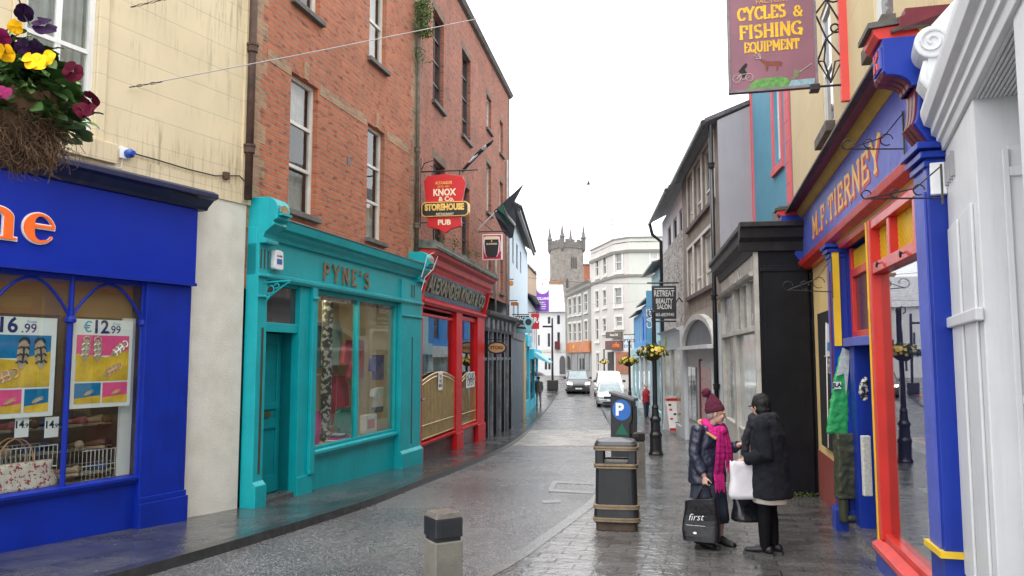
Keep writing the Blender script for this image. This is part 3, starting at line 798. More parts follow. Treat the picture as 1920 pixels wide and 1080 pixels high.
# wall clutter: siren, cable, iron hooks
t = thing('alarm_siren', 'small blue siren light on the cream wall above the blue shop', 'siren', F.world(F.S(229, 288), 0, F.Z(229, 288)), F.o.rotation_euler[2])
MB().box(-.06,.04,-.05,0,-.07,.07).build('bracket', WHITEP, t, bevel=.006)
mb = MB(); mb.M = Matrix.Rotation(R(90), 4, 'X'); mb.lathe([(.055,.05),(.055,.11),(.03,.14),(.03,.16)], (.04,0), 12); mb.build('lens', mat('blue_lens', (.01,.06,.35), .25, .1, 5), t)
mb = MB(); zz = F.Z(300, 352)
pts = [(F.S(u, v), -.02, F.Z(u, v)) for u, v in [(228,296),(225,315),(200,312)]]; mb.tube(pts, .006, 5)
o = mb.build('cable', WHITEP, F.o)
mb = MB(); mb.tube([(F.S(u, v), -.03, F.Z(u, v)) for u, v in [(225,282),(290,300),(350,318),(400,330),(425,330),(446,330),(460,345),(468,372),(480,382)]], .010, 5)
mb.tube([(F.S(u, v, .3), -.32, F.Z(u, v, .3)) for u, v in [(120,300),(250,338),(370,372)]], .012, 5)
mb.build('cable', CABLE, F.o)
MB().box(F.S(421,330)-.04, F.S(421,330)+.04, -.06, -.0, F.Z(421,330)-.05, F.Z(421,330)+.05).build('junction_box', RUSTY, F.o)
# rainwater pipe between cream house and brick house
def downpipe(label, pts, r, m, collars=(), name='downpipe', grp=None):
    base = Vector(pts[-1]); t = thing(name, label, 'downpipe', base, 0, grp)
    mb = MB(); L = [Vector(p)-base for p in pts]; mb.tube(L, r, 10)
    mb.build('pipe', m, t, smooth=True)
    for q in collars:
        mb = MB(); p = L[0].lerp(L[-1], q); mb.lathe([(r*1.05,p.z-.06),(r*1.4,p.z-.05),(r*1.4,p.z+.03),(r*1.6,p.z+.04),(r*1.6,p.z+.07),(r*1.05,p.z+.075)], (p.x,p.y), 10); mb.build('collar', m, t)
    return t
p = F.world(xr-.05, -.08, 0)
za = F.Z(470, 378)
downpipe('rusty brown cast iron downpipe between the cream wall and the orange brick wall', [(p.x, p.y, F.base+8.4), (p.x, p.y, F.base+za)], .055, RUSTY, (.12,.45,.82))

# ================================================================ ORANGE BRICK HOUSE WITH THE TEAL SHOP
F = Fac('house', 'orange brick house with the turquoise draper shop front on its ground floor', 'house', (-3.83, 11.0), (-2.195, 17.26))
FB = F; L = F.L
BRICK1 = brickmat('orange_brick', (.50,.145,.062), (.40,.11,.05), (.27,.19,.13), .38, .235, .088, .013)
BRICKY = brickmat('yellow_brick', (.42,.27,.15), (.36,.17,.09), (.35,.28,.2), .6, .235, .088, .012, var2=(.12,.1,.08))
TEAL = mat('turquoise_paint', (.0,.36,.40), .4, .08, 2, streak=.5, dirtcol=(.0,.17,.19), dirt=.35, bump=.25, bs=9, patch=(7,.80,(.35,.42,.40)))
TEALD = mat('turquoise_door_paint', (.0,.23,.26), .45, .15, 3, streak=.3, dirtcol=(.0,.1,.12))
W1 = [F.rect(543,592,128,402,um=568), F.rect(687,719,228,452,um=703), F.rect(543,620,-230,12,um=592), F.rect(686,716,-95,125,um=701)]
W1[0] = (F.S(543,260), F.S(594,280), F.Z(545,393,.0), F.Z(545,132)); 
W1[1] = (F.S(688,340), F.S(720,340), F.Z(690,446), F.Z(690,230))
hgt = W1[0][3]-W1[0][2]
W1[2] = (W1[0][0], W1[0][1], F.Z(556,3), F.Z(556,3)+1.75)
W1[3] = (W1[1][0], W1[1][1], F.Z(690,105), F.Z(690,105)+1.75)
zc0 = F.Z(530, 446, .3)      # underside of cornice
fz1 = F.Z(505, 448, .1)      # fascia top
fz0 = F.Z(505, 521, .1)      # fascia bottom
top1 = 10.5
mb = MB(); wall_grid(mb, 0, L, fz0-.2, top1, W1, .2); shell(mb, 0, L, -.4, top1, 7)
mb.box(.02, L-.02, .0, .3, top1, top1+.12)
mb.build('wall', BRICK1, F.o)
MB().box(.004, L-.004, .3, 7, top1-.1, top1).build('roof', SLATE, F.o)
# toothed quoins and string course (yellow brick)
mb = MB(); mb2 = MB(); zz = fz1+.1; k = 0
while zz < top1-.1:
    wq = .42 if k % 2 else .28
    mb.box(.0, wq, -.006, .0, zz, zz+.266); mb2.box(L-wq*.8, L, -.006, .0, zz, zz+.266); zz += .266; k += 1
mb.build('quoins', BRICKY, F.o); mb2.build('quoins', BRICKY, F.o)
sc0 = F.Z(600,165); sc1 = F.Z(600,148)
for a, b in ((.43, W1[0][0]-.0), (W1[0][1]+.06, W1[1][0]-.06), (W1[1][1]+.1, L-.36)):
    MB().box(a, b, -.008, 0, F.Z(600,178), F.Z(600,158)).build('string_course', BRICKY, F.o)
for i, w in enumerate(W1):
    lower = i < 2
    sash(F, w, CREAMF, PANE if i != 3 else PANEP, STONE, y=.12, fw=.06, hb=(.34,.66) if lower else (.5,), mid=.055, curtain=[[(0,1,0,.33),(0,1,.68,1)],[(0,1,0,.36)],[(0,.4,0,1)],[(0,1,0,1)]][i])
    # flat brick arch with keystone
    mb = MB(); a, b, c, d = w
    mb.box(a-.1, b+.1, -.004, .0, d+.002, d+.24); mb.build('lintel', BRICK1, F.o)
    MB().box((a+b)/2-.07, (a+b)/2+.07, -.03, -.0045, d+.01, d+.30).build('keystone', BRICKY, F.o)
MB().box(F.S(648)-.06, F.S(648)+.06, -.006, 0, F.Z(648,308), F.Z(648,291)).build('air_vent', IRON, F.o)

# --- shopfront
PX = .0
s_pL0, s_pL1 = .05, F.S(495, 700, .18)
s_d0, s_d1 = F.S(493, 700, .1), F.S(556, 700, .1)
s_m0 = F.S(584, 700, .12); s_m1 = F.S(740, 700, .12)
s_pR1 = L-.02; s_pR0 = F.S(748, 700, .15)
# fascia
fas = MB().box(.05, L-.05, -.16, 0, fz0, fz1+.12).build('fascia', TEAL, F.o, bevel=.01)
MB().prof([(-.16,fz0-.05),(-.2,fz0-.05),(-.23,fz0-.01),(-.23,fz0+.03),(-.16,fz0+.06)], s_pL1-.05, L-.05).build('architrave', TEAL, F.o)
zc = F.Z(600, 478, .3)-.05
zc = fz1+.02
cor = MB().prof([(-.161,zc-.06),(-.21,zc-.06),(-.23,zc),(-.30,zc+.05),(-.30,zc+.09),(-.37,zc+.11),(-.39,zc+.19),(-.40,zc+.24),(-.02,zc+.33),(-.02,zc-.06)], .30, L-.28).build('cornice', TEAL, F.o, bevel=.004)
MB().prof([(-.415,zc+.242),(-.415,zc+.262),(-.01,zc+.355),(-.01,zc+.335)], .30, L-.28).build('lead_flashing', mat('grey_lead', (.16,.17,.17), .55, .3, 6, dirt=.7), F.o)
# consoles
def console(x0, x1, zb, zt_):
    H = zt_-zb; pr = []
    for i in range(9):       # rounded top
        q = R(90 + 10*i*1.0); 
    top = [(-.12, zt_)] + [(-.30-.17*math.sin(R(a)), zt_-.17+.17*math.cos(R(a))) for a in range(0, 100, 15)]
    pr = [(0, zb), (0, zt_)] + top + [(-.47, zb+H*.52), (-.40, zb+H*.47), (-.43, zb+H*.40), (-.34, zb+H*.30), (-.27, zb+H*.22), (-.25, zb+H*.12), (-.30, zb+H*.08), (-.30, zb), ]
    c = MB().prof(pr, x0, x1).build('console_bracket', TEAL, F.o, bevel=.01)
    xm = (x0+x1)/2
    mb = MB(); pts = [(xm+.11*math.cos(R(a)), zt_-.22+.11*math.sin(R(a))) for a in range(0, 181, 15)]
    mb.poly(pts, -.485, -.472); mb.build('lunette', mat('old_gilt', (.28,.2,.09), .6, .3, 6), c)
    mb = MB(); mb.box(xm-.13, xm+.13, -.53, -.47, zt_-.27, zt_-.235); mb.build('ledge', TEAL, c)
console(.06, .40, fz1-.12, fz1+.55); console(L-.36, L-.02, fz1-.12, fz1+.55)
# pilasters
GROOVE = mat('dark_groove', (.05,.045,.03), .7, .3, 6)
for a, b, nm in ((s_pL0, s_pL1, 'pilaster'), (s_pR0, s_pR1, 'pilaster')):
    mb = MB(); mb.box(a, b, -.2, 0, F.g(a)-.05, fz1-.12); mb.box(a-.02, b+.02, -.26, -.2, F.g(a)-.05, F.g(a)+.3); mb.prof([(-.2,F.g(a)+.3),(-.25,F.g(a)+.3),(-.2,F.g(a)+.36)], a-.01, b+.01)
    mb.box(a-.02, b+.02, -.235, -.2, fz0-.32, fz0-.29); mb.box(a-.02, b+.02, -.25, -.2, fz0-.02, fz0+.02)
    p = mb.build(nm, TEAL, F.o, bevel=.006)
    xm = (a+b)/2+.02
    g_ = MB(); g_.box(xm-.028, xm+.028, -.204, -.198, F.g(a)+.45, fz0-.75); 
    for j in (-.09, 0, .09): g_.box(xm+j-.018, xm+j+.018, -.204, -.198, fz0+.1, fz1-.2)
    g_.build('groove', GROOVE, p)
# door frame, transom light, recessed door
zdt = F.Z(550, 622, .1)     # door head
ztt = fz0-.06
mb = MB(); mb.box(s_pL1, s_m0-.0, -.1, -.02, zdt-.02, zdt+.12); mb.box(s_d1, s_m0+.0, -.14, .35, F.g(s_d1)-.05, fz0-.05); mb.box(s_d1-.02, s_m0+.02, -.17, -.14, F.g(s_d1)-.05, F.g(s_d1)+.28)
mb.box(s_m0-.13, s_m0+.02, -.2, -.14, F.g(s_d1)+.28, fz0-.05); mb.box(s_m0-.15, s_m0+.04, -.225, -.2, fz0-.24, fz0-.2)
mb.box(s_pL1, s_d1, -.1, -.02, ztt-.04, ztt+.06)
df = mb.build('door_frame', TEAL, F.o, bevel=.006)
MB().box(s_pL1, s_d1, -.05, -.04, zdt+.1, ztt).build('transom_light', PANED, F.o)
# open recess
g0 = F.g(s_d0)
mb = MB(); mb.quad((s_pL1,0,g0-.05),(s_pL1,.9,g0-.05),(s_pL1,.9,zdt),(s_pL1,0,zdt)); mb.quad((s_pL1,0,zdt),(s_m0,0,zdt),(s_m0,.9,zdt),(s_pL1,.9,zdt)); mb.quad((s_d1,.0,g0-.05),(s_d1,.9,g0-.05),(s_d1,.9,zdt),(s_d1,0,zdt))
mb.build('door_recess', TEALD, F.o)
MB().box(s_pL1, s_d1, -.1, .9, g0-.1, g0+.03).build('doorstep', mat('wet_grey_step', (.10,.10,.095), .25, .3, 5, dirt=.4), F.o)
d = MB(); a, b = s_pL1+.01, s_d1-.01; zD = zdt-.03; z0d = g0+.04
d.box(a, b, .20, .24, z0d, zD)
dw = b-a
fr_ = [(a, a+.1), (b-.1, b), (a+dw/2-.045, a+dw/2+.045)]
for q in fr_: d.box(q[0], q[1], .17, .20, z0d, zD)
for q0, q1 in ((0,.11), (.40,.46), (.52,.56), (.93,1)): d.box(a+.1, b-.1, .172, .20, z0d+(zD-z0d)*q0, z0d+(zD-z0d)*q1)
door = d.build('door', TEALD, F.o, bevel=.006)
MB().box(a+dw*.3, a+dw*.72, .155, .17, z0d+(zD-z0d)*.475, z0d+(zD-z0d)*.505).build('letter_box', mat('dull_brass', (.12,.09,.03), .5, .2, 5, metal=.5), door)
# shop window
zsl = F.Z(590, 846, .15)
zwt = fz0-.06
mb = MB(); mb.box(s_m0, s_pR0, -.06, .02, F.g(s_pR0)-.1, zsl-.1); mb.build('stallriser', TEAL, F.o)
MB().prof([(.02,zsl-.12),(-.1,zsl-.12),(-.12,zsl-.08),(-.16,zsl-.06),(-.16,zsl-.01),(-.05,zsl+.03),(.02,zsl+.03)], s_m0-.04, s_pR0+.0).build('sill', TEAL, F.o, bevel=.006)
mb = MB(); mm = F.S(671, 700, .1)
mb.box(s_m0, s_m0+.06, -.1, 0, zsl, zwt); mb.box(s_pR0-.09, s_pR0, -.1, 0, zsl, zwt); mb.box(mm-.035, mm+.035, -.1, 0, zsl, zwt); mb.box(s_m0+.06, s_pR0-.09, -.098, 0, zwt-.07, zwt+.03); mb.box(s_m0+.06, s_pR0-.09, -.098, 0, zsl+.02, zsl+.06)
w = mb.build('shop_window', TEAL, F.o, bevel=.005)
MB().box(s_m0+.05, mm-.03, -.05, -.044, zsl+.03, zwt-.03).build('pane', GLASS, w); MB().box(mm+.03, s_pR0-.05, -.05, -.044, zsl+.03, zwt-.03).build('pane', GLASS, w)
BEIGE = mat('beige_display_board', (.50,.42,.27), .8, .1, 1.5)
x0, x1 = s_m0-.01, s_pR0+.02; DY = 1.25
mb = MB(); mb.quad((x0,DY,zsl-.1),(x1,DY,zsl-.1),(x1,DY,zwt+.15),(x0,DY,zwt+.15)); mb.quad((x1,0,zsl-.1),(x1,DY,zsl-.1),(x1,DY,zwt+.15),(x1,0,zwt+.15)); mb.quad((x0,.0,zsl-.1),(x0,DY,zsl-.1),(x0,DY,zwt+.15),(x0,0,zwt+.15))
mb.quad((x0,0,zwt+.15),(x1,0,zwt+.15),(x1,DY,zwt+.15),(x0,DY,zwt+.15)); mb.quad((x0,0,zsl),(x1,0,zsl),(x1,DY,zsl),(x0,DY,zsl))
mb.build('display_case', BEIGE, F.o)
for a, b, yy, zz in ((mm-.75, mm-.02, .55, zwt+.07), (s_m0+.25, s_m0+.45, .7, zwt+.08)):
    MB().tube([(a,yy,zz),(b,yy,zz)], .022, 8).build('light_tube', emis('warm_tube', (1,.90,.66), 55), F.o)
zr = F.Z(600, 702, -.6); 
MB().box(x0+.02, x0+2.3, .75, .77, zr-.3+.28, zr-.28+.28).build('clothes_rail', WHITEP, F.o)
MB().box(x0, mm-.35, .9, 1.2, F.Z(600,742,-.8), F.Z(600,742,-.8)+.03).build('shelf', mat('brown_shelf', (.2,.12,.07), .6), F.o)
# display figures
def garment(label, x, y, z, w, h, m, kind='jacket', rz=0, grp='clothes on show in the turquoise shop window'):
    t = thing('garment', label, 'clothes', F.world(x, y, z), F.o.rotation_euler[2]+rz, grp)
    if kind == 'jacket': sl, sw = .0, .16
    pts = [(-.12,1),(-.5,.9),(-.56,.38 if kind != 'tee' else .55),(-.38,.36 if kind != 'tee' else .52),(-.33,.72),(-.34,.0),(.34,.0),(.33,.72),(.38,.36 if kind != 'tee' else .52),(.56,.38 if kind != 'tee' else .55),(.5,.9),(.12,1),(0,.95)]
    mb = MB(); mb.poly([(p[0]*w, p[1]*h) for p in pts], -.05, .05)
    b = mb.build('cloth', m, t, bevel=.03)
    return t
JADE = mat('jade_cloth', (.03,.28,.22), .8, .15, 8, bump=.4, bs=15); CORAL = mat('coral_cloth', (.62,.10,.14), .8, .15, 8, bump=.3, bs=12); REDC = mat('red_cloth', (.42,.02,.05), .8, .25, 6, bump=.5, bs=12)
MINT = mat('mint_cloth', (.32,.48,.44), .8, .1, 8); NAVYC = mat('navy_knit', (.05,.07,.28), .85, .4, 30); WHITEC = mat('white_cloth', (.7,.7,.68), .8, .05, 8); ORC = mat('orange_cloth', (.62,.25,.05), .8, .1, 6); PINKC = mat('hot_pink_cloth', (.6,.02,.25), .8, .1, 6); DENIM = mat('denim', (.08,.11,.2), .85, .2, 20)
def gar(label, u0, u1, vt, vb, off, m, kind='jacket'):
    a, b = F.S(u0, (vt+vb)/2, off), F.S(u1, (vt+vb)/2, off); um = (u0+u1)/2
    return garment(label, (a+b)/2, -off, F.Z(um, vb, off), (b-a)*.95, F.Z(um, vt, off)-F.Z(um, vb, off), m, kind)
gar('pale mint jacket hanging from the rail on the left of the turquoise shop window', 606, 638, 605, 685, -.8, MINT)
gar('dark teal jacket behind the silver column in the turquoise shop window', 588, 606, 610, 690, -.95, mat('teal_cloth', (.02,.14,.2), .8))
gar('coral pink cardigan across the middle glazing bar', 642, 692, 642, 708, -.7, CORAL)
gar('red dress coat beside the silver column', 612, 650, 710, 795, -.7, REDC)
gar('navy and white child dress hung on the right of the turquoise shop window', 695, 728, 668, 712, -.25, NAVYC)
gar('white child shirt with red sleeves hung below the navy dress', 697, 725, 726, 762, -.25, WHITEC, 'tee')
gar('jade green cardigan on the window floor', 630, 658, 768, 818, -.35, JADE)
gar('orange scarf-like garment behind the white shirt', 680, 698, 700, 775, -.75, ORC, 'tee')
gar('small denim shorts below the white child shirt', 700, 724, 762, 772, -.25, DENIM, 'tee')
gar('hot pink coat at the left edge of the turquoise shop window', 583, 597, 775, 835, -.3, PINKC)
gar('dark navy trousers in the middle of the turquoise shop window', 668, 684, 705, 790, -.9, DENIM, 'tee')
cx = F.S(612, 700, -.4)
t = thing('mirror_column', 'silver mirror-flaked column standing in the turquoise shop window', 'column', F.world(cx, .4, zsl), F.o.rotation_euler[2])
MB().lathe([(.1,0),(.1,zwt-zsl+.1)], n=12).build('shaft', mat('mirror_flakes', (.05,.05,.05), .3, .3, 20, patch=(13,.52,(.5,.52,.5))), t)
cx = F.S(692, 790, -.25)
t = thing('gift_box', 'white box with a pink panel on the turquoise shop window floor', 'box', F.world(cx, .2, zsl+.02), F.o.rotation_euler[2])
MB().box(-.27,.27,0,.12,0,.36).build('carton', WHITEP, t, bevel=.006); MB().box(-.18,.16,-.004,0,.08,.27).build('label_panel', mat('pink_print', (.75,.25,.3), .5), t)
t = thing('folded_cloth', 'pile of folded cloths on the turquoise shop window floor', 'cloth', F.world(F.S(640, 830, -.2), .2, zsl+.01), F.o.rotation_euler[2])
for i in range(4): MB().box(-.4+.08*i,.3-.1*i,-.08,.12,i*.03,.028+i*.03).build('folded_piece', (WHITEC, PINKC, NAVYC, WHITEC)[i], t, bevel=.01)
# lettering
WOODL = mat('weathered_letter', (.20,.13,.075), .55, .3, 12)
sl0 = F.S(606, 520, .17); sl1 = F.S(691, 530, .17); zl0 = F.Z(606, 536, .17); zl1 = F.Z(606, 503, .17)
mb = MB(); hh = (zl1-zl0)*.95; zl0 = max(zl0, fz0+.115)
tot = block(MB(), "PYNE'S", 0, 0, hh, .05, gap=.5, wx=1)
wx = (sl1-sl0)/tot
block(mb, "PYNE'S", sl0, zl0, hh, .05, y=-.16, depth=.03, wx=wx, gap=.5, serif=False)
mb.build('lettering', WOODL, fas, bevel=.004)
# alarm box
ax = F.S(516, 492, .17); az = F.Z(516, 506, .17)
t = thing('alarm_box', 'white plastic alarm box on the left of the turquoise fascia', 'alarm box', F.world(ax, -.162, az), F.o.rotation_euler[2])
MB().poly([(-.12,.02),(-.09,-.0),(.09,-.0),(.12,.02),(.11,.27),(.06,.29),(-.06,.29),(-.11,.27)], -.08, 0).build('cover', WHITEP, t, bevel=.012)
MB().box(-.07,.07,-.084,-.08,.08,.16).build('badge', mat('blue_print', (.05,.12,.35), .5), t); text('ALARM', .045, 'badge_text', NAVYP, t, 0, -.081, .20, .001, .001)
# iron scroll bracket on the left pilaster
t = thing('scroll_bracket', 'turquoise iron scroll bracket at the left pilaster of the turquoise shop', 'bracket', F.world(s_pL1-.08, -.2, fz0-.35), F.o.rotation_euler[2])
mb = MB(); mb.tube([(0,0,.25),(0,-.42,.27)], .012, 5); mb.tube([(0,0,-.05),(0,-.1,.06),(0,-.25,.16),(0,-.4,.25)], .012, 5)
for c, r in (((0,-.1,.15), .055), ((0,-.2,.2), .035), ((0,-.05,.06), .03)): mb.tube([(0, c[1]+r*math.cos(R(a)), c[2]+r*math.sin(R(a))) for a in range(0, 330, 30)], .009, 5)
mb.build('scrollwork', TEAL, t)
# pipe with ivy between the brick houses
p = F.world(L-.05, -.07, 0)
downpipe('brown downpipe with ivy between the two brick houses', [(p.x, p.y, F.base+top1), (p.x, p.y, F.base+F.Z(768, 470))], .045, mat('old_green_iron', (.10,.085,.06), .75, .4, 8, dirt=.6), (.2,.6,.9))
LEAFG = mat('ivy_leaf', (.07,.12,.02), .5, .5, 9)
def leafmass(name, m, parent, pts, n, spread, size, seed=1, tag_=None):
    rnd = random.Random(seed); mb = MB()
    for i in range(n):
        c = pts[rnd.randrange(len(pts))]; c = Vector(c)
        sp = spread if isinstance(spread, (int, float)) else spread[0]
        c = c + Vector((rnd.gauss(0, sp), rnd.gauss(0, sp), rnd.gauss(0, sp)))
        a = Vector((rnd.uniform(-1,1), rnd.uniform(-1,1), rnd.uniform(-.6,1))).normalized(); b = a.orthogonal().normalized()
        b = (Matrix.Rotation(rnd.uniform(0, 6.28), 3, a) @ b); c2 = a.cross(b); s = size*rnd.uniform(.6, 1.3)
        w = .42
        mb.add([c - b*s*.5, c + c2*s*w*.5 + a*s*.08, c + b*s*.5 - a*s*.12, c - c2*s*w*.5 + a*s*.08], [(0,1,2),(0,2,3)])
    return mb.build(name, m, parent, recalc=False)
zi = [F.Z(776, v)+F.base for v in (5, 30, 55, 95, 105)]
t = thing('ivy', 'green ivy clump growing on the downpipe between the brick houses', 'ivy', (p.x, p.y, zi[-1]))
leafmass('foliage', LEAFG, t, [(.1,-.05,q-zi[-1]) for q in zi[:3]]*4+[(.0,-.04,0)], 1100, .10, .085, 3)
MB().tube([(0,0,-.6),(.02,-.02,.2),(0,0,zi[0]-zi[-1])], .012, 5).build('stem', RUSTY, t)
# ================================================================ RED BRICK HOUSE WITH THE RED PUB
F = Fac('house', 'darker red brick house with the red pub front and black shutters below', 'house', (-2.195, 17.26), (-.1, 29.6))
FK = F; L = F.L
BRICK2 = brickmat('red_brick', (.44,.12,.055), (.32,.085,.045), (.24,.18,.14), .5, .235, .085, .013, var2=(.10,.035,.03))
BRICKD = brickmat('sooty_brick', (.22,.13,.09), (.16,.10,.07), (.2,.17,.13), .7, .235, .085, .013, var2=(.08,.05,.04))
top = F.Z(955, 182)
topn = F.Z(855, 0)
top = (top+topn)/2
fz = F.Z(925, 610, .2)           # pub fascia bottom
zpub = F.Z(925, 530, .5)
def wr(u0, u1, vt, vb): um = (u0+u1)/2; return (F.S(u0, (vt+vb)/2), F.S(u1, (vt+vb)/2), F.Z(um, vb), F.Z(um, vt))
W2 = [wr(812,832,28,200), wr(866,882,102,262), wr(912,921,182,245), wr(937,943,228,290),
      wr(812,834,305,462), wr(866,880,350,482), wr(912,921,308,400), wr(937,943,342,400),
      wr(912,921,465,545), wr(937,943,480,550)]
mb = MB(); wall_grid(mb, 0, L, zpub-.3, top, W2, .2); shell(mb, 0, L, -.6, top, 7); mb.build('wall', BRICK2, F.o)
MB().prof([(.0,top),(-.10,top+.03),(-.16,top+.12),(-.16,top+.16),(.3,top+.2),(.3,top)], .0, L).build('parapet_coping', STONE, F.o)
MB().box(.004, L-.004, .3, 7, top-.1, top+.01).build('roof', SLATE, F.o)
MB().box(L-.34, L-.0, -.008, 0, zpub-.3, top-.01).build('quoins', BRICKD, F.o)
for i, w in enumerate(W2):
    dark = i in (0,1,4,5)
    sash(F, w, DARKF if dark else CREAMF, PANED if dark or i in (8,9) else PANE, STONE, y=.13, fw=.055, hb=(.5,.25,.75) if dark else (.5,), vb=(.5,) if dark else (), mid=.035, curtain=[] if dark else [(0,1,0,.5)])
    a, b, c, d = w
    MB().box(a-.08, b+.08, -.005, 0, d+.002, d+.2).build('lintel', BRICKD, F.o)
for i in (4, 5):
    a, b, c, d = W2[i]
    t = thing('window_plants', 'green weeds growing on the sill of the %s tall window above the red pub' % ('nearer' if i == 4 else 'farther'), 'plants', F.world((a+b)/2, -.08, c))
    leafmass('foliage', LEAFG, t, [((a-b)*.3,.0,.06),(0,0,.08),((b-a)*.3,0,.05)], 160, .07, .07, i)
# --- red pub front
RED = mat('signal_red_paint', (.62,.010,.014), .42, .12, 3, streak=.3, dirtcol=(.2,.01,.01), spec=.25)
REDP = mat('faded_red_paint', (.52,.045,.045), .5, .2, 3, streak=.4, dirtcol=(.2,.03,.03), spec=.25)
MAROON = brickmat('maroon_tiles', (.13,.01,.02), (.10,.008,.015), (.02,.01,.01), .2, .15, .15, .008, .25, bump=.2, offs=0)
xe = F.S(906, 700, .1)     # end of pub front
zfb = F.Z(800, 560, .15)-.02
zft = F.Z(800, 505, .2)
g0 = F.g(0)-.05
# fascia leaning forward, glass name board
lean = .14
MB().add([(.12,-.1,zfb),(xe,-.1,zfb),(xe,-.1-lean,zft),(.12,-.1-lean,zft),(.12,0,zfb),(xe,0,zfb),(xe,0,zft),(.12,0,zft)], [(0,1,2,3),(4,7,6,5),(0,4,5,1),(3,2,6,7),(0,3,7,4),(1,5,6,2)]).build('fascia', RED, F.o)
NB = mat('tarnished_mirror_glass', (.03,.035,.028), .25, .6, 7, dirt=.3, dirtcol=(.12,.11,.09), spec=.5)
gA, gB = zfb+.07, zft-.05
yb = lambda z: -.1 - lean*(z-zfb)/(zft-zfb)
fas = MB().add([(.3,yb(gA)-.012,gA),(xe-.2,yb(gA)-.012,gA),(xe-.2,yb(gB)-.012,gB),(.3,yb(gB)-.012,gB)], [(0,1,2,3)]).build('name_board', NB, F.o)
GLT = mat('faded_gilt', (.22,.21,.15), .5, .5, 14)
gh = gB-gA
lt = text('ALEXANDER KNOX & CO', gh*.95, 'lettering', GLT, fas, 0, 0, 0, .012, .012)
me = lt.data; xsn = [v.co.x for v in me.vertices]; w0, w1 = min(xsn), max(xsn)
for v in me.vertices:
    zz = (gA+gB)/2 + v.co.z; v.co.x = .45 + (v.co.x-w0)/(w1-w0)*(xe-.2-.3-.3); v.co.y = yb(zz) - .03 + v.co.y; v.co.z = zz
MB().prof([(0,zft),(-.25,zft),(-.28,zft+.08),(-.34,zft+.14),(-.36,zft+.28),(-.47,zft+.34),(-.5,zft+.42),(0,zft+.46)], .05, xe+.15).build('cornice', REDP, F.o, bevel=.006)
MB().prof([(-.02,zft+.461),(-.53,zft+.422),(-.55,zft+.49),(-.5,zft+.53),(-.5,zft+.62),(-.02,zft+.66)], .0, xe+.2).build('stone_capping', mat('mossy_grey_stone', (.13,.13,.11), .85, .5, 5, dirt=.8, dirtcol=(.04,.05,.03), bump=.6), F.o, bevel=.01)
MB().prof([(0,zfb-.12),(-.15,zfb-.12),(-.22,zfb-.06),(-.22,zfb-.01),(0,zfb)], .1, xe).build('architrave', RED, F.o)
mb = MB(); mb.M = Matrix.Identity(4)
mb.prof([(0,zfb-.25),(0,zft+.25),(-.42,zft+.25),(-.42,zft+.0),(-.38,zft-.1),(-.28,zft-.3),(-.2,zfb+.1),(-.18,zfb-.25)], -.02, .14)
mb.build('console_bracket', RED, F.o, bevel=.01)
MB().prof([(0,zfb-.2),(0,zft),(-.34,zft),(-.2,zfb+.1),(-.14,zfb-.2)], xe-.14, xe).build('console_bracket', RED, F.o, bevel=.01)
s1 = F.S(789, 700, .1); s2 = F.S(853, 700, .1); s3 = F.S(864, 700, .1); s4 = F.S(893, 700, .1)
zsl = F.Z(800, 826, .1)
def pil(a, b, m=RED, y=-.14): 
    mb = MB(); mb.box(a, b, y, 0, F.g(a)-.1, zfb-.12); mb.box(a-.02, b+.02, y-.04, y, F.g(a)-.1, zsl-.1)
    return mb.build('pilaster', m, F.o, bevel=.006)
pil(.0, s1, RED); pil(s2, s3, RED); pil(s4, xe-.0, RED)
MB().box(s1, s2, -.03, .05, F.g(s2)-.1, zsl-.1).build('stallriser', mat('maroon_render', (.10,.03,.03), .5, .3, 4, dirt=.5, dirtcol=(.2,.17,.15)), F.o)
MB().box(s3, s4, -.08, .0, F.g(s4)-.1, zsl-.1).build('stallriser', MAROON, F.o)
MB().prof([(.05,zsl-.1),(-.12,zsl-.1),(-.14,zsl-.03),(.05,zsl)], s1-.02, s2+.02).build('sill', RED, F.o, bevel=.006)
MB().prof([(.05,zsl-.1),(-.15,zsl-.1),(-.17,zsl-.03),(.05,zsl)], s3, s4).build('sill', RED, F.o, bevel=.006)
zwt = zfb-.14
mb = MB(); mb.box(s1, s1+.05, -.06, .02, zsl, zwt); mb.box(s2-.05, s2, -.06, .02, zsl, zwt); mb.box(s1, s2, -.065, .025, zwt-.22, zwt-.16); mb.box(s1, s2, -.065, .025, zwt-.05, zwt)
w = mb.build('pub_window', RED, F.o, bevel=.004); MB().box(s1+.04, s2-.04, -.02, -.012, zsl, zwt-.16).build('pane', GLASS, w)
mb = MB(); mb.box(s3, s3+.05, -.06, .02, zsl, zwt); mb.box(s4-.05, s4, -.06, .02, zsl, zwt); mb.box(s3, s4, -.07, .01, zwt-.15, zwt-.03)
w = mb.build('pub_window', RED, F.o, bevel=.004); MB().box(s3+.04, s4-.04, -.02, -.012, zsl, zwt-.1).build('pane', GLASS, w)
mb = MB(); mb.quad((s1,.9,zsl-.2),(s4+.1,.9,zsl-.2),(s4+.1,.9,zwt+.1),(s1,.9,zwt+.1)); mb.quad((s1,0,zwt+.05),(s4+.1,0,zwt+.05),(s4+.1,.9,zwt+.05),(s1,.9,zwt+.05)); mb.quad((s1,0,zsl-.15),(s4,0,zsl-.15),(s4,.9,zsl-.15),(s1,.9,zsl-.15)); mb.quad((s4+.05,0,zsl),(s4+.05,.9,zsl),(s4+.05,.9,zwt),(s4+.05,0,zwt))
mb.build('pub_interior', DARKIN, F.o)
BRASS = mat('brass', (.52,.38,.17), .35, .2, 6, metal=.7)
BRONZ = mat('amber_screen', (.22,.155,.065), .45, .2, 3)
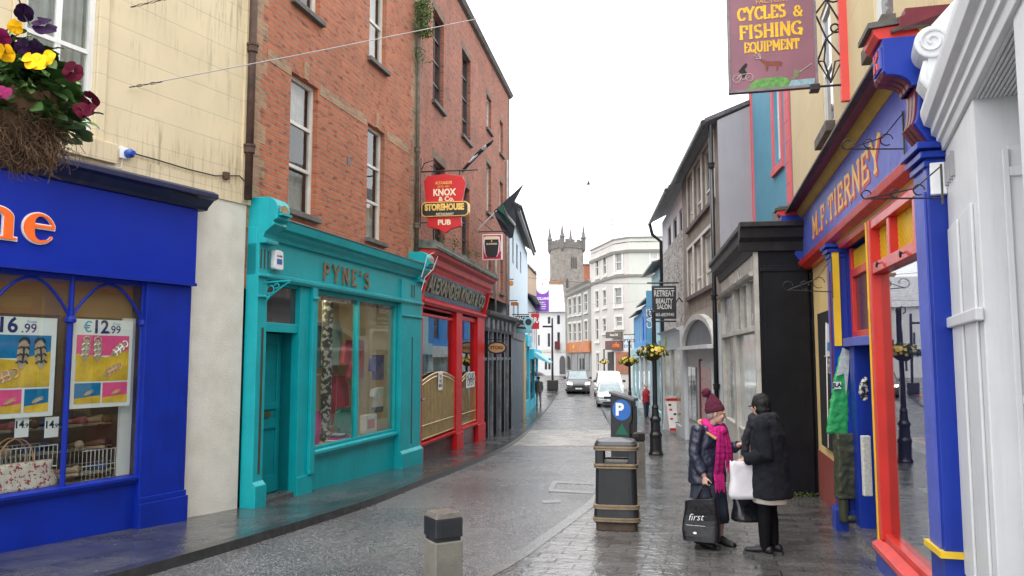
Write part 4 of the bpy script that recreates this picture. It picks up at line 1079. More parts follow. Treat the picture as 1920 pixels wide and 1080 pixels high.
def brass_screen(a, b, zb, zt_, y, solid):
    mb = MB(); n = max(8, int((b-a)/.12)); 
    hz = lambda q: zt_ - .12*(zt_-zb) + .12*(zt_-zb)*math.sin(math.pi*q)
    for i in range(n+1):
        q = i/n; mb.tube([(a+(b-a)*q, y, zb), (a+(b-a)*q, y, hz(q))], .008, 5)
    for dz in (0, -.09): mb.tube([(a+(b-a)*i/16, y-.01, hz(i/16)+dz) for i in range(17)], .016, 5)
    for zz in (zb+.03, zb+(zt_-zb)*.22): mb.tube([(a, y-.01, zz), (b, y-.01, zz)], .012, 5)
    s = mb.build('brass_screen', BRASS, F.o)
    if solid:
        MB().poly([(a,zb)] + [(b,zb)] + [(a+(b-a)*i/12, hz(i/12)) for i in range(12, -1, -1)], y+.02, y+.024).build('screen_backing', BRONZ, s)
zh = F.Z(800, 700, .0)
brass_screen(s1+.06, s2-.06, zsl+.03, F.Z(825, 697, 0), -.09, True)
brass_screen(s3+.06, s4-.06, zsl+.03, F.Z(880, 697, 0), -.09, False)
def notice(label, u0, u1, vt, vb, off, txt):
    a, b = F.S(u0, (vt+vb)/2, off), F.S(u1, (vt+vb)/2, off); z0, z1 = F.Z(u0, vb, off), F.Z(u0, vt, off)
    t = thing('notice', label, 'notice', F.world((a+b)/2, -off, z0), F.o.rotation_euler[2], 'paper notices in the pub windows')
    MB().box(-(b-a)/2, (b-a)/2, 0, .004, 0, z1-z0).build('sheet', WHITEP, t)
    n = len(txt)
    for i, q in enumerate(txt): text(q, (b-a)*.28, 'printed_line', BLACKP, t, 0, -.002, (z1-z0)*(1-(i+1)/(n+1)), .001, .001)
notice('narrow white notice in the left pub window', 822, 830, 698, 732, .13, ['THE', 'PUB', 'MENU'])
notice('wide white notice in the right pub window', 874, 890, 698, 728, .13, ['HOURS', 'OPEN'])
# iron bands and drip pipes
mb = MB(); mb.tube([(.02,-.2,F.Z(775,752,.15)),(s1+.02,-.2,F.Z(775,752,.15))], .02, 5); mb.build('iron_band', IRON, F.o)
t = thing('cable_loop', 'pale looping cable hanging over the red pub cornice', 'cable', F.world(.2, -.5, zft))
def wpts(F, lst, off): return [F.world(F.S(u, v, off), -off, F.Z(u, v, off)) for u, v in lst]
q = wpts(F, [(790,545),(797,520),(812,505),(821,480),(812,474),(801,480),(796,500),(790,520)], .6); base = F.world(.2,-.5,zft)
MB().tube([x-base for x in q], .008, 5).build('loop', mat('grey_cable', (.4,.38,.36), .6), t)
# --- black shuttered front on the far half
BLK = mat('black_paint', (.014,.014,.017), .3, .3, 3, streak=.3, dirtcol=(.05,.05,.055), coat=.3)
GRYP = mat('weathered_grey_paint', (.20,.20,.22), .6, .4, 4, dirt=.6, dirtcol=(.03,.03,.035))
xa = xe+.02; xb = L
zb1 = F.Z(960, 628, .1)
MB().prof([(0,zb1),(-.12,zb1),(-.14,zb1+.45),(-.3,zb1+.5),(-.33,zb1+.62),(-.02,zb1+.7)], xa, xb).build('cornice', mat('dark_grey_lead', (.07,.07,.075), .6, .4, 5, dirt=.5), F.o, bevel=.01)
for i in range(6):
    a = xa+.25+(xb-xa-.5)*i/6; MB().box(a, a+.32, -.2, -.11, zb1+.08, zb1+.4).build('carved_panel', GRYP, F.o, bevel=.02)
n = 7
for i in range(n+1):
    a = xa+(xb-xa-.16)*i/n; MB().box(a, a+.16, -.1, .0, F.g(a)-.1, zb1).build('pilaster', (GRYP if i % 2 == 0 else BLK), F.o, bevel=.008)
for i in range(n):
    a = xa+.16+(xb-xa-.16)*i/n; b = xa+(xb-xa-.16)*(i+1)/n
    mb = MB(); mb.box(a, b, .0, .05, F.g(a)-.1, zb1); mb.box(a+.05, b-.05, -.03, .0, F.g(a)+.6, zb1-.9)
    MB; mb.build('shutter', BLK, F.o, bevel=.006)
MB().box(xa, xb, -.07, .0, zb1-.95, zb1-.85).build('rail', GRYP, F.o)
t = thing('oval_sign', 'small black and gold oval sign hanging beside the red pub', 'sign', F.world(xe+.3, -.1, F.Z(918, 652, .3)), F.o.rotation_euler[2]-R(90)+R(90)*0, )
t.rotation_euler = (0, 0, math.atan2(-F.n.x*0+F.n.y, F.n.x) + 0)
def facing(F):       # rotation for a board that sticks out of a facade and is read from down the street (its +X runs away from the wall on the left side)
    return math.atan2(F.n.y, F.n.x)
t.rotation_euler = (0, 0, facing(F))
pts = lambda rx, rz, cx=0, cz=0, n=24: [(cx+rx*math.cos(2*math.pi*i/n), cz+rz*math.sin(2*math.pi*i/n)) for i in range(n)]
MB().poly(pts(.32,.20,.38), -.03, .03).build('board', BLACKP, t); MB().poly(pts(.27,.15,.38), -.034, -.0305).build('gold_field', mat('sign_tan', (.45,.28,.12), .5), t); text('STORE', .14, 'lettering', BLACKP, t, .38, -.036, 0, .001, .004)
MB().tube([(0,0,.26),(.7,0,.26)], .014, 5).build('arm', IRON, t)
# sandwich board on the pavement
q = gpt(918, 812); t = thing('sandwich_board', 'black sandwich board standing by the red pub', 'sandwich board', (q.x-.25, q.y, gz(q.y)), R(25))
for sgn in (-1, 1):
    mb = MB(); mb.M = Matrix.Translation((0, sgn*.22, 0)) @ Matrix.Rotation(R(12)*sgn, 4, 'X')
    mb.box(-.3,.3,-.015,.015,0,1.0); mb.poly([(.3*math.cos(R(a)), 1.0+.1*math.sin(R(a))) for a in range(0,181,20)], -.015, .015); mb.build('panel', BLK, t)
for i, s_ in enumerate(('FOOD', 'MUSIC', 'LIVE', 'DAILY')): 
    o = text(s_, .12, 'chalk_line', mat('chalk', (.6,.6,.58), .9), t, 0, -.03, .85-.18*i, .001, .002); o.data.transform(Matrix.Translation((0,-.22,0)) @ Matrix.Rotation(R(-12), 4, 'X'))

# ================================================================ SIGNS AND FLAGS ON THE LEFT SIDE
sy = F.S(790, 380)
Yb = F.world(sy).y
def hangsign(F, name, label, cat, u_wall, v_base, grp=None):
    s = F.S(u_wall, v_base); return thing(name, label, cat, F.world(s, 0, F.Z(u_wall, v_base)), facing(F), grp)
t = hangsign(F, 'pub_sign', 'red hanging pub sign with a black oval band across it', 'sign', 788, 436)
ob = t.location.copy()
def px2(t, u, v):        # photo point -> local (x, z) on the vertical board through t along its local X
    d = ray(u, v); ex = Vector((math.cos(t.rotation_euler[2]), math.sin(t.rotation_euler[2]), 0)); n = Vector((-ex.y, ex.x, 0))
    q = n.dot(Vector((t.location.x, t.location.y, 0))) / n.dot(Vector((d.x, d.y, 0)))
    w = Vector((d.x*q, d.y*q, EYE+d.z*q)); r = w - t.location
    return (r.dot(ex), r.z)
SIGNRED = mat('sign_red', (.55,.012,.015), .4, .05, 3); SIGNCREAM = mat('sign_cream', (.80,.70,.50), .5, .05, 3); SIGNGOLD = mat('sign_gold', (.80,.50,.12), .4, .2, 9)
out = [px2(t, u, v) for u, v in [(796,340),(800,336),(802,331),(835,327),(868,331),(870,336),(874,341),(868,372),(864,400),(866,424),(846,430),(836,438),(822,430),(802,426),(803,400),(799,372)]]
MB().poly(out, -.05, .05).build('board', SIGNRED, t, bevel=.008)
(ax, az), (bx, bz) = px2(t, 793, 392), px2(t, 879, 392)
cxx = (ax+bx)/2; hw = (bx-ax)/2; hz = (px2(t,835,380)[1]-px2(t,835,406)[1])/2
def rrect(cx, cz, hw, hz, r, n=5): 
    o = []
    for qx, qz, a0 in ((1,1,0),(-1,1,90),(-1,-1,180),(1,-1,270)):
        o += [(cx+qx*(hw-r)+r*math.cos(R(a0+90*i/n)), cz+qz*(hz-r)+r*math.sin(R(a0+90*i/n))) for i in range(n+1)]
    return o
zc = px2(t, 835, 393)[1]
MB().poly(rrect(cxx, zc, hw*1.02, hz*1.05, hz*.6), -.085, .085).build('band', SIGNGOLD, t); MB().poly(rrect(cxx, zc, hw*.98, hz*.93, hz*.55), -.09, .09).build('band_face', BLACKP, t)
W = bx-ax
def tl(s, u, v, hpx, m, bold=.004, maxw=None, y=-.055, nm='lettering'):
    x, z = px2(t, u, v); h = hpx/1450*Yb*1.35
    o = text(s, h, nm, m, t, 0, 0, 0, .003, bold)
    xs_ = [q.co.x for q in o.data.vertices]; w = max(xs_)-min(xs_)
    k = 1 if maxw is None else (maxw/1450*Yb)/w
    o.data.transform(Matrix.Translation((x, y, z)) @ Matrix.Diagonal((k,1,1,1)))
    return o
tl('ALEXANDER', 833, 344, 6, SIGNGOLD, .001, 33); tl('ESTD 1891', 833, 351, 4, SIGNGOLD, 0, 22); tl('KNOX', 834, 362, 13, SIGNCREAM, .008, 44); tl('& Co.', 838, 374, 9, SIGNCREAM, .004, 30)
tl('STOREHOUSE', 835, 390, 12, SIGNGOLD, .012, 76, -.095); tl('RESTAURANT', 836, 403, 5, SIGNCREAM, .001, 34, -.095); tl('PUB', 834, 418, 10, SIGNCREAM, .006, 25)
mb = MB(); z_ = px2(t, 800, 322)[1]; 
mb.tube([(0,0,px2(t,790,296)[1]), (0,0,px2(t,790,425)[1])], .02, 6); mb.tube([(0,0,z_), (W*1.25,0,z_)], .018, 6)
mb.tube([(0,0,z_+.02),(.08,0,z_+.2),(.28,0,z_+.26),(.36,0,z_+.18),(.30,0,z_+.1),(.22,0,z_+.14)], .012, 5)
for q in (.25, .85): mb.tube([(W*q,0,z_), (W*q,0,px2(t,835,330)[1])], .01, 5)
mb.tube([(0,0,px2(t,790,418)[1]), (px2(t,803,418)[0],0,px2(t,790,418)[1])], .012, 5)
mb.build('iron_bracket', IRON, t)
# beer sign
t = hangsign(F, 'beer_sign', 'small square red sign with a dark beer glass on it', 'sign', 897, 488)
ob = t.location; Yb = ob.y
(x0, z0), (x1, z1) = px2(t, 905, 488), px2(t, 942, 439)
MB().box(x0, x1, -.05, .05, z0, z1).build('case', WHITEP, t, bevel=.01); MB().box(x0+.03, x1-.03, -.056, .056, z0+.03, z1-.03).build('red_face', mat('sign_crimson', (.5,.012,.05), .35, .05, 3), t)
cxm = (x0+x1)/2-.015; cw = (x1-x0)*.36; zt2, zb2 = z1-.12, z0+.13
gp = [(cxm-cw*.95, zt2), (cxm+cw*.95, zt2), (cxm+cw, zt2-.2*(zt2-zb2)), (cxm+cw*.86, zb2+.2*(zt2-zb2)), (cxm+cw*.6, zb2), (cxm-cw*.6, zb2), (cxm-cw*.86, zb2+.2*(zt2-zb2)), (cxm-cw, zt2-.2*(zt2-zb2))]
MB().poly([(cxm+(p[0]-cxm)*1.18, (zt2+zb2)/2+(p[1]-(zt2+zb2)/2)*1.14) for p in gp], -.06, .06).build('glass_outline', mat('sign_pink_white', (.8,.62,.62), .4), t)
MB().poly([(p[0], p[1]-.05) for p in gp], -.064, .064).build('dark_beer', BLACKP, t); MB().poly(rrect(cxm, zt2+.0, cw*.95, .05, .045), -.067, .067).build('head', SIGNCREAM, t)
MB().tube([(cxm+cw*.9,-.05,zt2-.1),(x1-.05,-.05,zt2-.12),(x1-.05,-.05,zb2+.15),(cxm+cw*.8,-.05,zb2+.1)], .018, 6).build('handle', mat('sign_pink_white', (.8,.62,.62)), t)
text('GUINNESS', .075, 'lettering', SIGNCREAM, t, cxm, -.068, zt2-.19, .001, .002); MB().poly([(cxm-.02,zt2-.14),(cxm+.02,zt2-.12),(cxm+.02,zt2-.08),(cxm-.015,zt2-.07)], -.068, -.064).build('harp_emblem', SIGNGOLD, t)
mb = MB(); mb.tube([(0,0,z1+.09), (x1+.1,0,z1+.09)], .02, 6); mb.tube([(0,0,z1+.5),(x1*.6,0,z1+.1)], .012, 5); mb.build('iron_bracket', IRON, t)
for q in (.2,.8): pass
# flags
FLAGC = []
def flagpole(label, ub, vb, ut, vt, cloth, m, poles, grp='flags on the red brick house'):
    s = F.S(ub, vb); b = F.world(s, 0, F.Z(ub, vb)); tip = P(ut, vt, b.y + .3)
    t = thing('flag', label, 'flag', b, 0, grp)
    MB().tube([(0,0,0), (tip-b)], [.022,.014], 8).build('pole', poles, t, smooth=True)
    for nm, c, pts, th in cloth:
        vs = []; 
        for k, (u, v) in enumerate(pts):
            q = P(u, v, b.y + .3*(.3+.5*(k/len(pts)))) - b; vs.append(q)
        c0 = sum(vs, Vector())/len(vs)
        mb = MB(); n = len(vs); d = Vector((0,.012+th,0))
        mb.add([v-d for v in vs]+[c0-d*4]+[v+d for v in vs]+[c0-d*2], [(i,(i+1)%n,n) for i in range(n)]+[(n+1+i,n+1+(i+1)%n,2*n+1) for i in range(n)]+[(i,(i+1)%n,(i+1)%n+n+1,i+n+1) for i in range(n)])
        mb.build(nm, c, t)
    return t
BLKC = mat('black_flag_cloth', (.018,.02,.03), .8, .2, 6); GRNC = mat('dark_green_cloth', (.01,.07,.05), .8, .2, 6); WHC = mat('white_flag_cloth', (.6,.62,.66), .8, .1, 6)
flagpole('black, dark green and white flag drooping from a slanted pole above the beer sign', 894, 432, 984, 343,
  [('cloth', BLKC, [(983,344),(962,363),(926,396),(928,404),(940,430),(955,447),(962,430),(968,410),(963,385),(960,366)], 0),
   ('green_stripe', GRNC, [(932,392),(944,382),(950,400),(964,424),(950,422),(936,404)], .02), ('white_stripe', WHC, [(944,386),(950,400),(967,420),(966,425),(952,414),(943,394)], .035),
   ('cloth', BLKC, [(928,404),(926,396),(936,402),(948,420),(958,425),(966,422),(962,445),(955,447),(944,436)], .01)], BLKC, WHITE)
flagpole('striped black and white flag furled along a slanted pole beside the pub sign', 866, 322, 926, 264,
  [('cloth', BLKC, [(866,318),(876,306),(884,300),(880,310),(870,322)], 0), ('white_stripe', WHC, [(878,305),(888,292),(897,287),(893,297),(884,306)], 0), ('cloth', BLKC, [(888,292),(902,278),(908,274),(906,284),(897,291)], 0),
   ('white_stripe', WHC, [(902,279),(911,271),(915,268),(912,277),(906,283)], .01), ('cloth', BLKC, [(911,271),(925,262),(922,270),(913,277)], .01)], BLKC, IRON)
# pipes on the far half
for uu, lab in ((926, 'thin pale pipe running down the red brick wall, nearer the camera'), (948, 'thin pale pipe at the far corner of the red brick wall')):
    s_ = F.S(uu, 500); p = F.world(s_, -.06, 0)
    downpipe(lab, [(p.x,p.y,F.base+F.Z(uu, 440 if uu == 926 else 300)), (p.x,p.y,F.base+zb1+.7)], .04, mat('pale_pipe', (.42,.4,.38), .6, .2, 5, dirt=.4), (.5,))

# ================================================================ HOUSES FARTHER DOWN ON THE LEFT
PBLUE = mat('pale_blue_render', (.60,.69,.75), .8, .05, 2, streak=.2)
F = Fac('house', 'pale blue rendered house beyond the red brick one', 'house', (-.1, 29.6), (.87, 42.8))
L = F.L; top = F.Z(984, 462)
Wp = [(F.S(u0), F.S(u1), F.Z(u0, b), F.Z(u0, a)) for u0, u1, a, b in ((960.5,963.5,440,492), (968,971,455,502), (975,977.5,470,510), (962,965,566,600), (970,973,566,598))]
zsh = F.Z(975, 640)
mb = MB(); wall_grid(mb, 0, L, -.4, top, Wp, .15); shell(mb, 0, L, -.4, top, 7); mb.build('wall', PBLUE, F.o)
for w in Wp: sash(F, w, DARKF, PANED, None, y=.08, fw=.05)
gable_roof(F, 0, L, top, 7, 2.4, SLATE, .05, .5)
MB().box(0, L, -.42, -.3, top-.14, top-.02).build('gutter', IRON, F.o)
GREYB = mat('slate_blue_paint', (.10,.13,.165), .5, .15, 3, streak=.2)
MB().prof([(0,zsh),(-.15,zsh),(-.2,zsh+.5),(-.35,zsh+.6),(0,zsh+.7)], 0, L*.55).build('shop_cornice', GRYP, F.o)
n = 9
for i in range(n):
    a = L*.55*i/n; MB().box(a+.04, a+L*.55/n-.04, -.1, 0, F.g(a)-.1, zsh).build('shutter', GREYB, F.o, bevel=.01)
OCH = mat('ochre_paint', (.55,.35,.12), .7, .1, 3)
MB().box(L*.56, L*.68, -.12, 0, F.g(L*.6)-.1, zsh+.2).build('ochre_strip', OCH, F.o)
CY = mat('cyan_paint', (.03,.52,.68), .5, .06, 2)
mb = MB(); mb.box(L*.69, L-.0, -.10, 0, F.g(L*.8)-.1, F.g(L*.8)+.7); mb.box(L*.69, L*.74, -.10, 0, F.g(L*.8)+.7, zsh+.1); mb.box(L*.95, L, -.10, 0, F.g(L*.8)+.7, zsh+.1); mb.box(L*.69, L, -.22, 0, zsh-.2, zsh+.4)
mb.build('shop_surround', CY, F.o, bevel=.01); MB().box(L*.74, L*.95, -.05, -.04, F.g(L*.8)+.7, zsh-.2).build('shop_pane', PANED, F.o)
# hanging signs there
def boxsign(F, name, label, u0, u1, vt, vb, m, th=.04, grp=None, arm=True, shape=None):
    s_ = F.S(u0-6, (vt+vb)/2); t = thing(name, label, 'sign', F.world(max(.1, min(F.L-.1, s_)), 0, F.Z(u0-3, vb)), facing(F), grp)
    (x0, z0), (x1, z1) = px2(t, u0, vb), px2(t, u1, vt)
    if shape == 'round': MB().poly([((x0+x1)/2+(x1-x0)/2*math.cos(R(a)), (z0+z1)/2+(z1-z0)/2*math.sin(R(a))) for a in range(0,360,18)], -th, th).build('board', m, t)
    else: MB().box(x0, x1, -th, th, z0, z1).build('board', m, t, bevel=.01)
    if arm: MB().tube([(0,0,z1+.05),(x1,0,z1+.05)], .02, 5).build('arm', IRON, t)
    return t, x0, x1, z0, z1
F_PB = F
DKS = mat('sign_black', (.02,.022,.025), .4, .1, 3)
t, x0, x1, z0, z1 = boxsign(F, 'cafe_sign', 'black coffee sign with a pale blue map pin over its corner', 966, 992, 592, 616, DKS)
text('SPACE', (z1-z0)*.38, 'lettering', WHITEP, t, (x0+x1)/2-.05, -.045, z1-.12, .002, .002, sx=.8); text('COFFEE', (z1-z0)*.22, 'small_lettering', WHITEP, t, (x0+x1)/2-.05, -.045, z0+.1, .002, .001)
PALEC = mat('pale_cyan', (.25,.62,.72), .4, .05, 3)
cx_, cz_ = px2(t, 991, 604); mb = MB(); mb.poly([(cx_+.2*math.cos(R(a)), cz_+.2*math.sin(R(a))) for a in range(-40,221,20)] + [(cx_, cz_-.48)], -.09, -.05); mb.build('map_pin', PALEC, t); MB().poly([(cx_+.13*math.cos(R(a)), cz_+.13*math.sin(R(a))) for a in range(0,360,20)], -.1, -.09).build('pin_face', DKS, t)
t, x0, x1, z0, z1 = boxsign(F, 'shade_sign', 'narrow turquoise strip sign below the black coffee sign', 968, 998, 618, 624, PALEC, .05, arm=False)
t, x0, x1, z0, z1 = boxsign(F, 'wooden_sign', 'small rust coloured sign on the pale blue house', 958, 970, 566, 573, mat('rust_paint', (.45,.14,.05), .6), .04)
t, x0, x1, z0, z1 = boxsign(F, 'round_sign', 'small round orange sign high on the pale blue house', 954, 963, 526, 536, mat('orange_sign', (.75,.28,.08), .5), .05, shape='round')
# low house, tan gable house
LOWM = mat('pale_lilac_render', (.55,.52,.52), .8, .08, 2)
F = Fac('house', 'low pale house with dark eaves between the pale blue and the tan house', 'house', (.87, 42.8), (1.70, 54))
L = F.L; top = F.Z(990, 560)
mb = MB(); wall_grid(mb, 0, L, -.3, top, [(1,1.9,3.9,5.2),(4.5,5.4,3.9,5.2),(8,8.9,3.9,5.2)], .15); shell(mb, 0, L, -.3, top, 7); mb.build('wall', LOWM, F.o)
for a in (1,4.5,8): sash(F, (a,a+.9,3.9,5.2), WHITE, PANED, None, y=.08)
gable_roof(F, 0, L, top, 7, 1.8, SLATE, .0, .5)
mb = MB(); zq = 2.9
mb.box(.1, L-.1, -.35, 0, zq, zq+.55); mb.box(.1,.3,-.12,0,-.2,zq); mb.box(L-.3,L-.1,-.12,0,-.2,zq); mb.box(L*.5-.1,L*.5+.1,-.12,0,-.2,zq); mb.box(.1,L-.1,-.1,0,-.2,.5)
mb.build('shop_surround', CY, F.o, bevel=.01); MB().box(.3, L-.3, -.04, -.02, .5, zq).build('shop_pane', PANED, F.o)
MB().prof([(-.35,zq+.1),(-1.2,zq-.25),(-1.2,zq-.2),(-.35,zq+.4)], .2, L*.6).build('awning', PALEC, F.o)
F_LOW = F
t, x0, x1, z0, z1 = boxsign(F, 'round_red_sign', 'red sign with white letters beside the coffee sign', 996, 1011, 588, 617, SIGNRED, .05)
text('BRA', (z1-z0)*.5, 'lettering', WHITEP, t, (x0+x1)/2+.03, -.055, (z0+z1)/2+.05, .003, .01, sx=.8)
t = hangsign(F, 'banner', 'purple festival banner with a white disc at its top', 'banner', 1000, 583)
PURP = mat('purple_banner', (.20,.05,.38), .6, .05, 3)
(x0, z0), (x1, z1) = px2(t, 1006, 584), px2(t, 1029, 508)
MB().box(x0, x1, -.012, .012, z0, z1-.1).build('cloth', PURP, t)
cz_ = px2(t, 1017, 540)[1]; r_ = (x1-x0)*.5
MB().box(x0, x1, -.018, -.0125, cz_, z1).build('pale_top', mat('banner_white', (.78,.76,.82), .6), t)
MB().poly([((x0+x1)/2+r_*math.cos(R(a)), cz_+r_*.95*math.sin(R(a))) for a in range(180,361,12)], -.018, -.0125).build('white_disc', mat('banner_white', (.78,.76,.82), .6), t)
MB().poly([((x0+x1)/2+.05*math.cos(R(a)), cz_+.25+.07*math.sin(R(a))) for a in range(0,360,30)], -.02, -.018).build('crest', mat('grey_print', (.3,.3,.35), .6), t)
text('HOLLAND', (x1-x0)*.28, 'lettering', WHITEP, t, (x0+x1)/2, -.02, px2(t,1017,560)[1], .002, .006, sx=.85)
for i in range(4): text(('FAMILY','FESTIVAL','SUMMER','ENNIS')[i], (x1-x0)*.14, 'small_text', WHITEP, t, (x0+x1)/2, -.02, px2(t,1017,567+4*i)[1], .001, .001)
mb = MB(); mb.tube([(0,0,z1),(x1,0,z1)], .02, 5); mb.tube([(0,0,z0),(x1,0,z0)], .02, 5); mb.build('arms', mat('grey_arm', (.3,.3,.3), .5), t)
TANR = mat('tan_render', (.36,.28,.21), .85, .08, 1.5, streak=.25)
# house turned with its gable to the camera
F = Fac('house', 'tan rendered house with a plain sloping gable facing up the street', 'house', (-4.2, 54.0), (P(1007,600,54).x, 54.0))
z_e = F.Z(1006, 518); zpk = F.Z(975, 483)
mb = MB(); mb.poly([(0,-.4),(F.L,-.4),(F.L,z_e),(F.L-(F.L*.35),z_e+(zpk-z_e)*F.L*.35/1.25),(0,z_e)], 0, 9); mb.build('wall', TANR, F.o)
pk = z_e+(zpk-z_e)*F.L*.35/1.25
mb = MB(); mb.poly([(F.L-F.L*.35,pk+.02),(F.L+.15,z_e-.05),(F.L+.15,z_e+.1),(F.L-F.L*.35,pk+.18),(-.15,z_e+.1),(-.15,z_e-.05)], -.12, 9.1); mb.build('roof', SLATE, F.o)
MB().box(F.L+.02, F.L+.2, -.2, 9, z_e-.12, z_e+.02).build('gutter', IRON, F.o)
# ================================================================ RIGHT SIDE: CREAM HOUSE WITH THE BLUE, RED AND YELLOW SHOP
F = Fac('house', 'cream house with the blue, red and yellow cycle and fishing shop front', 'house', (1.794+.243*12.3, 12.3), (1.794+.243*5.2, 5.2))
FT = F; L = F.L
CREAM2 = ashlar('yellow_cream_render', (.66,.54,.31), 3.0, 1.2, (.5,.42,.26), .8, (.25,.2,.12), .7)
COBALT = mat('cobalt_blue_paint', (.008,.035,.33), .38, .12, 2.5, streak=.4, dirtcol=(.01,.015,.1), dirt=.2, spec=.4, bump=.08, bs=20)
PERI = mat('periwinkle_blue_paint', (.085,.12,.50), .5, .15, 2.5, streak=.5, dirtcol=(.07,.09,.3), dirt=.3, bump=.5, bs=11)
RED2 = mat('scarlet_paint', (.62,.03,.022), .38, .12, 3, streak=.3, dirtcol=(.2,.02,.02), coat=.15, bump=.1, bs=16)
MARO = mat('maroon_paint', (.14,.012,.022), .4, .2, 4, streak=.4, dirtcol=(.04,.01,.01))
YEL = mat('yellow_paint', (.80,.52,.02), .45, .08, 4, streak=.2, dirtcol=(.4,.25,.02))
OCHRE = mat('ochre_yellow_paint', (.42,.26,.03), .5, .15, 4, streak=.3, dirtcol=(.2,.13,.03))
REDBR = mat('red_brown_render', (.30,.06,.045), .8, .12, 2, dirt=.3)
zc = F.Z(1480, 393, .35)              # cornice top
zft = F.Z(1600, 276, .13); zfb = F.Z(1620, 385, .14)
zrt = F.Z(1700, 372, .05); zb1 = F.Z(1700, 469, .05); zb0 = F.Z(1700, 492, .05)
sA0 = F.S(1558, 700, .18); sA1 = sA0+.34           # far column
sB = F.S(1640, 700, .12)                            # far corner post of the bay window
sC = F.S(1768, 700, .1)                             # near column
zsl = F.Z(1645, 1000, .12)
up = [(F.S(1545, 200)-.1, F.S(1545,200)+.75, zc+.75, zc+2.5), (F.S(1640, 60), F.S(1640,60)+.75, zc+.75, zc+2.5)]
mb = MB(); wall_grid(mb, -1.95, L, zc+.05, 9.5, up, .2); shell(mb, -1.95, L, -.6, 9.5, 7); mb.quad((-1.95,0,3),(-.0,0,3),(-.0,0,zc+.05),(-1.95,0,zc+.05)); mb.build('wall', CREAM2, F.o)
for w in up: sash(F, w, WHITE, PANE, STONE, y=.05, fw=.08, sill_h=.14, sill_out=.12)
gable_roof(F, -1.95, L, 9.5, 7, 2.2, SLATE)
# yellow wall with red-brown base left of the shop
zyb = F.Z(1560, 862, .0)
MB().quad((-.1,0,zyb),(sA0+.1,0,zyb),(sA0+.1,0,zc),(-.1,0,zc)).build('side_bay', mat('yellow_render', (.85,.62,.27), .75, .08, 1.2, streak=.5, dirtcol=(.3,.22,.1), bump=.15, bs=10), F.o)
MB().box(-.1, sA0+.1, -.015, .0, -.5, zyb).build('painted_base', REDBR, F.o)
# sign board
F1 = .02
fas = MB().box(F1, L-.02, -.13, 0, zfb, zft+.02).build('fascia', PERI, F.o, bevel=.004)
MB().prof([(0,zft),(-.14,zft),(-.17,zft+.03),(-.26,zft+.22),(-.26,zft+.25),(0,zft+.25)], .0, L-.02).build('yellow_cove', OCHRE, F.o)
hC = zc-(zft+.25)
MB().prof([(0,zft+.251),(-.29,zft+.251),(-.29,zft+.25+hC*.25),(-.33,zft+.25+hC*.35),(-.33,zft+.25+hC*.75),(-.36,zft+.25+hC*.85),(0,zft+.25+hC*.85)], -.06, L-.0).build('cornice', MARO, F.o, bevel=.005)
MB().prof([(0,zc-hC*.15+.002),(-.38,zc-hC*.15+.002),(-.38,zc),(0,zc+.12)], -.1, L).build('lead_capping', mat('dirty_lead', (.06,.055,.05), .6, .4, 5, dirt=.7, dirtcol=(.15,.14,.12), bump=.5), F.o)
MB().prof([(0,zfb-.12),(-.10,zfb-.12),(-.19,zfb-.07),(-.21,zfb),(-.13,zfb+.03),(0,zfb+.03)], F1, L-.25).build('red_moulding', RED2, F.o, bevel=.004)
MB().prof([(0,zfb-.17),(-.08,zfb-.17),(-.12,zfb-.121),(0,zfb-.121)], sA0, L-.3).build('yellow_moulding', OCHRE, F.o)
MB().box(sA0+.05, L-.3, -.06, 0, zrt+.0, zfb-.171).build('blue_frieze', PERI, F.o)
MB().prof([(0,zrt-.01),(-.09,zrt-.01),(-.11,zrt+.07),(0,zrt+.07)], sA1, L-.3).build('drip_rail', RED2, F.o)
# lettering
LETT = mat('letter_gold', (.80,.50,.12), .5, .15, 8); LETR = mat('letter_red', (.60,.05,.04), .5, .1, 8)
s0, s1 = F.S(1523, 420, .14), F.S(1648, 295, .14)
zl0, zl1 = F.Z(1585, 382, .14), F.Z(1585, 330, .14)
tot = block(MB(), 'M.F.TIERNEY', 0, 0, 1, .1, gap=.28); hh = zl1-zl0; wx = (s1-s0)/(tot*hh)
mb = MB(); block(mb, 'M.F.TIERNEY', s0+.03, zl0-.03, hh, .07, y=-.13, depth=.004, wx=wx, gap=.28); mb.build('letter_shadow', LETR, fas)
mb = MB(); block(mb, 'M.F.TIERNEY', s0, zl0, hh, .062, y=-.134, depth=.005, wx=wx, gap=.28); mb.build('lettering', LETT, fas)
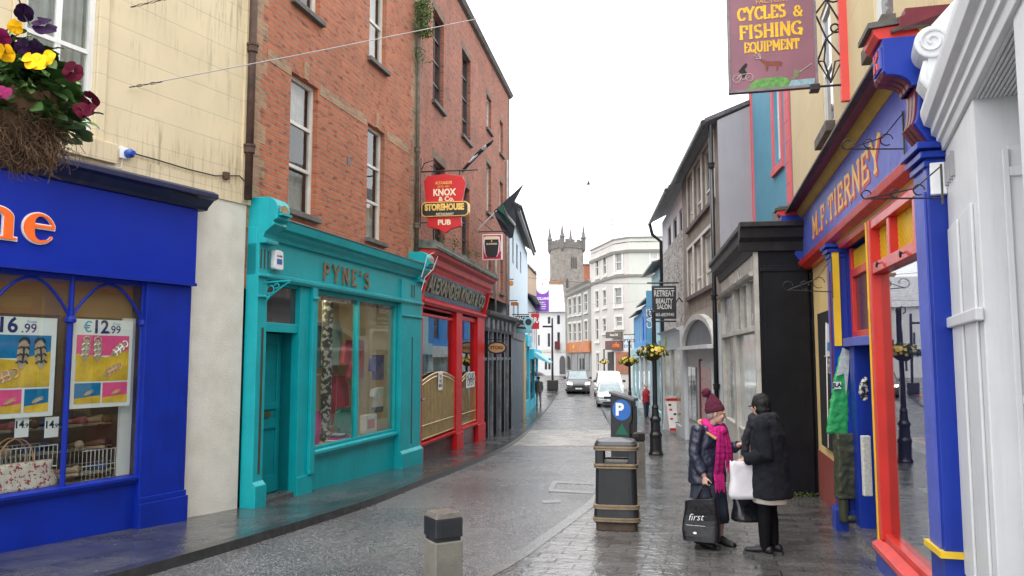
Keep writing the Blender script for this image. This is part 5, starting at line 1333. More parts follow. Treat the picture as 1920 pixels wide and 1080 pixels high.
# consoles
def console2(x0, x1, big):
    zb, zt_ = zfb-.02, zc-.03
    H = zt_-zb
    pr = [(0,zt_),(-.44,zt_),(-.44,zt_-H*.30)]
    for a in range(0, 91, 18): pr.append((-.44+.02+.16*math.sin(R(a))*1.0, zt_-H*.30-.12*H*(1-math.cos(R(a)))-.04*H))
    for a in range(0, 91, 15): pr.append((-.26+.0*a+ .04*math.cos(R(a)), zt_-H*.46-H*.34*math.sin(R(a))))
    pr += [(-.22, zb+H*.12), (-.17, zb+.02*H), (0, zb)]
    c = MB().prof(pr, x0, x1).build('console_bracket', COBALT, F.o, bevel=.006)
    front = [p for p in pr[2:-1]]
    for k in range(3):
        xa = x0+.03+k*(x1-x0-.06)/3; xb2 = xa+(x1-x0-.06)/3-.02
        mb = MB(); n = len(front)
        rs = [[(xa,p[0]-.012,p[1]),(xb2,p[0]-.012,p[1]),(xb2,p[0]+.004,p[1]),(xa,p[0]+.004,p[1])] for p in front]
        mb.rings(rs); mb.build('scroll_rib', MARO, c, bevel=.003)
    MB().box(x0+.05, x1-.05, -.452, -.44, zt_-H*.26, zt_-H*.06).build('panel', PERI, c)
    xm = (x0+x1)/2; zm = zt_-H*.16
    mb = MB()
    for a in (45,135,225,315): mb.poly([(xm,zm),(xm+.07*math.cos(R(a-22)),zm+.07*math.sin(R(a-22))),(xm+.10*math.cos(R(a)),zm+.10*math.sin(R(a))),(xm+.07*math.cos(R(a+22)),zm+.07*math.sin(R(a+22)))], -.46, -.452)
    mb.build('rosette', RED2, c)
    MB().prof([(0,zt_),(-.46,zt_),(-.49,zt_+.04),(-.50,zt_+.08),(0,zt_+.12)], x0-.04, x1-.02).build('cap', RED2, c, bevel=.005)
    MB().prof([(0,zt_+.121),(-.53,zt_+.081),(-.53,zt_+.12),(0,zt_+.18)], x0-.05, x1+.0).build('lead_cap', mat('dirty_lead', (.06,.055,.05)), c)
    return c
sE = F.S(1672, 120, .44)
console2(L-.34, L-.02, True); console2(-.06, .16, False)
# near column
def column(x0, x1, y1, fm, zb, ztop, nm='column'):
    mb = MB(); g0 = F.g(x0)-.1
    mb.box(x0, x1, -y1, 0, g0, ztop); mb.box(x0-.03, x1+.03, -y1-.05, -.0, g0, g0+.35)
    for q, e in ((ztop-.16,.02),(ztop-.10,.045),(ztop-.04,.07)): mb.box(x0-e, x1+e, -y1-e, 0, q, q+.045)
    return mb.build(nm, fm, F.o, bevel=.006)
c = column(L-.34, L-.0, .20, COBALT, 0, zfb-.03)
MB().box(L-.30, L-.06, -.212, -.2005, F.g(L)+.6, zfb-.35).build('panel', PERI, c)
MB().box(L-.37, L+.03, -.235, .0, F.Z(1795,1058,.2)-.02, F.Z(1795,1058,.2)+.02).build('yellow_strap', YEL, c)
c = column(sA0, sA1-.06, .18, COBALT, 0, zfb-.13)
MB().box(sA0+.03, sA0+.12, -.19, -.1805, F.g(sA0)+1.6, zfb-.45).build('panel', PERI, c); MB().box(sA0+.14, sA0+.2, -.19, -.1805, F.g(sA0)+1.6, zfb-.45).build('red_strip', MARO, c)
MB().box(sA1-.058, sA1-.03, -.17, -.09, F.Z(1585,648,.1), zfb-.2).build('yellow_strip', YEL, c)
# bay window
zgl = F.g(sC)
mb = MB(); pw = .12
mb.box(sB, sB+pw, -.14, .02, zsl, zrt); mb.box(sC-.03, sC+.03, -.12, .02, zsl, zrt)
mb.box(sB+pw, sC-.03, -.13, .02, zb0, zb1); mb.box(sB, sC+.03, -.13, .02, zrt-.09, zrt-.011)
n = 3
for i in range(1, n):
    x = F.S((0,1669,1720)[i], 430, .1); mb.box(x-.045, x+.045, -.12, .01, zb1, zrt-.09)
mb.box(sB+pw, sC-.03, -.12, .02, zsl, zsl+.06)
w = mb.build('shop_window', RED2, F.o, bevel=.006)
MB().box(sB-.03, sB-.001, -.15, .02, zsl-.02, zrt).build('yellow_edge', YEL, w)
MB().box(sB+pw-.02, sC-.0, -.06, -.054, zsl+.03, zb0+.02).build('pane', glassmat('shop_glass_grazing', (.95,.97,.96), 0, 1.45, .78), w)
# open lattice of yellow mesh in the transom
def lattice(x0, x1, z0, z1, y, nm='lattice', parent=None):
    mb = MB(); st_ = .052; r = .011; n = int((x1-x0+z1-z0)/st_)+1; H = z1-z0
    for i in range(n):
        for sg in (0, 1):
            o = x0 - H + i*st_
            a0, a1 = (o, z0), (o+H, z1)
            if a1[0] < x0 or a0[0] > x1: continue
            if a0[0] < x0: a0 = (x0, z0+(x0-o))
            if a1[0] > x1: a1 = (x1, z0+(x1-o))
            if a1[1]-a0[1] < .01: continue
            p, q = a0, a1
            if sg: p, q = (x0+x1-a0[0], a0[1]), (x0+x1-a1[0], a1[1])
            yy = y + sg*.012; d = Vector((q[0]-p[0], 0, q[1]-p[1])).normalized(); nn = Vector((-d.z,0,d.x))*r
            P0, P1 = Vector((p[0],yy,p[1])), Vector((q[0],yy,q[1]))
            mb.rings([[P0+nn, P0+nn+Vector((0,.008,0)), P0-nn+Vector((0,.008,0)), P0-nn], [P1+nn, P1+nn+Vector((0,.008,0)), P1-nn+Vector((0,.008,0)), P1-nn]])
    return mb.build(nm, YEL, parent)
lattice(sB+pw, sC-.03, zb1, zrt-.09, -.05, parent=w)
MB().box(sB+pw, sC-.03, .02, .03, zb1, zrt-.05).build('transom_backing', mat('dark_mesh_backing', (.03,.028,.012), .8), w)
MB().box(sB-.03, L-.3, -.17, 0, -.6, zsl-.1).build('plinth', COBALT, F.o, bevel=.01)
MB().prof([(.02,zsl-.1),(-.2,zsl-.1),(-.2,zsl-.05),(-.1,zsl+.005),(.02,zsl+.005)], sB-.03, sC+.03).build('sill', RED2, F.o, bevel=.006)
# interior of the bay
mb = MB(); D = 1.6
mb.quad((sB,D,-.2),(L,D,-.2),(L,D,zb1+.2),(sB,D,zb1+.2)); mb.quad((sB,.02,-.2),(sB,D,-.2),(sB,D,zb1),(sB,.02,zb1)); mb.quad((sB,0,zb1+.1),(L,0,zb1+.1),(L,D,zb1+.1),(sB,D,zb1+.1)); mb.quad((sB,0,zsl-.05),(L,0,zsl-.05),(L,D,zsl-.05),(sB,D,zsl-.05)); mb.quad((L-.01,0,-.2),(L-.01,D,-.2),(L-.01,D,zb1),(L-.01,0,zb1))
mb.build('shop_interior', mat('dim_shop_interior', (.16,.14,.12), .8, .3, 2), F.o)
MB().tube([(sB+.4,.8,zb1+.02),(L-.4,.8,zb1+.02)], .02, 8).build('light_tube', emis('added_fill_tube', (.95,.97,1), 14), F.o)  # unseen tube, added to brighten the goods behind the bay glass
# goods on glass shelves (each its own thing)
random.seed(3)
PKS = [mat('green_pack', (.03,.16,.08), .5), mat('grey_pack', (.25,.25,.26), .5), mat('black_pack', (.02,.02,.025), .4), mat('magenta_pack', (.45,.03,.15), .5), mat('white_pack', (.6,.6,.58), .5), mat('red_pack', (.45,.03,.03), .5), mat('blue_pack', (.02,.10,.3), .5)]
PNM = ['green', 'grey', 'black', 'magenta', 'white', 'red', 'blue']
for r_ in range(5):
    z = zsl+.1+r_*.42
    MB().box(sB+.3, L-.35, .15, .55, z-.012, z).build('glass_shelf', mat('red_shelf_edge', (.35,.04,.04), .5) if r_ in (2,3) else mat('glass_edge', (.25,.35,.32), .2), F.o)
    x = sB+.5
    while x < L-.6:
        k_ = random.randrange(7); w_ = random.uniform(.16,.34); h_ = random.uniform(.14,.32)
        t = thing('product_box', 'product box on the shelves inside the cycle and fishing shop window', 'box', F.world(x, .33, z), F.o.rotation_euler[2]+R(random.uniform(-12,12)), 'boxed goods in the cycle and fishing shop window')
        MB().box(-w_/2, w_/2, -.12, .12, 0, h_).build('carton', PKS[k_], t, bevel=.004)
        MB().box(-w_*.38, w_*.38, -.123, -.12, h_*.25, h_*.75).build('label_panel', PKS[(k_+2+r_) % 7], t)
        x += w_+random.uniform(.05,.2)
# entry recess with panel
mb = MB()
mb.quad((sA1-.05,0,-.5),(sA1-.05,1.1,-.5),(sA1-.05,1.1,zrt),(sA1-.05,0,zrt)); mb.quad((sB,0.02,-.5),(sB,1.1,-.5),(sB,1.1,zrt),(sB,0.02,zrt)); mb.quad((sA1-.05,0,zrt),(sB,0,zrt),(sB,1.1,zrt),(sA1-.05,1.1,zrt))
mb.build('entry_sides', COBALT, F.o)
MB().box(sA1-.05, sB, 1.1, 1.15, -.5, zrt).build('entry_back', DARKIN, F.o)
zp0 = F.Z(1610, 632, .0); zp1 = F.Z(1610, 512, 0)
mb = MB(); xa, xb = sA1+.0, sB-.04
mb.box(xa, xa+.12, .02, .08, zp0, zrt-.02); mb.box(xb-.06, xb, .02, .08, zp0, zrt-.02); mb.box(xa+.12, xb-.06, .02, .08, zp0, zp0+.08); mb.box(xa+.12, xb-.06, .02, .08, zp1, zp1+.09)
w = mb.build('side_light', RED2, F.o, bevel=.005)
MB().box(xa+.12, xb-.06, .06, .07, zp0+.08, zp1).build('pane', mat('etched_red_glass', (.10,.03,.03), .2, .2, 4), w)
xm = (xa+xb)/2+.03; zm = (zp0+zp1)/2
mb = MB(); mb.tube([(xm+.13*math.cos(R(a)), .055, zm+.16*math.sin(R(a))) for a in range(0,360,20)], .010, 5, closed=True); mb.tube([(xm-.06,.055,zm-.08),(xm,.055,zm+.1),(xm+.06,.055,zm-.08)], .01, 4)
mb.build('emblem', mat('pale_etching', (.45,.32,.28), .6), w)
lattice(xa+.12, xb-.06, zp1+.09, zrt-.06, .05, parent=w); MB().box(xa+.12, xb-.06, .09, .1, zp1+.05, zrt-.03).build('lattice_backing', mat('dark_mesh_backing', (.12,.10,.03)), w)
MB().box(xa-.04, sB-.03, -.08, .08, zp0-.1, zp0-.002).build('blue_rail', PERI, F.o, bevel=.005)
# blue side pillar and step below
s_ = F.S(1592, 900, .1); MB().box(sA1+.0, sA1+.28, -.02, .35, -.5, zp0-.1).build('entry_post', COBALT, F.o, bevel=.006)
MB().box(sA0-.05, sB-.03, -.1, 1.1, -.5, F.g(sB)+.04).build('entry_step', mat('wet_entry_step', (.12,.11,.10), .25, .3, 5, dirt=.4), F.o)
# iron brackets on the frontage
def scroll(label, u, v, off, reach, h, dr=1):
    t = thing('scroll_bracket', label, 'bracket', F.world(F.S(u, v, off), -off, F.Z(u, v, off)), F.o.rotation_euler[2], 'wrought iron brackets on the blue and red shop front')
    mb = MB(); mb.tube([(0,0,-h*.5),(0,0,h*.5)], .008, 5); mb.tube([(0,0,-h*.35),(0,-reach,-h*.28)], .006, 5); mb.tube([(0,0,h*.45),(0,-reach*.35,-.02),(0,-reach,-h*.28)], .005, 5)
    for c0, c1, r in ((-.3*reach,-.12*h,.13*h),(-.62*reach,-.18*h,.10*h),(-reach,-.18*h,.11*h)): mb.tube([(0, c0+r*math.cos(R(a)), c1+r*math.sin(R(a))) for a in range(0,330,30)], .005, 5)
    mb.build('ironwork', IRON, t); return t
scroll('wrought iron bracket on the sign board beside the big blue console', 1694, 250, .14, .42, .36)
scroll('wrought iron bracket near the top of the near blue column', 1766, 345, .22, .45, .26)
scroll('wrought iron bracket on the far blue column', 1560, 520, .2, .5, .5)
for i, (u, v) in enumerate(((1650,497),(1695,478),(1745,452))):
    t = thing('hook', 'small black hook on the red transom rail', 'hook', F.world(F.S(u, v, .13), -.135, F.Z(u, v, .13)), F.o.rotation_euler[2], 'hooks on the red transom rail')
    MB().tube([(-.05,0,.02),(-.02,-.02,.03),(.0,-.03,.0),(.03,-.03,-.02),(.06,-.03,.01)], .008, 5).build('wire', IRON, t)
# goods hanging at the doorway
JG = mat('bright_green_cloth', (.03,.36,.11), .6, .12, 6, bump=.4, bs=12); OLIVE = mat('olive_rubber', (.055,.06,.035), .45, .25, 6, bump=.2, bs=20); BLKCL = mat('black_cloth', (.012,.012,.014), .8, .3, 6)
Yh = 9.35
def hang(name, label, cat, u, v, Y, pts_front, m, th, nm='cloth'):
    q = P(u, v, Y); t = thing(name, label, cat, q, 0)
    o = [(P(a, b, Y)-q) for a, b in pts_front]
    mb = MB(); mb.poly([(p.x, p.z) for p in o], -th, th)
    if th >= .03: remeshed(mb, nm, m, t, .012, 6, .012, 14)
    else: mb.build(nm, m, t)
    return t, q
t, q = hang('football_shirt', 'green shirt in clear wrapping hanging by the far blue column', 'shirt', 1572, 815, Yh, [(1578,655),(1590,660),(1590,815),(1572,817),(1551,812),(1553,780),(1563,720),(1570,680)], JG, .03)
o = [(P(a, b, Yh)-q) for a, b in [(1577,652),(1590,658),(1589,690),(1584,740),(1580,700),(1566,705),(1571,680)]]; MB().poly([(p.x,p.z) for p in o], -.045, -.036).build('white_shoulder', mat('clear_wrap', (.55,.6,.58), .15, .2, 20), t)
o = P(1566, 722, Yh)-q; MB().box(o.x-.045, o.x+.05, -.052, -.046, o.z-.045, o.z+.04).build('badge', WHITEP, t); text('JLA', .07, 'badge_text', BLKCL, t, o.x, -.054, o.z, .001, .003)
# waders with boots
t, q = hang('waders', 'olive rubber waders with boots hanging below the green shirt', 'waders', 1586, 978, Yh-.05, [(1566,812),(1602,812),(1601,880),(1600,935),(1568,935),(1567,880)], OLIVE, .08, 'legs')
for dx, dy in ((0,0),(.07,.12)):
    mb = MB(); bz = P(1580, 978, Yh-.05).z-q.z; x0 = P(1583,978,Yh-.05).x-q.x+dx
    mb.lathe([(.065,bz+.34),(.062,bz+.2),(.058,bz+.1),(.06,bz+.02),(.055,bz)], (x0,dy), 12); mb.rings([[(x0+a*.22+.0, dy+(.055-.012*a)*math.cos(R(k)), bz+.045-.02*a+(.045-.01*a)*math.sin(R(k))) for k in range(0,360,36)] for a in (0,.4,.8,1.0)])
    mb.build('boot', OLIVE, t, smooth=True)
t, q = hang('black_jacket', 'long black waterproof hanging between the green shirt and the blue post', 'jacket', 1597, 900, Yh+.1, [(1588,672),(1597,668),(1603,690),(1604,760),(1603,905),(1590,905),(1589,760)], BLKCL, .05)
t, q = hang('gloves_pack', 'black and white patterned gloves hanging in the shop doorway', 'gloves', 1618, 750, 8.6, [(1610,735),(1614,715),(1622,705),(1627,712),(1627,748),(1618,752)], mat('zebra_cloth', (.03,.03,.03), .7, .2, 5, patch=(22,.5,(.6,.6,.6))), .03)
t, q = hang('magazine_rack', 'wire rack of white and blue leaflets on the yellow side wall', 'rack', 1556, 700, 10.2, [(1549,607),(1567,607),(1567,668),(1549,668)], mat('leaflet_white', (.6,.62,.64), .5, .1, 4), .02, 'leaflets')
o = [(P(a, b, 10.2)-q) for a, b in [(1550,642),(1566,642),(1566,658),(1550,658)]]; MB().poly([(p.x,p.z) for p in o], -.025, -.0205).build('blue_leaflet', mat('leaflet_blue', (.03,.2,.5), .5), t)
o = [(P(a, b, 10.2)-q) for a, b in [(1552,672),(1568,672),(1567,700),(1552,700)]]; MB().poly([(p.x,p.z) for p in o], -.02, .02).build('patterned_pack', mat('mottled_pack', (.25,.2,.16), .6, .3, 20, patch=(20,.55,(.55,.5,.45))), t)
mb = MB(); a = P(1545,668,10.2)-q; b = P(1578,668,10.2)-q; mb.tube([a,b], .008, 5); a = P(1549,605,10.2)-q; b = P(1553,840,10.2)-q; mb.tube([a,b], .008, 5); mb.build('wire_frame', mat('chrome_wire', (.6,.6,.6)), t)
t = thing('notice_board', 'tall black notice board on the yellow side wall', 'notice board', F.world(F.S(1545,800,.03), -.02, F.Z(1548, 835, .03)), F.o.rotation_euler[2])
zb_ = F.Z(1548, 585, .03)-F.Z(1548, 835, .03); w_ = F.S(1562,700,.03)-F.S(1541,700,.03); MB().box(0, w_, -.05, .0, 0, zb_).build('frame', BLKCL, t, bevel=.006)
t = thing('newspaper_bag', 'white paper bag hanging in the doorway beside the red window post', 'bag', P(1628, 930, 8.2), 0)
MB().box(-.05,.04,-.03,.03,0,.62).build('paper', mat('newsprint', (.55,.54,.5), .8, .2, 40), t, bevel=.01)

# hanging cycle sign
def rsign(F, name, label, cat, uw, vw, grp=None):
    s_ = F.S(uw, vw); return thing(name, label, cat, F.world(s_, 0, F.Z(uw, vw)), math.atan2(-F.n.y, -F.n.x), grp)
t = rsign(F, 'cycle_sign', 'large maroon hanging sign for cycles and fishing equipment', 'sign', 1592, 165)
Yb = t.location.y
PLUM = mat('faded_plum_paint', (.22,.085,.12), .45, .15, 2.5, dirt=.35, dirtcol=(.16,.12,.15), streak=.2)
(x0, z0), (x1, _) = px2(t, 1371, 172), px2(t, 1529, 160)
z1 = px2(t, 1450, -30)[1]
MB().box(x0, x1, -.03, .03, z0, z1).build('board', PLUM, t)
mb = MB(); mb.box(x0-.03, x0, -.04, .04, z0-.03, z1); mb.box(x1, x1+.03, -.04, .04, z0-.03, z1); mb.box(x0, x1, -.04, .04, z0-.03, z0); mb.box(x0-.03, x1+.03, -.04, .04, z1, z1+.03); mb.build('frame', mat('grey_sign_frame', (.18,.15,.17), .5, .3, 6), t)
YS = mat('sign_yellow', (.72,.42,.015), .5, .18, 14)
def bl(s_, u0, u1, v0, v1, th, m=YS, serif=True):
    (xa, za), (xb, zb) = px2(t, u0, v1), px2(t, u1, v0)
    za = px2(t, (u0+u1)/2, v1)[1]; zb = px2(t, (u0+u1)/2, v0)[1]
    h = zb-za; tot = block(MB(), s_, 0, 0, h, .02, gap=.2); wx = (xb-xa)/tot
    mb = MB(); block(mb, s_, xa, za, h, th*h, y=-.03, depth=.003, wx=wx, gap=.2, serif=serif); mb.build('lettering', m, t)
bl('CYCLES', 1384, 1471, 14, 38, .19); bl('&', 1488, 1504, 12, 32, .19); bl('FISHING', 1388, 1501, 46, 71, .20); bl('EQUIPMENT', 1396, 1497, 78, 97, .17)
text('FACTORY', .085, 'small_lettering', mat('faded_orange', (.6,.3,.1), .6), t, px2(t,1447,3)[0], -.034, px2(t,1447,3)[1], .002, .001)
# painted scene at the bottom: grass, water, deer, cyclist, angler
def paint(nm, pts, m, y=-.033): MB().poly([px2(t, u, v) for u, v in pts], y, y+.002).build(nm, m, t)
paint('painted_grass', [(1398,170),(1408,160),(1416,152),(1430,149),(1448,147),(1462,145),(1474,148),(1482,150),(1478,164),(1455,167)], mat('sign_green', (.10,.27,.06), .6, .4, 25))
paint('painted_water', [(1478,163),(1483,152),(1500,151),(1515,149),(1527,148),(1527,158),(1500,162)], mat('sign_water', (.22,.35,.42), .6, .3, 25))
BR = mat('sign_brown', (.17,.04,.02), .6, .2, 20)
paint('painted_deer', [(1424,112),(1430,113),(1436,116),(1450,117),(1462,116),(1467,120),(1465,127),(1460,124),(1458,134),(1455,134),(1455,125),(1441,125),(1439,135),(1436,135),(1435,124),(1430,120),(1426,117)], BR)
mb = MB()
for pl in ([(1426,112),(1421,104),(1416,102)], [(1426,112),(1424,101)], [(1426,112),(1415,112)], [(1421,106),(1424,104)], [(1420,108),(1413,107)]): mb.tube([(px2(t,u,v)[0], -.034, px2(t,u,v)[1]) for u, v in pl], .004, 4)
mb.build('painted_antlers', mat('sign_bone', (.5,.45,.4), .6), t)
mb = MB()
for c in ((1381,150),(1405,147)): mb.tube([(px2(t,c[0]+7*math.cos(R(a)),c[1]+7*math.sin(R(a)))[0], -.034, px2(t,c[0]+7*math.cos(R(a)),c[1]+7*math.sin(R(a)))[1]) for a in range(0,360,30)], .004, 4, closed=True)
mb.tube([(px2(t,u,v)[0], -.034, px2(t,u,v)[1]) for u, v in [(1381,150),(1388,142),(1400,140),(1405,147),(1392,152),(1388,142)]], .004, 4); mb.build('painted_bicycle', mat('sign_bone', (.5,.45,.4)), t)
paint('painted_cyclist', [(1384,136),(1392,126),(1398,120),(1401,122),(1400,127),(1396,132),(1400,138),(1396,146),(1391,148),(1392,140),(1388,139)], BLKCL)
paint('painted_angler', [(1488,132),(1492,130),(1494,134),(1504,133),(1505,136),(1495,139),(1497,147),(1492,146),(1488,152),(1485,150),(1488,142)], mat('sign_olive', (.16,.18,.10), .6))
mb = MB(); mb.tube([(px2(t,1500,136)[0],-.034,px2(t,1500,136)[1]),(px2(t,1521,121)[0],-.034,px2(t,1521,121)[1])], .004, 4); mb.build('painted_rod', mat('sign_bone', (.5,.45,.4)), t)
# its ironwork
xw = 0; zb_ = px2(t, 1560, 160)[1]
mb = MB(); mb.tube([(x0,0,z0-.02),(0.0,0,z0-.02)], .014, 6); A = lambda u, v: (px2(t,u,v)[0], 0, px2(t,u,v)[1])
for pl in ([(1530,30),(1549,72),(1580,110),(1558,155),(1533,115),(1549,72),(1580,47)], [(1530,25),(1548,0),(1549,-20)], [(1549,0),(1580,50)], [(1533,115),(1545,115),(1558,155)], [(1545,115),(1549,72)], [(1580,112),(1566,115),(1558,155)]):
    mb.tube([A(u, v) for u, v in pl], .012, 5)
mb.tube([A(1566+11*math.cos(R(a))*(1-a/900), 52+10*math.sin(R(a))*(1-a/900)) for a in range(-30, 400, 30)], .012, 5)
mb.tube([A(1562+11*math.cos(R(a)), -4+8*math.sin(R(a))) for a in range(0, 300, 30)], .012, 5)
mb.build('scroll_ironwork', IRON, t)
zlo = px2(t, 1585, 190)[1]
MB().box(-.09, -.0, -.04, .04, zlo, z1+.2).build('red_wall_bar', mat('coral_red_paint', (.68,.07,.06), .5, .08, 3), t)
t2 = rsign(F, 'floodlight', 'small black floodlight under the corner of the maroon cycle sign', 'floodlight', 1592, 180)
(a_, b_) = px2(t2, 1527, 166); MB().box(a_-.06, a_+.05, -.1, .04, b_-.05, b_+.03).build('housing', IRON, t2, bevel=.01); MB().tube([(a_,0,b_+.03),(a_,0,b_+.1)], .01, 5).build('stem', IRON, t2)

# ================================================================ WHITE PILASTERED FRONT, NEAREST ON THE RIGHT
F = Fac('house', 'white painted classical shop front nearest on the right', 'house', (3.07, 5.18), (3.07-.423*3.9, 1.28))
FW = F; L = F.L
WP = mat('white_stucco_paint', (.66,.67,.68), .45, .05, 2, dirt=.18, streak=.55, dirtcol=(.42,.42,.42), bump=.12, bs=25, patch=(9,.80,(.25,.22,.2)))
zent = F.Z(1800, 168, .18)
sp1 = F.S(1850, 700, .1)
mb = MB(); mb.box(0, L, .0, .3, zent+.1, 9.5); mb.box(.0, L, .29, 7, -.4, 9.5); mb.build('wall', WP, F.o)
mb = MB(); mb.box(.01, sp1, -.10, .30, -.4, zent); 
for k in range(2):
    a = .06+k*(sp1-.14)*.52; mb.box(a+.03, a+(sp1-.12)*.42, -.118, -.1, .5, zent-.55)
mb.box(-.01, sp1+.02, -.14, -.1, F.Z(1815,600,.12)-.02, F.Z(1815,600,.12)+.05); mb.box(-.02, sp1+.03, -.16, -.1, -.4, F.g(0)+.35)
pil_ = mb.build('pilaster', WP, F.o, bevel=.008)
# door reveal with panel mouldings
mb = MB(); 
mb.box(sp1+.001, sp1+.02, .05, .28, -.3, zent-.28)
for a, b in ((.02,.05),(.24,.28)): mb.box(sp1+.02, sp1+.04, a, b, -.3, zent-.3)
mb.box(sp1+.02, sp1+.04, .05, .24, zent-.45, zent-.4); mb.box(sp1+.02, sp1+.04, .05, .24, zent*.5, zent*.5+.05)
mb.build('reveal_panel', WP, F.o, bevel=.004)
MB().box(sp1+1.1, L, -.1, .29, -.4, zent).build('pilaster', WP, F.o)
mb = MB(); mb.prof([(.29,zent),(-.12,zent),(-.13,zent+.05),(-.15,zent+.06),(-.15,zent+.10),(-.18,zent+.12),(-.18,zent+.17),(-.22,zent+.19),(-.24,zent+.26),(-.24,zent+.30),(.29,zent+.32)], .02, L); mb.build('entablature', WP, F.o, bevel=.004)
mb = MB()
for k in range(9): mb.box(sp1+.02, L, .0-.09+k*.022, -.09+k*.022+.012, zent-.012, zent-.001)
mb.build('reeded_soffit', WP, F.o)
# scroll console over the pilaster
mb = MB(); zt_ = zent+1.0
mb.rings([[(x, -.17+.11*math.cos(R(a)), zt_-.30+.11*math.sin(R(a))) for a in range(0,360,20)] for x in (-.02,.26)])
mb.prof([(0,zt_),(-.17,zt_-.18),(-.20,zt_-.42),(-.23,zt_-.52),(-.17,zt_-.62),(-.08,zt_-.72),(0,zt_-.75)], .0, .24)
con = mb.build('scroll_console', WP, F.o, bevel=.01, smooth=False)
mb = MB(); 
for xx in (.264,): mb.tube([(xx, -.17+(.09-.075*a/620)*math.cos(R(a)), zt_-.30+(.09-.075*a/620)*math.sin(R(a))) for a in range(0,620,25)], .010, 5)
mb.build('volute', WP, con)
mb = MB()
for k in range(5):
    mb.tube([(.02+.05*k, -.08, zt_-.74),(.02+.05*k,-.17,zt_-.64),(.02+.05*k,-.23,zt_-.54),(.02+.05*k,-.21,zt_-.42)], [.012,.03,.034,.02], 6)
mb.build('acanthus_leaf', WP, con, smooth=True)
# slots and small cables
g = MB(); s_ = F.S(1822, 260, .12)
for k in range(4):
    x = .10+k*.10; g.box(x, x+.035, -.121, -.1005, F.Z(1825,255,.12)-.02-.0*k, F.Z(1825,255,.12)+.14)
g.build('fluted_slots', mat('slot_shadow_grey', (.35,.35,.36), .6), pil_)
mb = MB(); q = [(-.0,-.16,zent-.02),(-.03,-.2,zent-.12),(.02,-.17,zent-.25),(-.04,-.18,zent-.4),(.0,-.14,zent-.5)]
mb.tube(q, .005, 5); mb.tube([(p[0]-.03,p[1]-.02,p[2]-.03) for p in q], .004, 5); mb.tube([(p[0]-.02,p[1]-.03,p[2]+.03) for p in q[::-1]], .004, 5)
mb.build('cables', mat('white_cable', (.6,.6,.6), .5), F.o)
MB().box(-.02,.06,-.2,-.101,zent-.3,zent-.08).build('junction_box', WHITEP, F.o, bevel=.006)

# ================================================================ BLACK SHOP PROJECTING INTO THE STREET
xb0 = 4.80; xb1 = 3.95
F = Fac('shop', 'single storey black and grey shop projecting in front of the blue and cream houses', 'shop', (xb0, 17.6), (xb1, 12.32))
FBK = F; L = F.L
BLK2 = mat('tarry_black_paint', (.006,.0065,.009), .45, .3, 2.5, streak=.4, dirtcol=(.025,.028,.03), dirt=.25, spec=.22, bump=.2, bs=14, patch=(8,.775,(.3,.31,.33)))
PALG = mat('flaking_grey_paint', (.50,.48,.44), .7, .15, 3, dirt=.5, dirtcol=(.14,.12,.10), streak=.6, bump=.3, bs=16)
LEDG = mat('slab_black', (.010,.010,.012), .6, .4, 4, dirt=.4, dirtcol=(.09,.09,.09), bump=.4)
zt_ = EYE+2.13-F.base
zfb = F.Z(1414, 516, .0)
nw = 1.25
# side wall facing the camera: a box reaching back to the houses
mb = MB(); mb.box(L-.3, L, .0, nw, -.4, zt_-.1); mb.build('side_wall', BLK2, F.o)
mb = MB(); mb.box(L, L+.05, .06, .75, -.3, zfb+.1); mb.box(L, L+.07, .78, .98, -.4, zfb-.1); mb.box(L, L+.1, .74, 1.02, -.4, .25); mb.box(L, L+.09, .76,1.0, zfb-.14, zfb-.02); mb.box(L, L+.07, .02, 1.1, zfb+.0, zfb+.06)
mb.build('side_panelling', BLK2, F.o, bevel=.008)
MB().box(.0, L-.3, .03, nw, zt_-.3, zt_-.1).build('roof', LEDG, F.o)
MB().prof([(0,zt_-.45),(-.06,zt_-.45),(-.10,zt_-.3),(-.22,zt_-.24),(-.24,zt_-.1),(-.29,zt_-.08),(-.29,zt_),(.05,zt_+.04),(.05,zt_-.45)], -.05, L+.02).build('cornice', LEDG, F.o, bevel=.008)
mb = MB(); mb.ext([(L,zt_-.45),(L+.05,zt_-.45),(L+.08,zt_-.3),(L+.16,zt_-.24),(L+.2,zt_-.1),(L+.26,zt_-.08),(L+.26,zt_),(L,zt_+.02)], lambda p: (p[0],-.30,p[1]), lambda p: (p[0],nw-.2,p[1])); mb.build('side_cornice', LEDG, F.o, bevel=.01)
sgb = px = None
MB().box(L-1.0, L-.35, .4, 1.0, zt_+.02, zt_+.35).build('roof_box', mat('grey_roof_box', (.10,.11,.12), .6), F.o)
fas = MB().box(.05, L-.06, -.03, .02, zfb, zt_-.45).build('fascia', PALG, F.o)
text('WALLACE', (zt_-.45-zfb)*.95, 'ghost_lettering', mat('ghost_letter', (.62,.60,.56), .7, .2, 8), fas, L*.5, -.032, (zt_-.45+zfb)/2, .006, .0, sx=1.35)
MB().box(L-.12, L-.001, -.07, .0, -.3, zt_-.45).build('corner_post', PALG, F.o, bevel=.006)
MB().prof([(0,zfb-.05),(-.12,zfb-.05),(-.15,zfb),(-.08,zfb+.04),(0,zfb+.04)], .05, L-.12).build('moulding', PALG, F.o)
zw0 = F.Z(1405, 618, .05)
mb = MB(); mb.box(.05,.25,-.05,.1,-.3,zfb); mb.box(L*.42,L*.48,-.05,.1,-.3,zfb); mb.box(.25,L-.12,-.08,.04,zw0-.05,zw0+.04)
mb.box(.25,L-.12,-.03,.04,F.Z(1400,810,.05)-.06,F.Z(1400,810,.05)); 
for q in (.62,.78): mb.box(L*q,L*q+.05,-.04,.05,zw0+.04,zfb-.05)
w = mb.build('shop_window', PALG, F.o, bevel=.006)
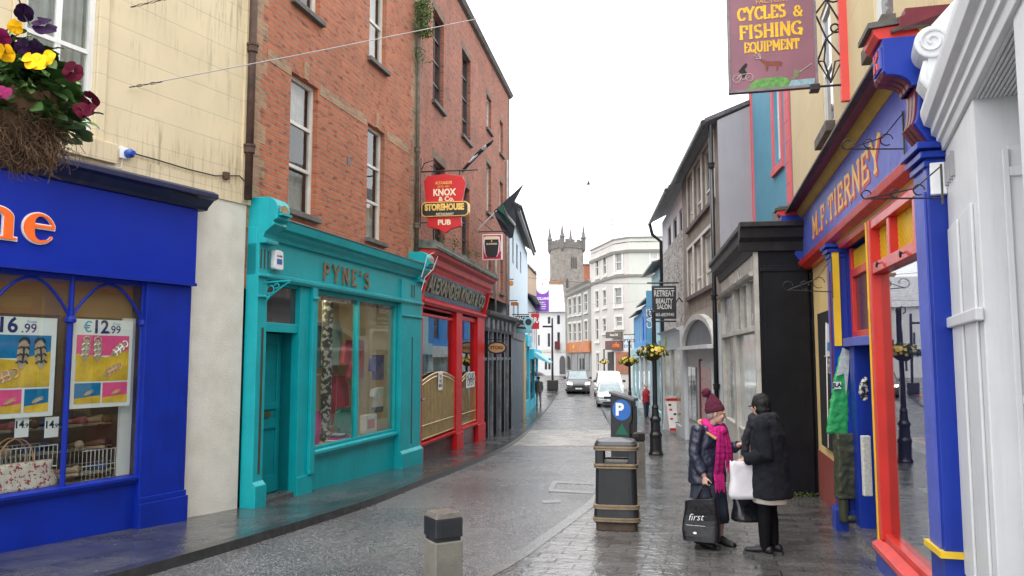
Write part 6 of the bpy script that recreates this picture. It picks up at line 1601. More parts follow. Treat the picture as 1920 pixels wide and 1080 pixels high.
MB().box(.25,L-.12,.03,.036,F.Z(1400,810,.05),zw0-.05).build('pane', mat('dusty_glass', (.42,.44,.41), .12, .2, 3, spec=.9), w); MB().box(.25,L-.12,.03,.036,zw0+.04,zfb-.05).build('pane', mat('mottled_glass', (.28,.27,.26), .3, .5, 9, patch=(4,.6,(.6,.6,.58))), w)
MB().box(.25,L-.12,-.02,.05,-.3,F.Z(1400,810,.05)-.06).build('stallriser', PALG, F.o)
p = F.world(-.12, -.12, 0)

# ================================================================ BLUE HOUSE WITH PINK TRIM
F = Fac('house', 'blue painted house with pink quoins and pink window surrounds', 'house', (5.69, 18.0), (5.24, 14.22))
FBL = F; L = F.L
BLU = mat('dusty_blue_render', (.10,.30,.42), .8, .06, 2, streak=.2, dirtcol=(.06,.2,.28)); PNK = mat('pink_paint', (.66,.13,.15), .7, .06, 3)
w = (F.S(1453,280), F.S(1466,280), F.Z(1460, 300), F.Z(1460, 300)+1.9); w2 = (F.S(1427,250), F.S(1427,250)+.8, F.Z(1427,335), F.Z(1427,335)+1.4); w3 = (w2[0],w2[1],F.Z(1427,240),F.Z(1427,240)+1.6)
mb = MB(); wall_grid(mb, 0, L, 2.5, 9.8, [w], .15); shell(mb, 0, L, -.2, 9.8, 7); mb.build('wall', BLU, F.o)
gable_roof(F, 0, L, 9.8, 7, 2.2, SLATE)
sash(F, w, WHITE, PANED, None, y=.1)
a,b,c,d = w; mb = MB(); mb.box(a-.16,a,-.03,0,c-.12,d+.3); mb.box(b,b+.16,-.03,0,c-.12,d+.3); mb.box(a,b,-.03,0,d,d+.3); mb.box(a-.2,b+.2,-.06,0,c-.25,c-.12); mb.build('window_surround', PNK, F.o)
mb = MB(); mb.box(0,.22,-.04,0,2.5,9.7); mb2 = MB(); mb2.box(L-.3,L,-.04,0,2.5,9.7); z = 2.7
mb.build('quoins', PNK, F.o); q = mb2.build('quoins', PNK, F.o)
g = MB(); 
for k in range(16): g.box(L-.305, L+.0, -.0415, -.0405, 2.8+k*.4, 2.82+k*.4)
g.build('quoin_joints', MARO, q)

# ================================================================ BROWN HOUSE WITH THE MAUVE GABLE
F = Fac('house', 'brown pebble-dashed house with a mauve gable wall and grey shop front', 'house', (4.89+.093*6.7, 24.7), (4.89, 18.02))
FBR = F; L = F.L
BRN = mat('brown_pebbledash', (.27,.235,.20), .9, .2, 3, dirt=.4, dirtcol=(.07,.06,.05), bump=1.0, bs=55)
MAUVE = mat('mauve_render', (.33,.31,.335), .85, .05, 1.5, streak=.3, dirtcol=(.2,.18,.2))
LGREY = mat('light_grey_paint', (.56,.59,.61), .55, .06, 2, streak=.4, dirtcol=(.22,.22,.22))
zt_ = F.Z(1347, 222)
zsh = F.Z(1345, 588, .05)
Wn = []
for u0, u1, b2, b1 in ((1318,1341,387,541),(1302,1316,407,548),(1290,1300,425,553)):
    um = (u0+u1)/2; h = 1.45
    za, zb = F.Z(um, b2), F.Z(um, b1)
    Wn += [(F.S(u0,400), F.S(u1,400), za, za+1.5), (F.S(u0,500), F.S(u1,500), zb, zb+1.35)]
mz = [sum(w[2] for w in Wn[0::2])/3, sum(w[2] for w in Wn[1::2])/3]
Wn = [(w[0], w[1], mz[i % 2], mz[i % 2]+(1.6,1.45)[i % 2]) for i, w in enumerate(Wn)]
mb = MB(); wall_grid(mb, 0, L, zsh, zt_, Wn, .2); shell(mb, 0, L, -.4, zt_, 8); mb.build('wall', BRN, F.o)
mb = MB(); zr = zt_+1.7
mb.ext([(.0,-.3),(.0,zt_),(4,zr),(8,zt_),(8,-.3)], lambda p: (L,p[0],p[1]), lambda p: (L+.06,p[0],p[1])); mb.build('gable_wall', MAUVE, F.o)
MB().prof([(-.3,zt_-.05),(-.3,zt_+.05),(4,zr+.08),(8.3,zt_+.05),(8.3,zt_-.05),(4,zr-.02)], -.02, L+.09).build('roof', SLATE, F.o)
mb = MB(); mb.tube([(0,-.34,zt_-.06),(L+.1,-.34,zt_-.06)], .07, 8); mb.build('gutter', IRON, F.o)
for i, w in enumerate(Wn):
    sash(F, w, CREAMF, PANEP if i % 2 else PANE, mat('brown_sill', (.12,.09,.08), .8), y=.1, fw=.07, hb=(.3,), sill_h=.12)
    a,b,c,d = w; mb = MB(); mb.box(a-.09,a,-.02,0,c,d+.09); mb.box(b,b+.09,-.02,0,c,d+.09); mb.box(a,b,-.02,0,d,d+.09); mb.build('window_surround', mat('pale_surround', (.62,.59,.55), .7), F.o)
# shop front
zwf = F.Z(1310, 655, .1)
xl, xr2 = F.S(1290,700,.1), F.S(1345,700,.1)
mb = MB(); mb.box(.0, .5, -.12, 0, -.4, zsh-.3); mb.box(L-.55, L, -.12, 0, -.4, zsh+.0); mb.build('pilaster', LGREY, F.o, bevel=.01)
STB = mat('tan_stone', (.33,.29,.24), .85, .15, 4, dirt=.4)
xm = L*.5; r = (L-1.05)/2
mb = MB(); arc = [(xm+.0+r*1.0*math.cos(R(a)), zsh-.75+.75*math.sin(R(a))) for a in range(0,181,12)]
rim = [(xm+(r+.16)*math.cos(R(a)), zsh-.75+.9*math.sin(R(a))) for a in range(0,181,12)]
blob_letter(mb, rim, arc, -.16, 0); mb.build('arch', mat('pale_arch', (.5,.5,.48), .6), F.o)
mb = MB(); blob_letter(mb, [(p[0], zsh+.25) for p in rim], rim, -.02, .0); mb.build('spandrel', STB, F.o)
MB().poly([(xm-r,zwf+.1)]+[(xm+r,zwf+.1)]+arc, -.05, 0).build('sign_panel', mat('charcoal_panel', (.10,.10,.115), .5, .1, 2), F.o)
MB().box(.3, L-.4, -.3, 0, zwf, zwf+.1).build('shelf_moulding', mat('white_moulding', (.6,.61,.62), .5), F.o)
MB().box(.3, L-.4, .0, .05, -.4, zwf).build('shop_panelling', LGREY, F.o)
mb = MB(); mb.box(L*.50, L*.80, -.04, 0, -.3, 2.45); mb.box(L*.50, L*.80, -.04, 0, 2.6, 3.0); dd = mb.build('door', LGREY, F.o, bevel=.01)
MB().box(L*.53, L*.77, -.05, -.041, .3, 2.3).build('pane', mat('salmon_glass', (.45,.22,.2), .3), dd); MB().box(L*.50-.05,L*.52,-.07,0,-.3,2.5).build('red_jamb', MARO, dd)
for a, b in ((.12,.24),(.26,.38)): MB().box(L*a, L*b, -.05, -.0, .7, zwf-.5).build('shop_pane', PANE, F.o)
p = F.world(L+.02, -.16, 0)
downpipe('black downpipe at the corner of the brown house and the black shop', [(p.x,p.y,F.base+zt_-.1),(p.x,p.y,F.base-.2)], .052, IRON, (.12,.5,.75))
# ================================================================ WHITE AND RUBBLE HOUSE
F = Fac('house', 'white house with a rubble stone lower storey beside the brown house', 'house', (4.89+.093*13.2, 31.2), (4.89+.093*6.72, 24.72))
FRU = F; L = F.L
RUB = rubble('rubble_stone', (.22,.20,.19), (.52,.49,.45), (.55,.53,.5), 3.2)
WR = mat('white_grey_render', (.74,.73,.75), .85, .05, 2, streak=.25)
zt_ = F.Z(1283, 345); zm_ = F.Z(1283, 425)
Ws = [(F.S(1252,440),F.S(1258,440),zt_-2.0,zt_-.6),(F.S(1262,430),F.S(1269,430),zt_-2.0,zt_-.6),(F.S(1273,420),F.S(1279,420),zt_-2.0,zt_-.6)]
mb = MB(); wall_grid(mb, 0, L, zm_, zt_, Ws, .15); shell(mb, 0, L, -.3, zt_, 7); mb.build('wall', WR, F.o)
MB().quad((0,0,-.3),(L,0,-.3),(L,0,zm_),(0,0,zm_)).build('rubble_wall', RUB, F.o)
for w in Ws: sash(F, w, DARKF, PANED, None, y=.08)
gable_roof(F, 0, L, zt_, 7, 2.0, SLATE, .1, .45)
mb = MB(); mb.tube([(-.1,-.5,zt_-.05),(L,-.5,zt_-.05)], .07, 8); mb.build('gutter', IRON, F.o)
zs = F.Z(1270, 655, .1)
GREENT = mat('grey_shop_paint', (.50,.53,.54), .5, .06, 2)
MB().prof([(0,zs),(-.12,zs),(-.14,zs+.6),(-.3,zs+.68),(0,zs+.75)], 0, L-.2).build('fascia', GREENT, F.o)
text('gift', .5, 'lettering', mat('lime_paint', (.45,.62,.12), .5), F.o, L*.3, -.15, zs+.3, .01, .01)
mb = MB(); mb.box(0,.3,-.1,0,-.3,zs); mb.box(L-.5,L-.2,-.1,0,-.3,zs); mb.box(L*.45,L*.5,-.1,0,-.3,zs); mb.box(.3,L-.5,-.1,0,-.3,.5); mb.build('shop_surround', GREENT, F.o)
MB().box(.3, L-.5, -.03, -.01, .5, zs).build('shop_pane', mat('colourful_display', (.25,.28,.2), .2, .6, 3, patch=(3,.55,(.5,.25,.1))), F.o)
p = F.world(.1, -.5, 0)
downpipe('black swan-necked downpipe at the far corner of the rubble stone house', [(p.x,p.y,F.base+zt_-.1),(p.x+.1,p.y,F.base+zt_-.5),(p.x+.45,p.y,F.base+zt_-.8),(p.x+.45,p.y,F.base)], .07, IRON, ())
# signs on the right
t = rsign(F, 'salon_sign', 'black hanging sign for a beauty salon', 'sign', 1290, 600); t.location = FRU.world(FRU.L-.3, 0, FRU.Z(1280, 600)).to_tuple()
(x0, z0), (x1, z1) = px2(t, 1223, 598), px2(t, 1267, 536)
MB().box(x0, x1, -.05, .05, z0, z1).build('board', DKS, t, bevel=.01)
mb = MB(); mb.tube([(x0-.15,0,z1+.1),(x1+.1,0,z1+.1)], .03, 6); mb.tube([(x0,0,z0-.08),(x1,0,z0-.08)], .03, 6); mb.tube([(x1,0,(z0+z1)/2),(x1+.1,0,(z0+z1)/2+.15),(0,0,(z0+z1)/2)], .025, 6); mb.build('iron_bracket', IRON, t)
ww = x1-x0; xc = (x0+x1)/2; hh = z1-z0
SG = mat('silver_lettering', (.55,.55,.55), .5)
def fit(s_, wfrac, hfrac, zf_, bold=.004, m=SG):
    o = text(s_, hh*hfrac, 'lettering', m, t, 0, 0, 0, .003, bold); xs_ = [v.co.x for v in o.data.vertices]; k = ww*wfrac/(max(xs_)-min(xs_))
    o.data.transform(Matrix.Translation((xc, -.055, z0+hh*zf_)) @ Matrix.Diagonal((k,1,1,1)))
fit('RETREAT', .84, .26, .76, .006); fit('BEAUTY', .7, .21, .53, .006); fit('SALON', .6, .2, .36, .006); fit('065-6829940', .8, .14, .12, .002)
MB().box(x0+.08, x1-.06, -.053, -.05, z1-.1, z1-.07).build('line', SG, t)
# ================================================================ BLUE SHOPS FARTHER DOWN ON THE RIGHT
def xr_(y): return 4.89+.093*(y-18)
DB = mat('deep_blue_paint', (.01,.12,.42), .5, .1, 2); LB = mat('bright_blue_paint', (.02,.22,.60), .5, .08, 2); CB = mat('pale_aqua_paint', (.42,.62,.66), .6, .05, 2)
def lowhouse(label, y0, y1, v_eave, col, wcol, trim, shopcol, nwin, roofrise=1.6, over=.5):
    F = Fac('house', label, 'house', (xr_(y1), y1), (xr_(y0), y0)); L = F.L
    ze = F.Z(960+1455*xr_(y0)/y0, v_eave)
    ops = []
    for i in range(nwin):
        a = L*(i+.5)/nwin-.4; ops.append((a, a+.8, 3.9, ze-.5))
    mb = MB(); wall_grid(mb, 0, L, -.2, ze, ops, .15); shell(mb, 0, L, -.2, ze, 6); mb.build('wall', col, F.o)
    for w in ops: sash(F, w, wcol, PANED, None, y=.06, fw=.08)
    gable_roof(F, 0, L, ze, 6, roofrise, SLATE, .1, over)
    mb = MB(); zs = 3.0; mb.box(0, L, -.2, 0, zs, zs+.55); mb.box(0,.25,-.12,0,-.2,zs); mb.box(L-.25,L,-.12,0,-.2,zs); mb.box(L*.5-.12,L*.5+.12,-.12,0,-.2,zs); mb.box(.25,L-.25,-.1,0,-.2,.6)
    mb.build('shop_surround', shopcol, F.o, bevel=.01); MB().box(.25, L-.25, -.04, -.02, .6, zs).build('shop_pane', mat('pale_shop_glass', (.25,.33,.36), .1, .4, 2, spec=.9), F.o)
    return F
H1 = lowhouse('narrow white and blue house with a dark slate dormer roof beyond the rubble house', 31.25, 36.5, 492, CB, DB, None, CB, 2, 1.2, .45)
H2 = lowhouse('bright blue house with a grey slate roof far down on the right', 36.55, 43, 560, LB, DB, None, mat('white_shop_paint', (.6,.62,.62), .5), 3, 1.3, .3)
H3 = lowhouse('low blue and white house just before the pale corner building', 43.05, 50, 585, mat('soft_blue_render', (.10,.33,.62), .7), WHITE, None, CB, 3, 1.3, .3)
t = thing('window_box', 'small flower box over the blue shop', 'flowers', H2.world(3, -.3, 3.6)) if False else None
t = rsign(H1, 'vertical_sign', 'tall pale blue vertical sign behind the salon sign', 'sign', 1228, 650); t.location = H1.world(H1.L-.4, 0, 3).to_tuple()
(x0, z0), (x1, z1) = px2(t, 1213, 650), px2(t, 1223, 545); MB().box(x0, x1, -.04, .04, z0, z1).build('board', mat('sky_blue_sign', (.12,.35,.55), .5), t); MB().tube([(x0,0,z1-.2),(0,0,z1-.2)], .02, 5).build('arm', IRON, t)
text('CAFE', .35, 'lettering', WHITEP, t, (x0+x1)/2, -.045, (z0+z1)/2, .002, .004, rot=R(90))
t = rsign(H3, 'white_sign', 'white square hanging sign with dark marks by the corner building', 'sign', 1205, 655); t.location = H3.world(.8, 0, 3.4).to_tuple()
(x0, z0), (x1, z1) = px2(t, 1170, 657), px2(t, 1184, 630); MB().box(x0, x1, -.04, .04, z0, z1).build('board', WHITEP, t); MB().tube([(x0,0,z1+.1),(0,0,z1+.1)], .025, 5).build('arm', IRON, t)
text('OPTICS', .28, 'lettering', BLACKP, t, (x0+x1)/2, -.045, (z0+z1)/2+.15, .002, .004); text('EYES', .25, 'lettering', BLACKP, t, (x0+x1)/2, -.045, (z0+z1)/2-.2, .002, .002)
# ================================================================ THE END OF THE STREET
class Face(Fac):
    """one outer wall of a distant building: a wall part whose windows are its children"""
    def __init__(s, root, P0, P1, m, zb, zt, ops, reveal=.15):
        s.p0 = Vector((*P0, 0)); s.p1 = Vector((*P1, 0)); s.d = (s.p1-s.p0); s.L = s.d.length; s.d.normalize(); s.n = Vector((s.d.y, -s.d.x, 0)); s.base = root.location.z
        s.root = root; s.m = m; s.zb = zb; s.zt = zt; s.ops = ops; s.reveal = reveal
    def make(s, pix, fm, pm, trim=None, hb=(.5,)):
        ops = []
        for q in pix:
            u0, u1, vt, vb = q; um = (u0+u1)/2
            ops.append((s.S(u0, (vt+vb)/2), s.S(u1, (vt+vb)/2), s.Z(um, vb), s.Z(um, vt)))
        mb = MB(); wall_grid(mb, 0, s.L, s.zb, s.zt, ops, s.reveal)
        w = mb.build('wall', s.m, s.root); w.location = (s.p0.x-s.root.location.x, s.p0.y-s.root.location.y, 0); w.rotation_euler = (0, 0, math.atan2(s.d.y, s.d.x))
        s.o = w
        for a, b, c, d in ops:
            fw = .08; y = .05; mb = MB()
            mb.box(a,a+fw,y,y+.05,c,d); mb.box(b-fw,b,y,y+.05,c,d); mb.box(a+fw,b-fw,y,y+.05,d-fw,d); mb.box(a+fw,b-fw,y,y+.05,c,c+fw)
            for h in hb: mb.box(a+fw,b-fw,y,y+.05,c+(d-c)*h-.04,c+(d-c)*h+.04)
            if trim:
                mb.box(a-.18,a,-.06,0,c-.15,d+.2); mb.box(b,b+.18,-.06,0,c-.15,d+.2); mb.box(a,b,-.06,0,d,d+.2); mb.box(a-.25,b+.25,-.12,0,c-.3,c-.15)
            mb.build('window', fm, w)
            MB().box(a+.02,b-.02,y+.06,y+.08,c+.02,d-.02).build('pane', pm, w)
        s.wins = ops
        return s
PALEP = mat('pale_pinkish_render', (.50,.465,.44), .8, .05, .8, streak=.2); PALEG = mat('pale_greenish_render', (.47,.48,.43), .8, .04, .8, streak=.2)
MIDG = mat('mid_grey_render', (.25,.255,.235), .8, .05, .8, streak=.25); TRIM = mat('pale_trim', (.58,.56,.52), .7, .05, 2)
WHR = mat('bright_white_render', (.66,.66,.67), .8, .03, 1, streak=.2)
root = thing('corner_building', 'tall pale three storey corner building closing the street on the right', 'building', (P(1152,600,68).x, 68, gz(68)-.3))
q = [(P(1108.5,600,75).x,75), (P(1152,600,68).x,68), (P(1181,600,66.6).x,66.6), (P(1330,600,66.2).x,66.2)]
ZT = EYE+10.4-root.location.z
f1 = Face(root, q[0], q[1], PALEP, 0, ZT, []).make([(1117,1123,484,518),(1131,1137,480,514),(1117,1123,546,578),(1131,1137,544,574),(1117,1123,598,638),(1131,1137,597,622),(1119,1124,662,700)], TRIM, PANED, True)
f2 = Face(root, q[1], q[2], PALEP, 0, ZT, []).make([(1154,1166,475,508),(1153,1166,540,572),(1155,1167,594,612)], TRIM, PANE, True)
f3 = Face(root, q[2], q[3], PALEG, 0, ZT, []).make([(1218,1234,472,502)], WHITE, PANEP, False)
for f in (f1, f2, f3):
    zc_ = f1.Z(1112, 472) if f is f1 else None
z2 = ZT-1.15; z3 = f1.Z(1110, 531)
for f in (f1, f2, f3):
    mb = MB()
    for zz, h, o_ in ((z2,.22,.28),(z3,.2,.22),(ZT,.12,.12)): mb.prof([(0,zz-h),(-o_*.5,zz-h),(-o_,zz),(0,zz+.05)], -.05, f.L+.05)
    mb.build('cornices', mat('stone_band', (.33,.31,.28), .8, .1, 2), f.o)
mb = MB(); mb.plan([(p[0]-root.location.x, p[1]-root.location.y) for p in q] + [(q[3][0]-root.location.x, 14), (q[0][0]-root.location.x+1, 18)], ZT-.5, ZT-.4); mb.build('roof', SLATE, root)
mb = MB(); mb.quad((q[0][0]-root.location.x,7.02,0),(q[0][0]-root.location.x+1,18,0),(q[0][0]-root.location.x+1,18,ZT),(q[0][0]-root.location.x,7.02,ZT)); mb.build('side_wall', PALEP, root)
# shop fronts on the corner
def panel(f, nm, m, u0, u1, vt, vb, off=.12, th=.1):
    um = (u0+u1)/2; return MB().box(f.S(u0,(vt+vb)/2,off), f.S(u1,(vt+vb)/2,off), -off-th, -off+.1, f.Z(um,vb,off), f.Z(um,vt,off)).build(nm, m, f.o)
def ptext(f, s_, m, u, v, wpx, hpx, off):
    k = 68/1450; o = text(s_, hpx*k*1.35, 'lettering', m, f.o, 0, 0, 0, .01, .01); xs_ = [v_.co.x for v_ in o.data.vertices]; kk = wpx*k/(max(xs_)-min(xs_))
    o.data.transform(Matrix.Translation((f.S(u,v,off), -off, f.Z(u,v,off))) @ Matrix.Diagonal((kk,1,1,1)))
panel(f2, 'dark_fascia', mat('taupe_fascia', (.10,.085,.075), .5), 1137, 1166, 622, 634); ptext(f2, 'Roma Deli', mat('fascia_cream', (.6,.55,.45), .5), 1151, 628, 20, 5, .24)
panel(f2, 'brown_fascia', mat('brown_fascia', (.12,.055,.045), .5), 1136, 1167, 639, 656); ptext(f2, 'coffee', mat('neon_orange', (1.0,.16,.03), .5), 1155, 647, 17, 9, .24)
panel(f2, 'shop_opening', mat('terracotta_tiles', (.30,.12,.07), .6, .2, 2), 1155, 1178, 660, 700, .05, .04); panel(f1, 'shop_opening', DARKIN, 1140, 1150, 660, 705, .05, .04)
t = thing('antenna', 'thin pale antenna mast on the roof of the corner building', 'antenna', (P(1147,448,70).x, 70, root.location.z+ZT-.5)); z_ = P(1147,410,70).z - t.location.z
mb = MB(); mb.tube([(0,0,0),(0,0,z_)], .05, 6); mb.box(-.25,.25,-.03,.03,z_-.6,z_-.5); mb.box(-.2,.2,-.03,.03,z_-.25,z_-.15); mb.build('mast', WIRE, t)
# grey house
root = thing('grey_house', 'mid grey house with an orange shop sign left of the corner building', 'house', (P(1062,600,89).x, 89, gz(89)-.3))
f = Face(root, (P(1062.5,600,89).x,89), (P(1108,600,75.1).x,75.1), MIDG, 0, EYE+7.5-root.location.z, [])
f.make([(1066,1072,560,590),(1075,1081,557,588),(1084,1090,555,587),(1096,1102,551,583),(1066,1072,607,640),(1075,1081,606,640),(1084,1090,605,640),(1096,1102,602,638)], TRIM, PANED, True)
for z_ in (f.zt-.6, f.zt): MB().prof([(0,z_-.2),(-.3,z_),(0,z_+.05)], 0, f.L).build('cornice', mat('stone_band', (.33,.31,.28)), f.o)
panel(f, 'orange_fascia', mat('orange_copper_fascia', (.42,.13,.03), .5, .25, 1.5), 1063, 1105.5, 641, 661, .15); ptext(f, 'CAFE ALE', mat('gold_text', (.85,.42,.05), .5), 1075, 651, 17, 9, .27)
for a, b in ((1064,1072),(1077,1083),(1087,1096),(1099,1105)): panel(f, 'shop_pane', PANED, a, b, 663, 695, .02, .02)
L_ = f.L; mb = MB(); mb.quad((0,0,0),(0,9,0),(0,9,f.zt),(0,0,f.zt)); mb.quad((0,9,0),(L_,9,0),(L_,9,f.zt),(0,9,f.zt)); mb.quad((0,0,f.zt-.3),(L_,0,f.zt-.3),(L_,9,f.zt-.3),(0,9,f.zt-.3)); mb.build('back_walls', MIDG, f.o)
t = thing('chimney', 'red brick chimney stack behind the grey house parapet', 'chimney', (P(1103,520,84).x, 84, EYE+7.0))
zc_ = P(1103,498,84).z - t.location.z
MB().box(-.5,.5,-.4,.4,-.6,zc_).build('stack', BRICK1, t); MB().box(-.58,.58,-.48,.48,zc_,zc_+.15).build('cap', STONE, t)
# white house
root = thing('white_house', 'white three storey house with an arched door closing the street on the left', 'house', (-3, 90, gz(89)-.3))
xw = P(1062,600,89).x
f = Face(root, (-3,90), (xw-.05,90), WHR, 0, P(1035,584,90).z-root.location.z, [])
f.make([(1027,1032,594,607),(1044.5,1050,591,608),(1009,1012,628,648),(1027,1031.5,625,650),(1045,1050,623,647),(1021.5,1026,672,693),(1028,1032.5,672,693)], DARKF, PANED, False)
a, b = f.S(1049,690), f.S(1060,690); zt_ = f.Z(1054,667)
mb = MB(); mb.poly([(a,.3),(b,.3),(b,zt_-.5)]+[((a+b)/2+(b-a)/2*math.cos(R(q)), zt_-.6+.6*math.sin(R(q))) for q in range(0,181,20)]+[(a,zt_-.5)], -.04, .0); mb.build('arched_door', mat('grey_door', (.10,.10,.11), .5), f.o)
MB().box(0, f.L, -.06, 0, f.Z(1040,660), f.Z(1040,655)).build('string_course', TRIM, f.o)
panel(f, 'dark_sign', mat('maroon_sign', (.10,.01,.015), .5), 1040, 1050, 640, 655, .3, .05)
zr = P(1050,534,94).z - root.location.z
PSL = brickmat('pale_wet_slate', (.40,.41,.43), (.48,.48,.50), (.3,.3,.3), .2, .5, .3, .02, .35, bump=.3)
x1 = xw-.05; xk = P(1028,548,94).x
mb = MB(); e = f.zt
mb.quad((-3+3,-.3,e-.05),(x1+3,-.3,e-.05),(x1+3,4,zr),(xk+3-2.2,4,zr)); mb.quad((x1+3,4,zr),(xk+3-2.2,4,zr),(0,8,e),(x1+3,8,e)); mb.quad((0,-.3,e-.05),(xk+3-2.2,4,zr),(0,8,e),(0,4,e)); mb.build('roof', PSL, root)
mb = MB(); mb.prof([(0,e),(4,zr-.02),(8,e)], x1+3-.05, x1+3); mb.build('gable', WHR, root)
t = thing('chimney', 'stone coloured chimney with a brown cap beside the church tower foot', 'chimney', (P(1042,545,96).x, 96, P(1042,545,96).z-1.5)); zc_ = P(1042,531,96).z - t.location.z
MB().box(-.8,.8,-.5,.5,0,zc_).build('stack', mat('tan_stone', (.33,.29,.24)), t); MB().box(-.95,.95,-.6,.6,zc_,zc_+.25).build('cap', mat('rust_cap', (.3,.14,.06), .8), t)
# church tower
TST = brickmat('tower_stone', (.20,.185,.165), (.27,.25,.22), (.24,.22,.20), .5, .6, .3, .03, .9, bump=.4)
Y0 = 168; A = Vector((P(1055,600,Y0).x, Y0, 0)); d1 = Vector((4.9,2.5,0)); d2 = Vector((-2.4,4.9,0))
t = thing('church_tower', 'grey stone church tower with four pinnacles rising behind the houses', 'tower', (A.x, A.y, 0), math.atan2(d1.y, d1.x))
w_ = 5.5; zt_ = P(1075,463,Y0).z
MB().box(0,w_,0,w_,-2,zt_).build('shaft', TST, t)
mb = MB(); mb.box(-.15,w_+.15,-.15,w_+.15,zt_,zt_+.3)
zb_ = zt_+.3
for k in range(4):
    mb.M = Matrix.Translation((w_/2,w_/2,0)) @ Matrix.Rotation(R(90*k),4,'Z') @ Matrix.Translation((-w_/2,-w_/2,0))
    mb.box(0,w_,-.1,.25,zb_+.002,zb_+.9)
    for i in range(3): mb.box(.9+i*1.45, .9+i*1.45+.85, -.09,.24, zb_+.9, zb_+1.6)
mb.M = Matrix.Identity(4); mb.build('battlements', mat('dark_tower_stone', (.14,.13,.12), .9, .2, 1), t)
zp = P(1061,417,Y0).z
for i, (x, y) in enumerate(((0,0),(w_,0),(0,w_),(w_,w_))):
    mb = MB(); mb.lathe([(.2,zt_-.9),(.5,zt_-.2),(.52,zt_+2.1),(.66,zt_+2.2),(.62,zt_+2.4),(.4,zt_+2.9),(.05,zp-zt_*0),(.0,zp+.1)], (x,y), 8); mb.build('pinnacle', mat('pinnacle_stone', (.13,.12,.115), .9, .2, 1), t)
mb = MB()
for cx in (2.4,2.95,3.5): mb.poly([(cx-.2,zt_-4.6),(cx+.2,zt_-4.6),(cx+.2,zt_-2.4),(cx,zt_-1.9),(cx-.2,zt_-2.4)], -.03, .05)
mb.build('belfry_louvres', mat('louvre_dark', (.06,.055,.05), .8), t)
mb = MB(); mb.poly([(.9,zt_-9),(1.5,zt_-9),(1.5,zt_-7.2),(1.2,zt_-6.8),(.9,zt_-7.2)], -.03, .05); mb.build('slit_window', mat('louvre_dark', (.06,.055,.05)), t)

# ================================================================ STREET FURNITURE
V3 = lambda *a: Vector(a)
def ground_loc(u, v, dz=0): q = gpt(u, v, dz); return Vector((q.x, q.y, gz(q.y)))
CONC = mat('wet_grey_concrete', (.17,.16,.135), .5, .25, 5, dirt=.6, dirtcol=(.07,.065,.045), streak=.5, bump=.3)
CAPB = mat('bollard_black_band', (.018,.019,.022), .35, .3, 10, streak=.3, dirtcol=(.08,.08,.08), bump=.2)
def bollard(loc, rz, label, w=.205, h=.86):
    t = thing('bollard', label, 'bollard', loc, rz, 'square concrete bollards at the pavement edge'); a = w/2
    MB().box(-a,a,-a,a,-.1,h-.19).build('shaft', CONC, t, bevel=.008)
    MB().box(-a+.012,a-.012,-a+.012,a-.012,h-.19,h-.165).build('groove', CAPB, t)
    MB().box(-a,a,-a,a,h-.165,h-.035).build('black_band', CAPB, t, bevel=.008)
    mb = MB(); mb.rings([[(x*q,y*q,z) for x, y in ((-a,-a),(a,-a),(a,a),(-a,a))] for q, z in ((.995,h-.035),(.8,h))]); mb.build('chamfered_cap', mat('grey_cap', (.11,.10,.085), .3, .3, 12, dirt=.4, bump=.3), t, bevel=.003)
    return t
Yb = 5.47; q = P(831, 980, Yb); bollard((q.x, q.y, gz(q.y)-.1), R(30), 'concrete bollard with black band close to the camera in the road edge', h=P(831,958,Yb).z-gz(Yb)+.1)
q = ground_loc(1196, 895); bollard(q, R(15), 'concrete bollard partly hidden behind the litter bin', h=.85, w=.22)
# litter bin
BINB = mat('bin_black', (.013,.014,.016), .38, .3, 6, streak=.5, dirtcol=(.07,.07,.07), coat=.1, bump=.05); BINB2 = mat('bin_tarnished_gold', (.24,.18,.11), .5, .25, 12, dirt=.4, metal=.2)
Yb = 9.55; q = P(1156, 900, Yb)
t = thing('litter_bin', 'black litter bin with dull gold bands standing at the kerb', 'litter bin', (q.x, q.y, gz(q.y)), R(-9))
def sq(hx, z, p=.28, n=28): 
    return [(hx*math.copysign(abs(math.cos(a))**p, math.cos(a)), hx*math.copysign(abs(math.sin(a))**p, math.sin(a)), z) for a in [2*math.pi*(j+.5)/n for j in range(n)]]
H = 1.04
MB().rings([sq(.235,0), sq(.245,.02), sq(.245,.10)]).build('base', mat('bin_base_rust', (.07,.045,.03), .7, .3, 8), t, smooth=False)
MB().rings([sq(.265,.10), sq(.27,.12), sq(.262,.30), sq(.252,.31), sq(.242,.76)]).build('body', BINB, t)
for z, r in ((.13,.275),(.155,.272),(.275,.272),(.30,.268),(.745,.258),(.775,.262),(.955,.262),(.98,.264)):
    MB().rings([sq(r-.012,z-.014), sq(r+.006,z-.009), sq(r+.006,z+.009), sq(r-.012,z+.014)]).build('band', BINB2, t, smooth=False)
mb = MB()
for k in range(4):
    mb.M = Matrix.Rotation(R(90*k),4,'Z')
    mb.box(-.235,-.14,-.245,-.2,.77,.96); mb.box(.14,.235,-.245,-.2,.77,.96); mb.box(-.14,.14,-.244,-.21,.77,.81)
mb.M = Matrix.Identity(4); hd = mb.build('aperture_posts', BINB, t, bevel=.012)
MB().rings([sq(.255,.95), sq(.262,.975), sq(.255,1.01), sq(.22,H+.005), sq(.08,H+.03)]).build('lid', BINB, t)
MB().rings([sq(.2,.60), sq(.205,.765)]).build('liner', mat('bin_liner', (.03,.03,.03), .6), t)
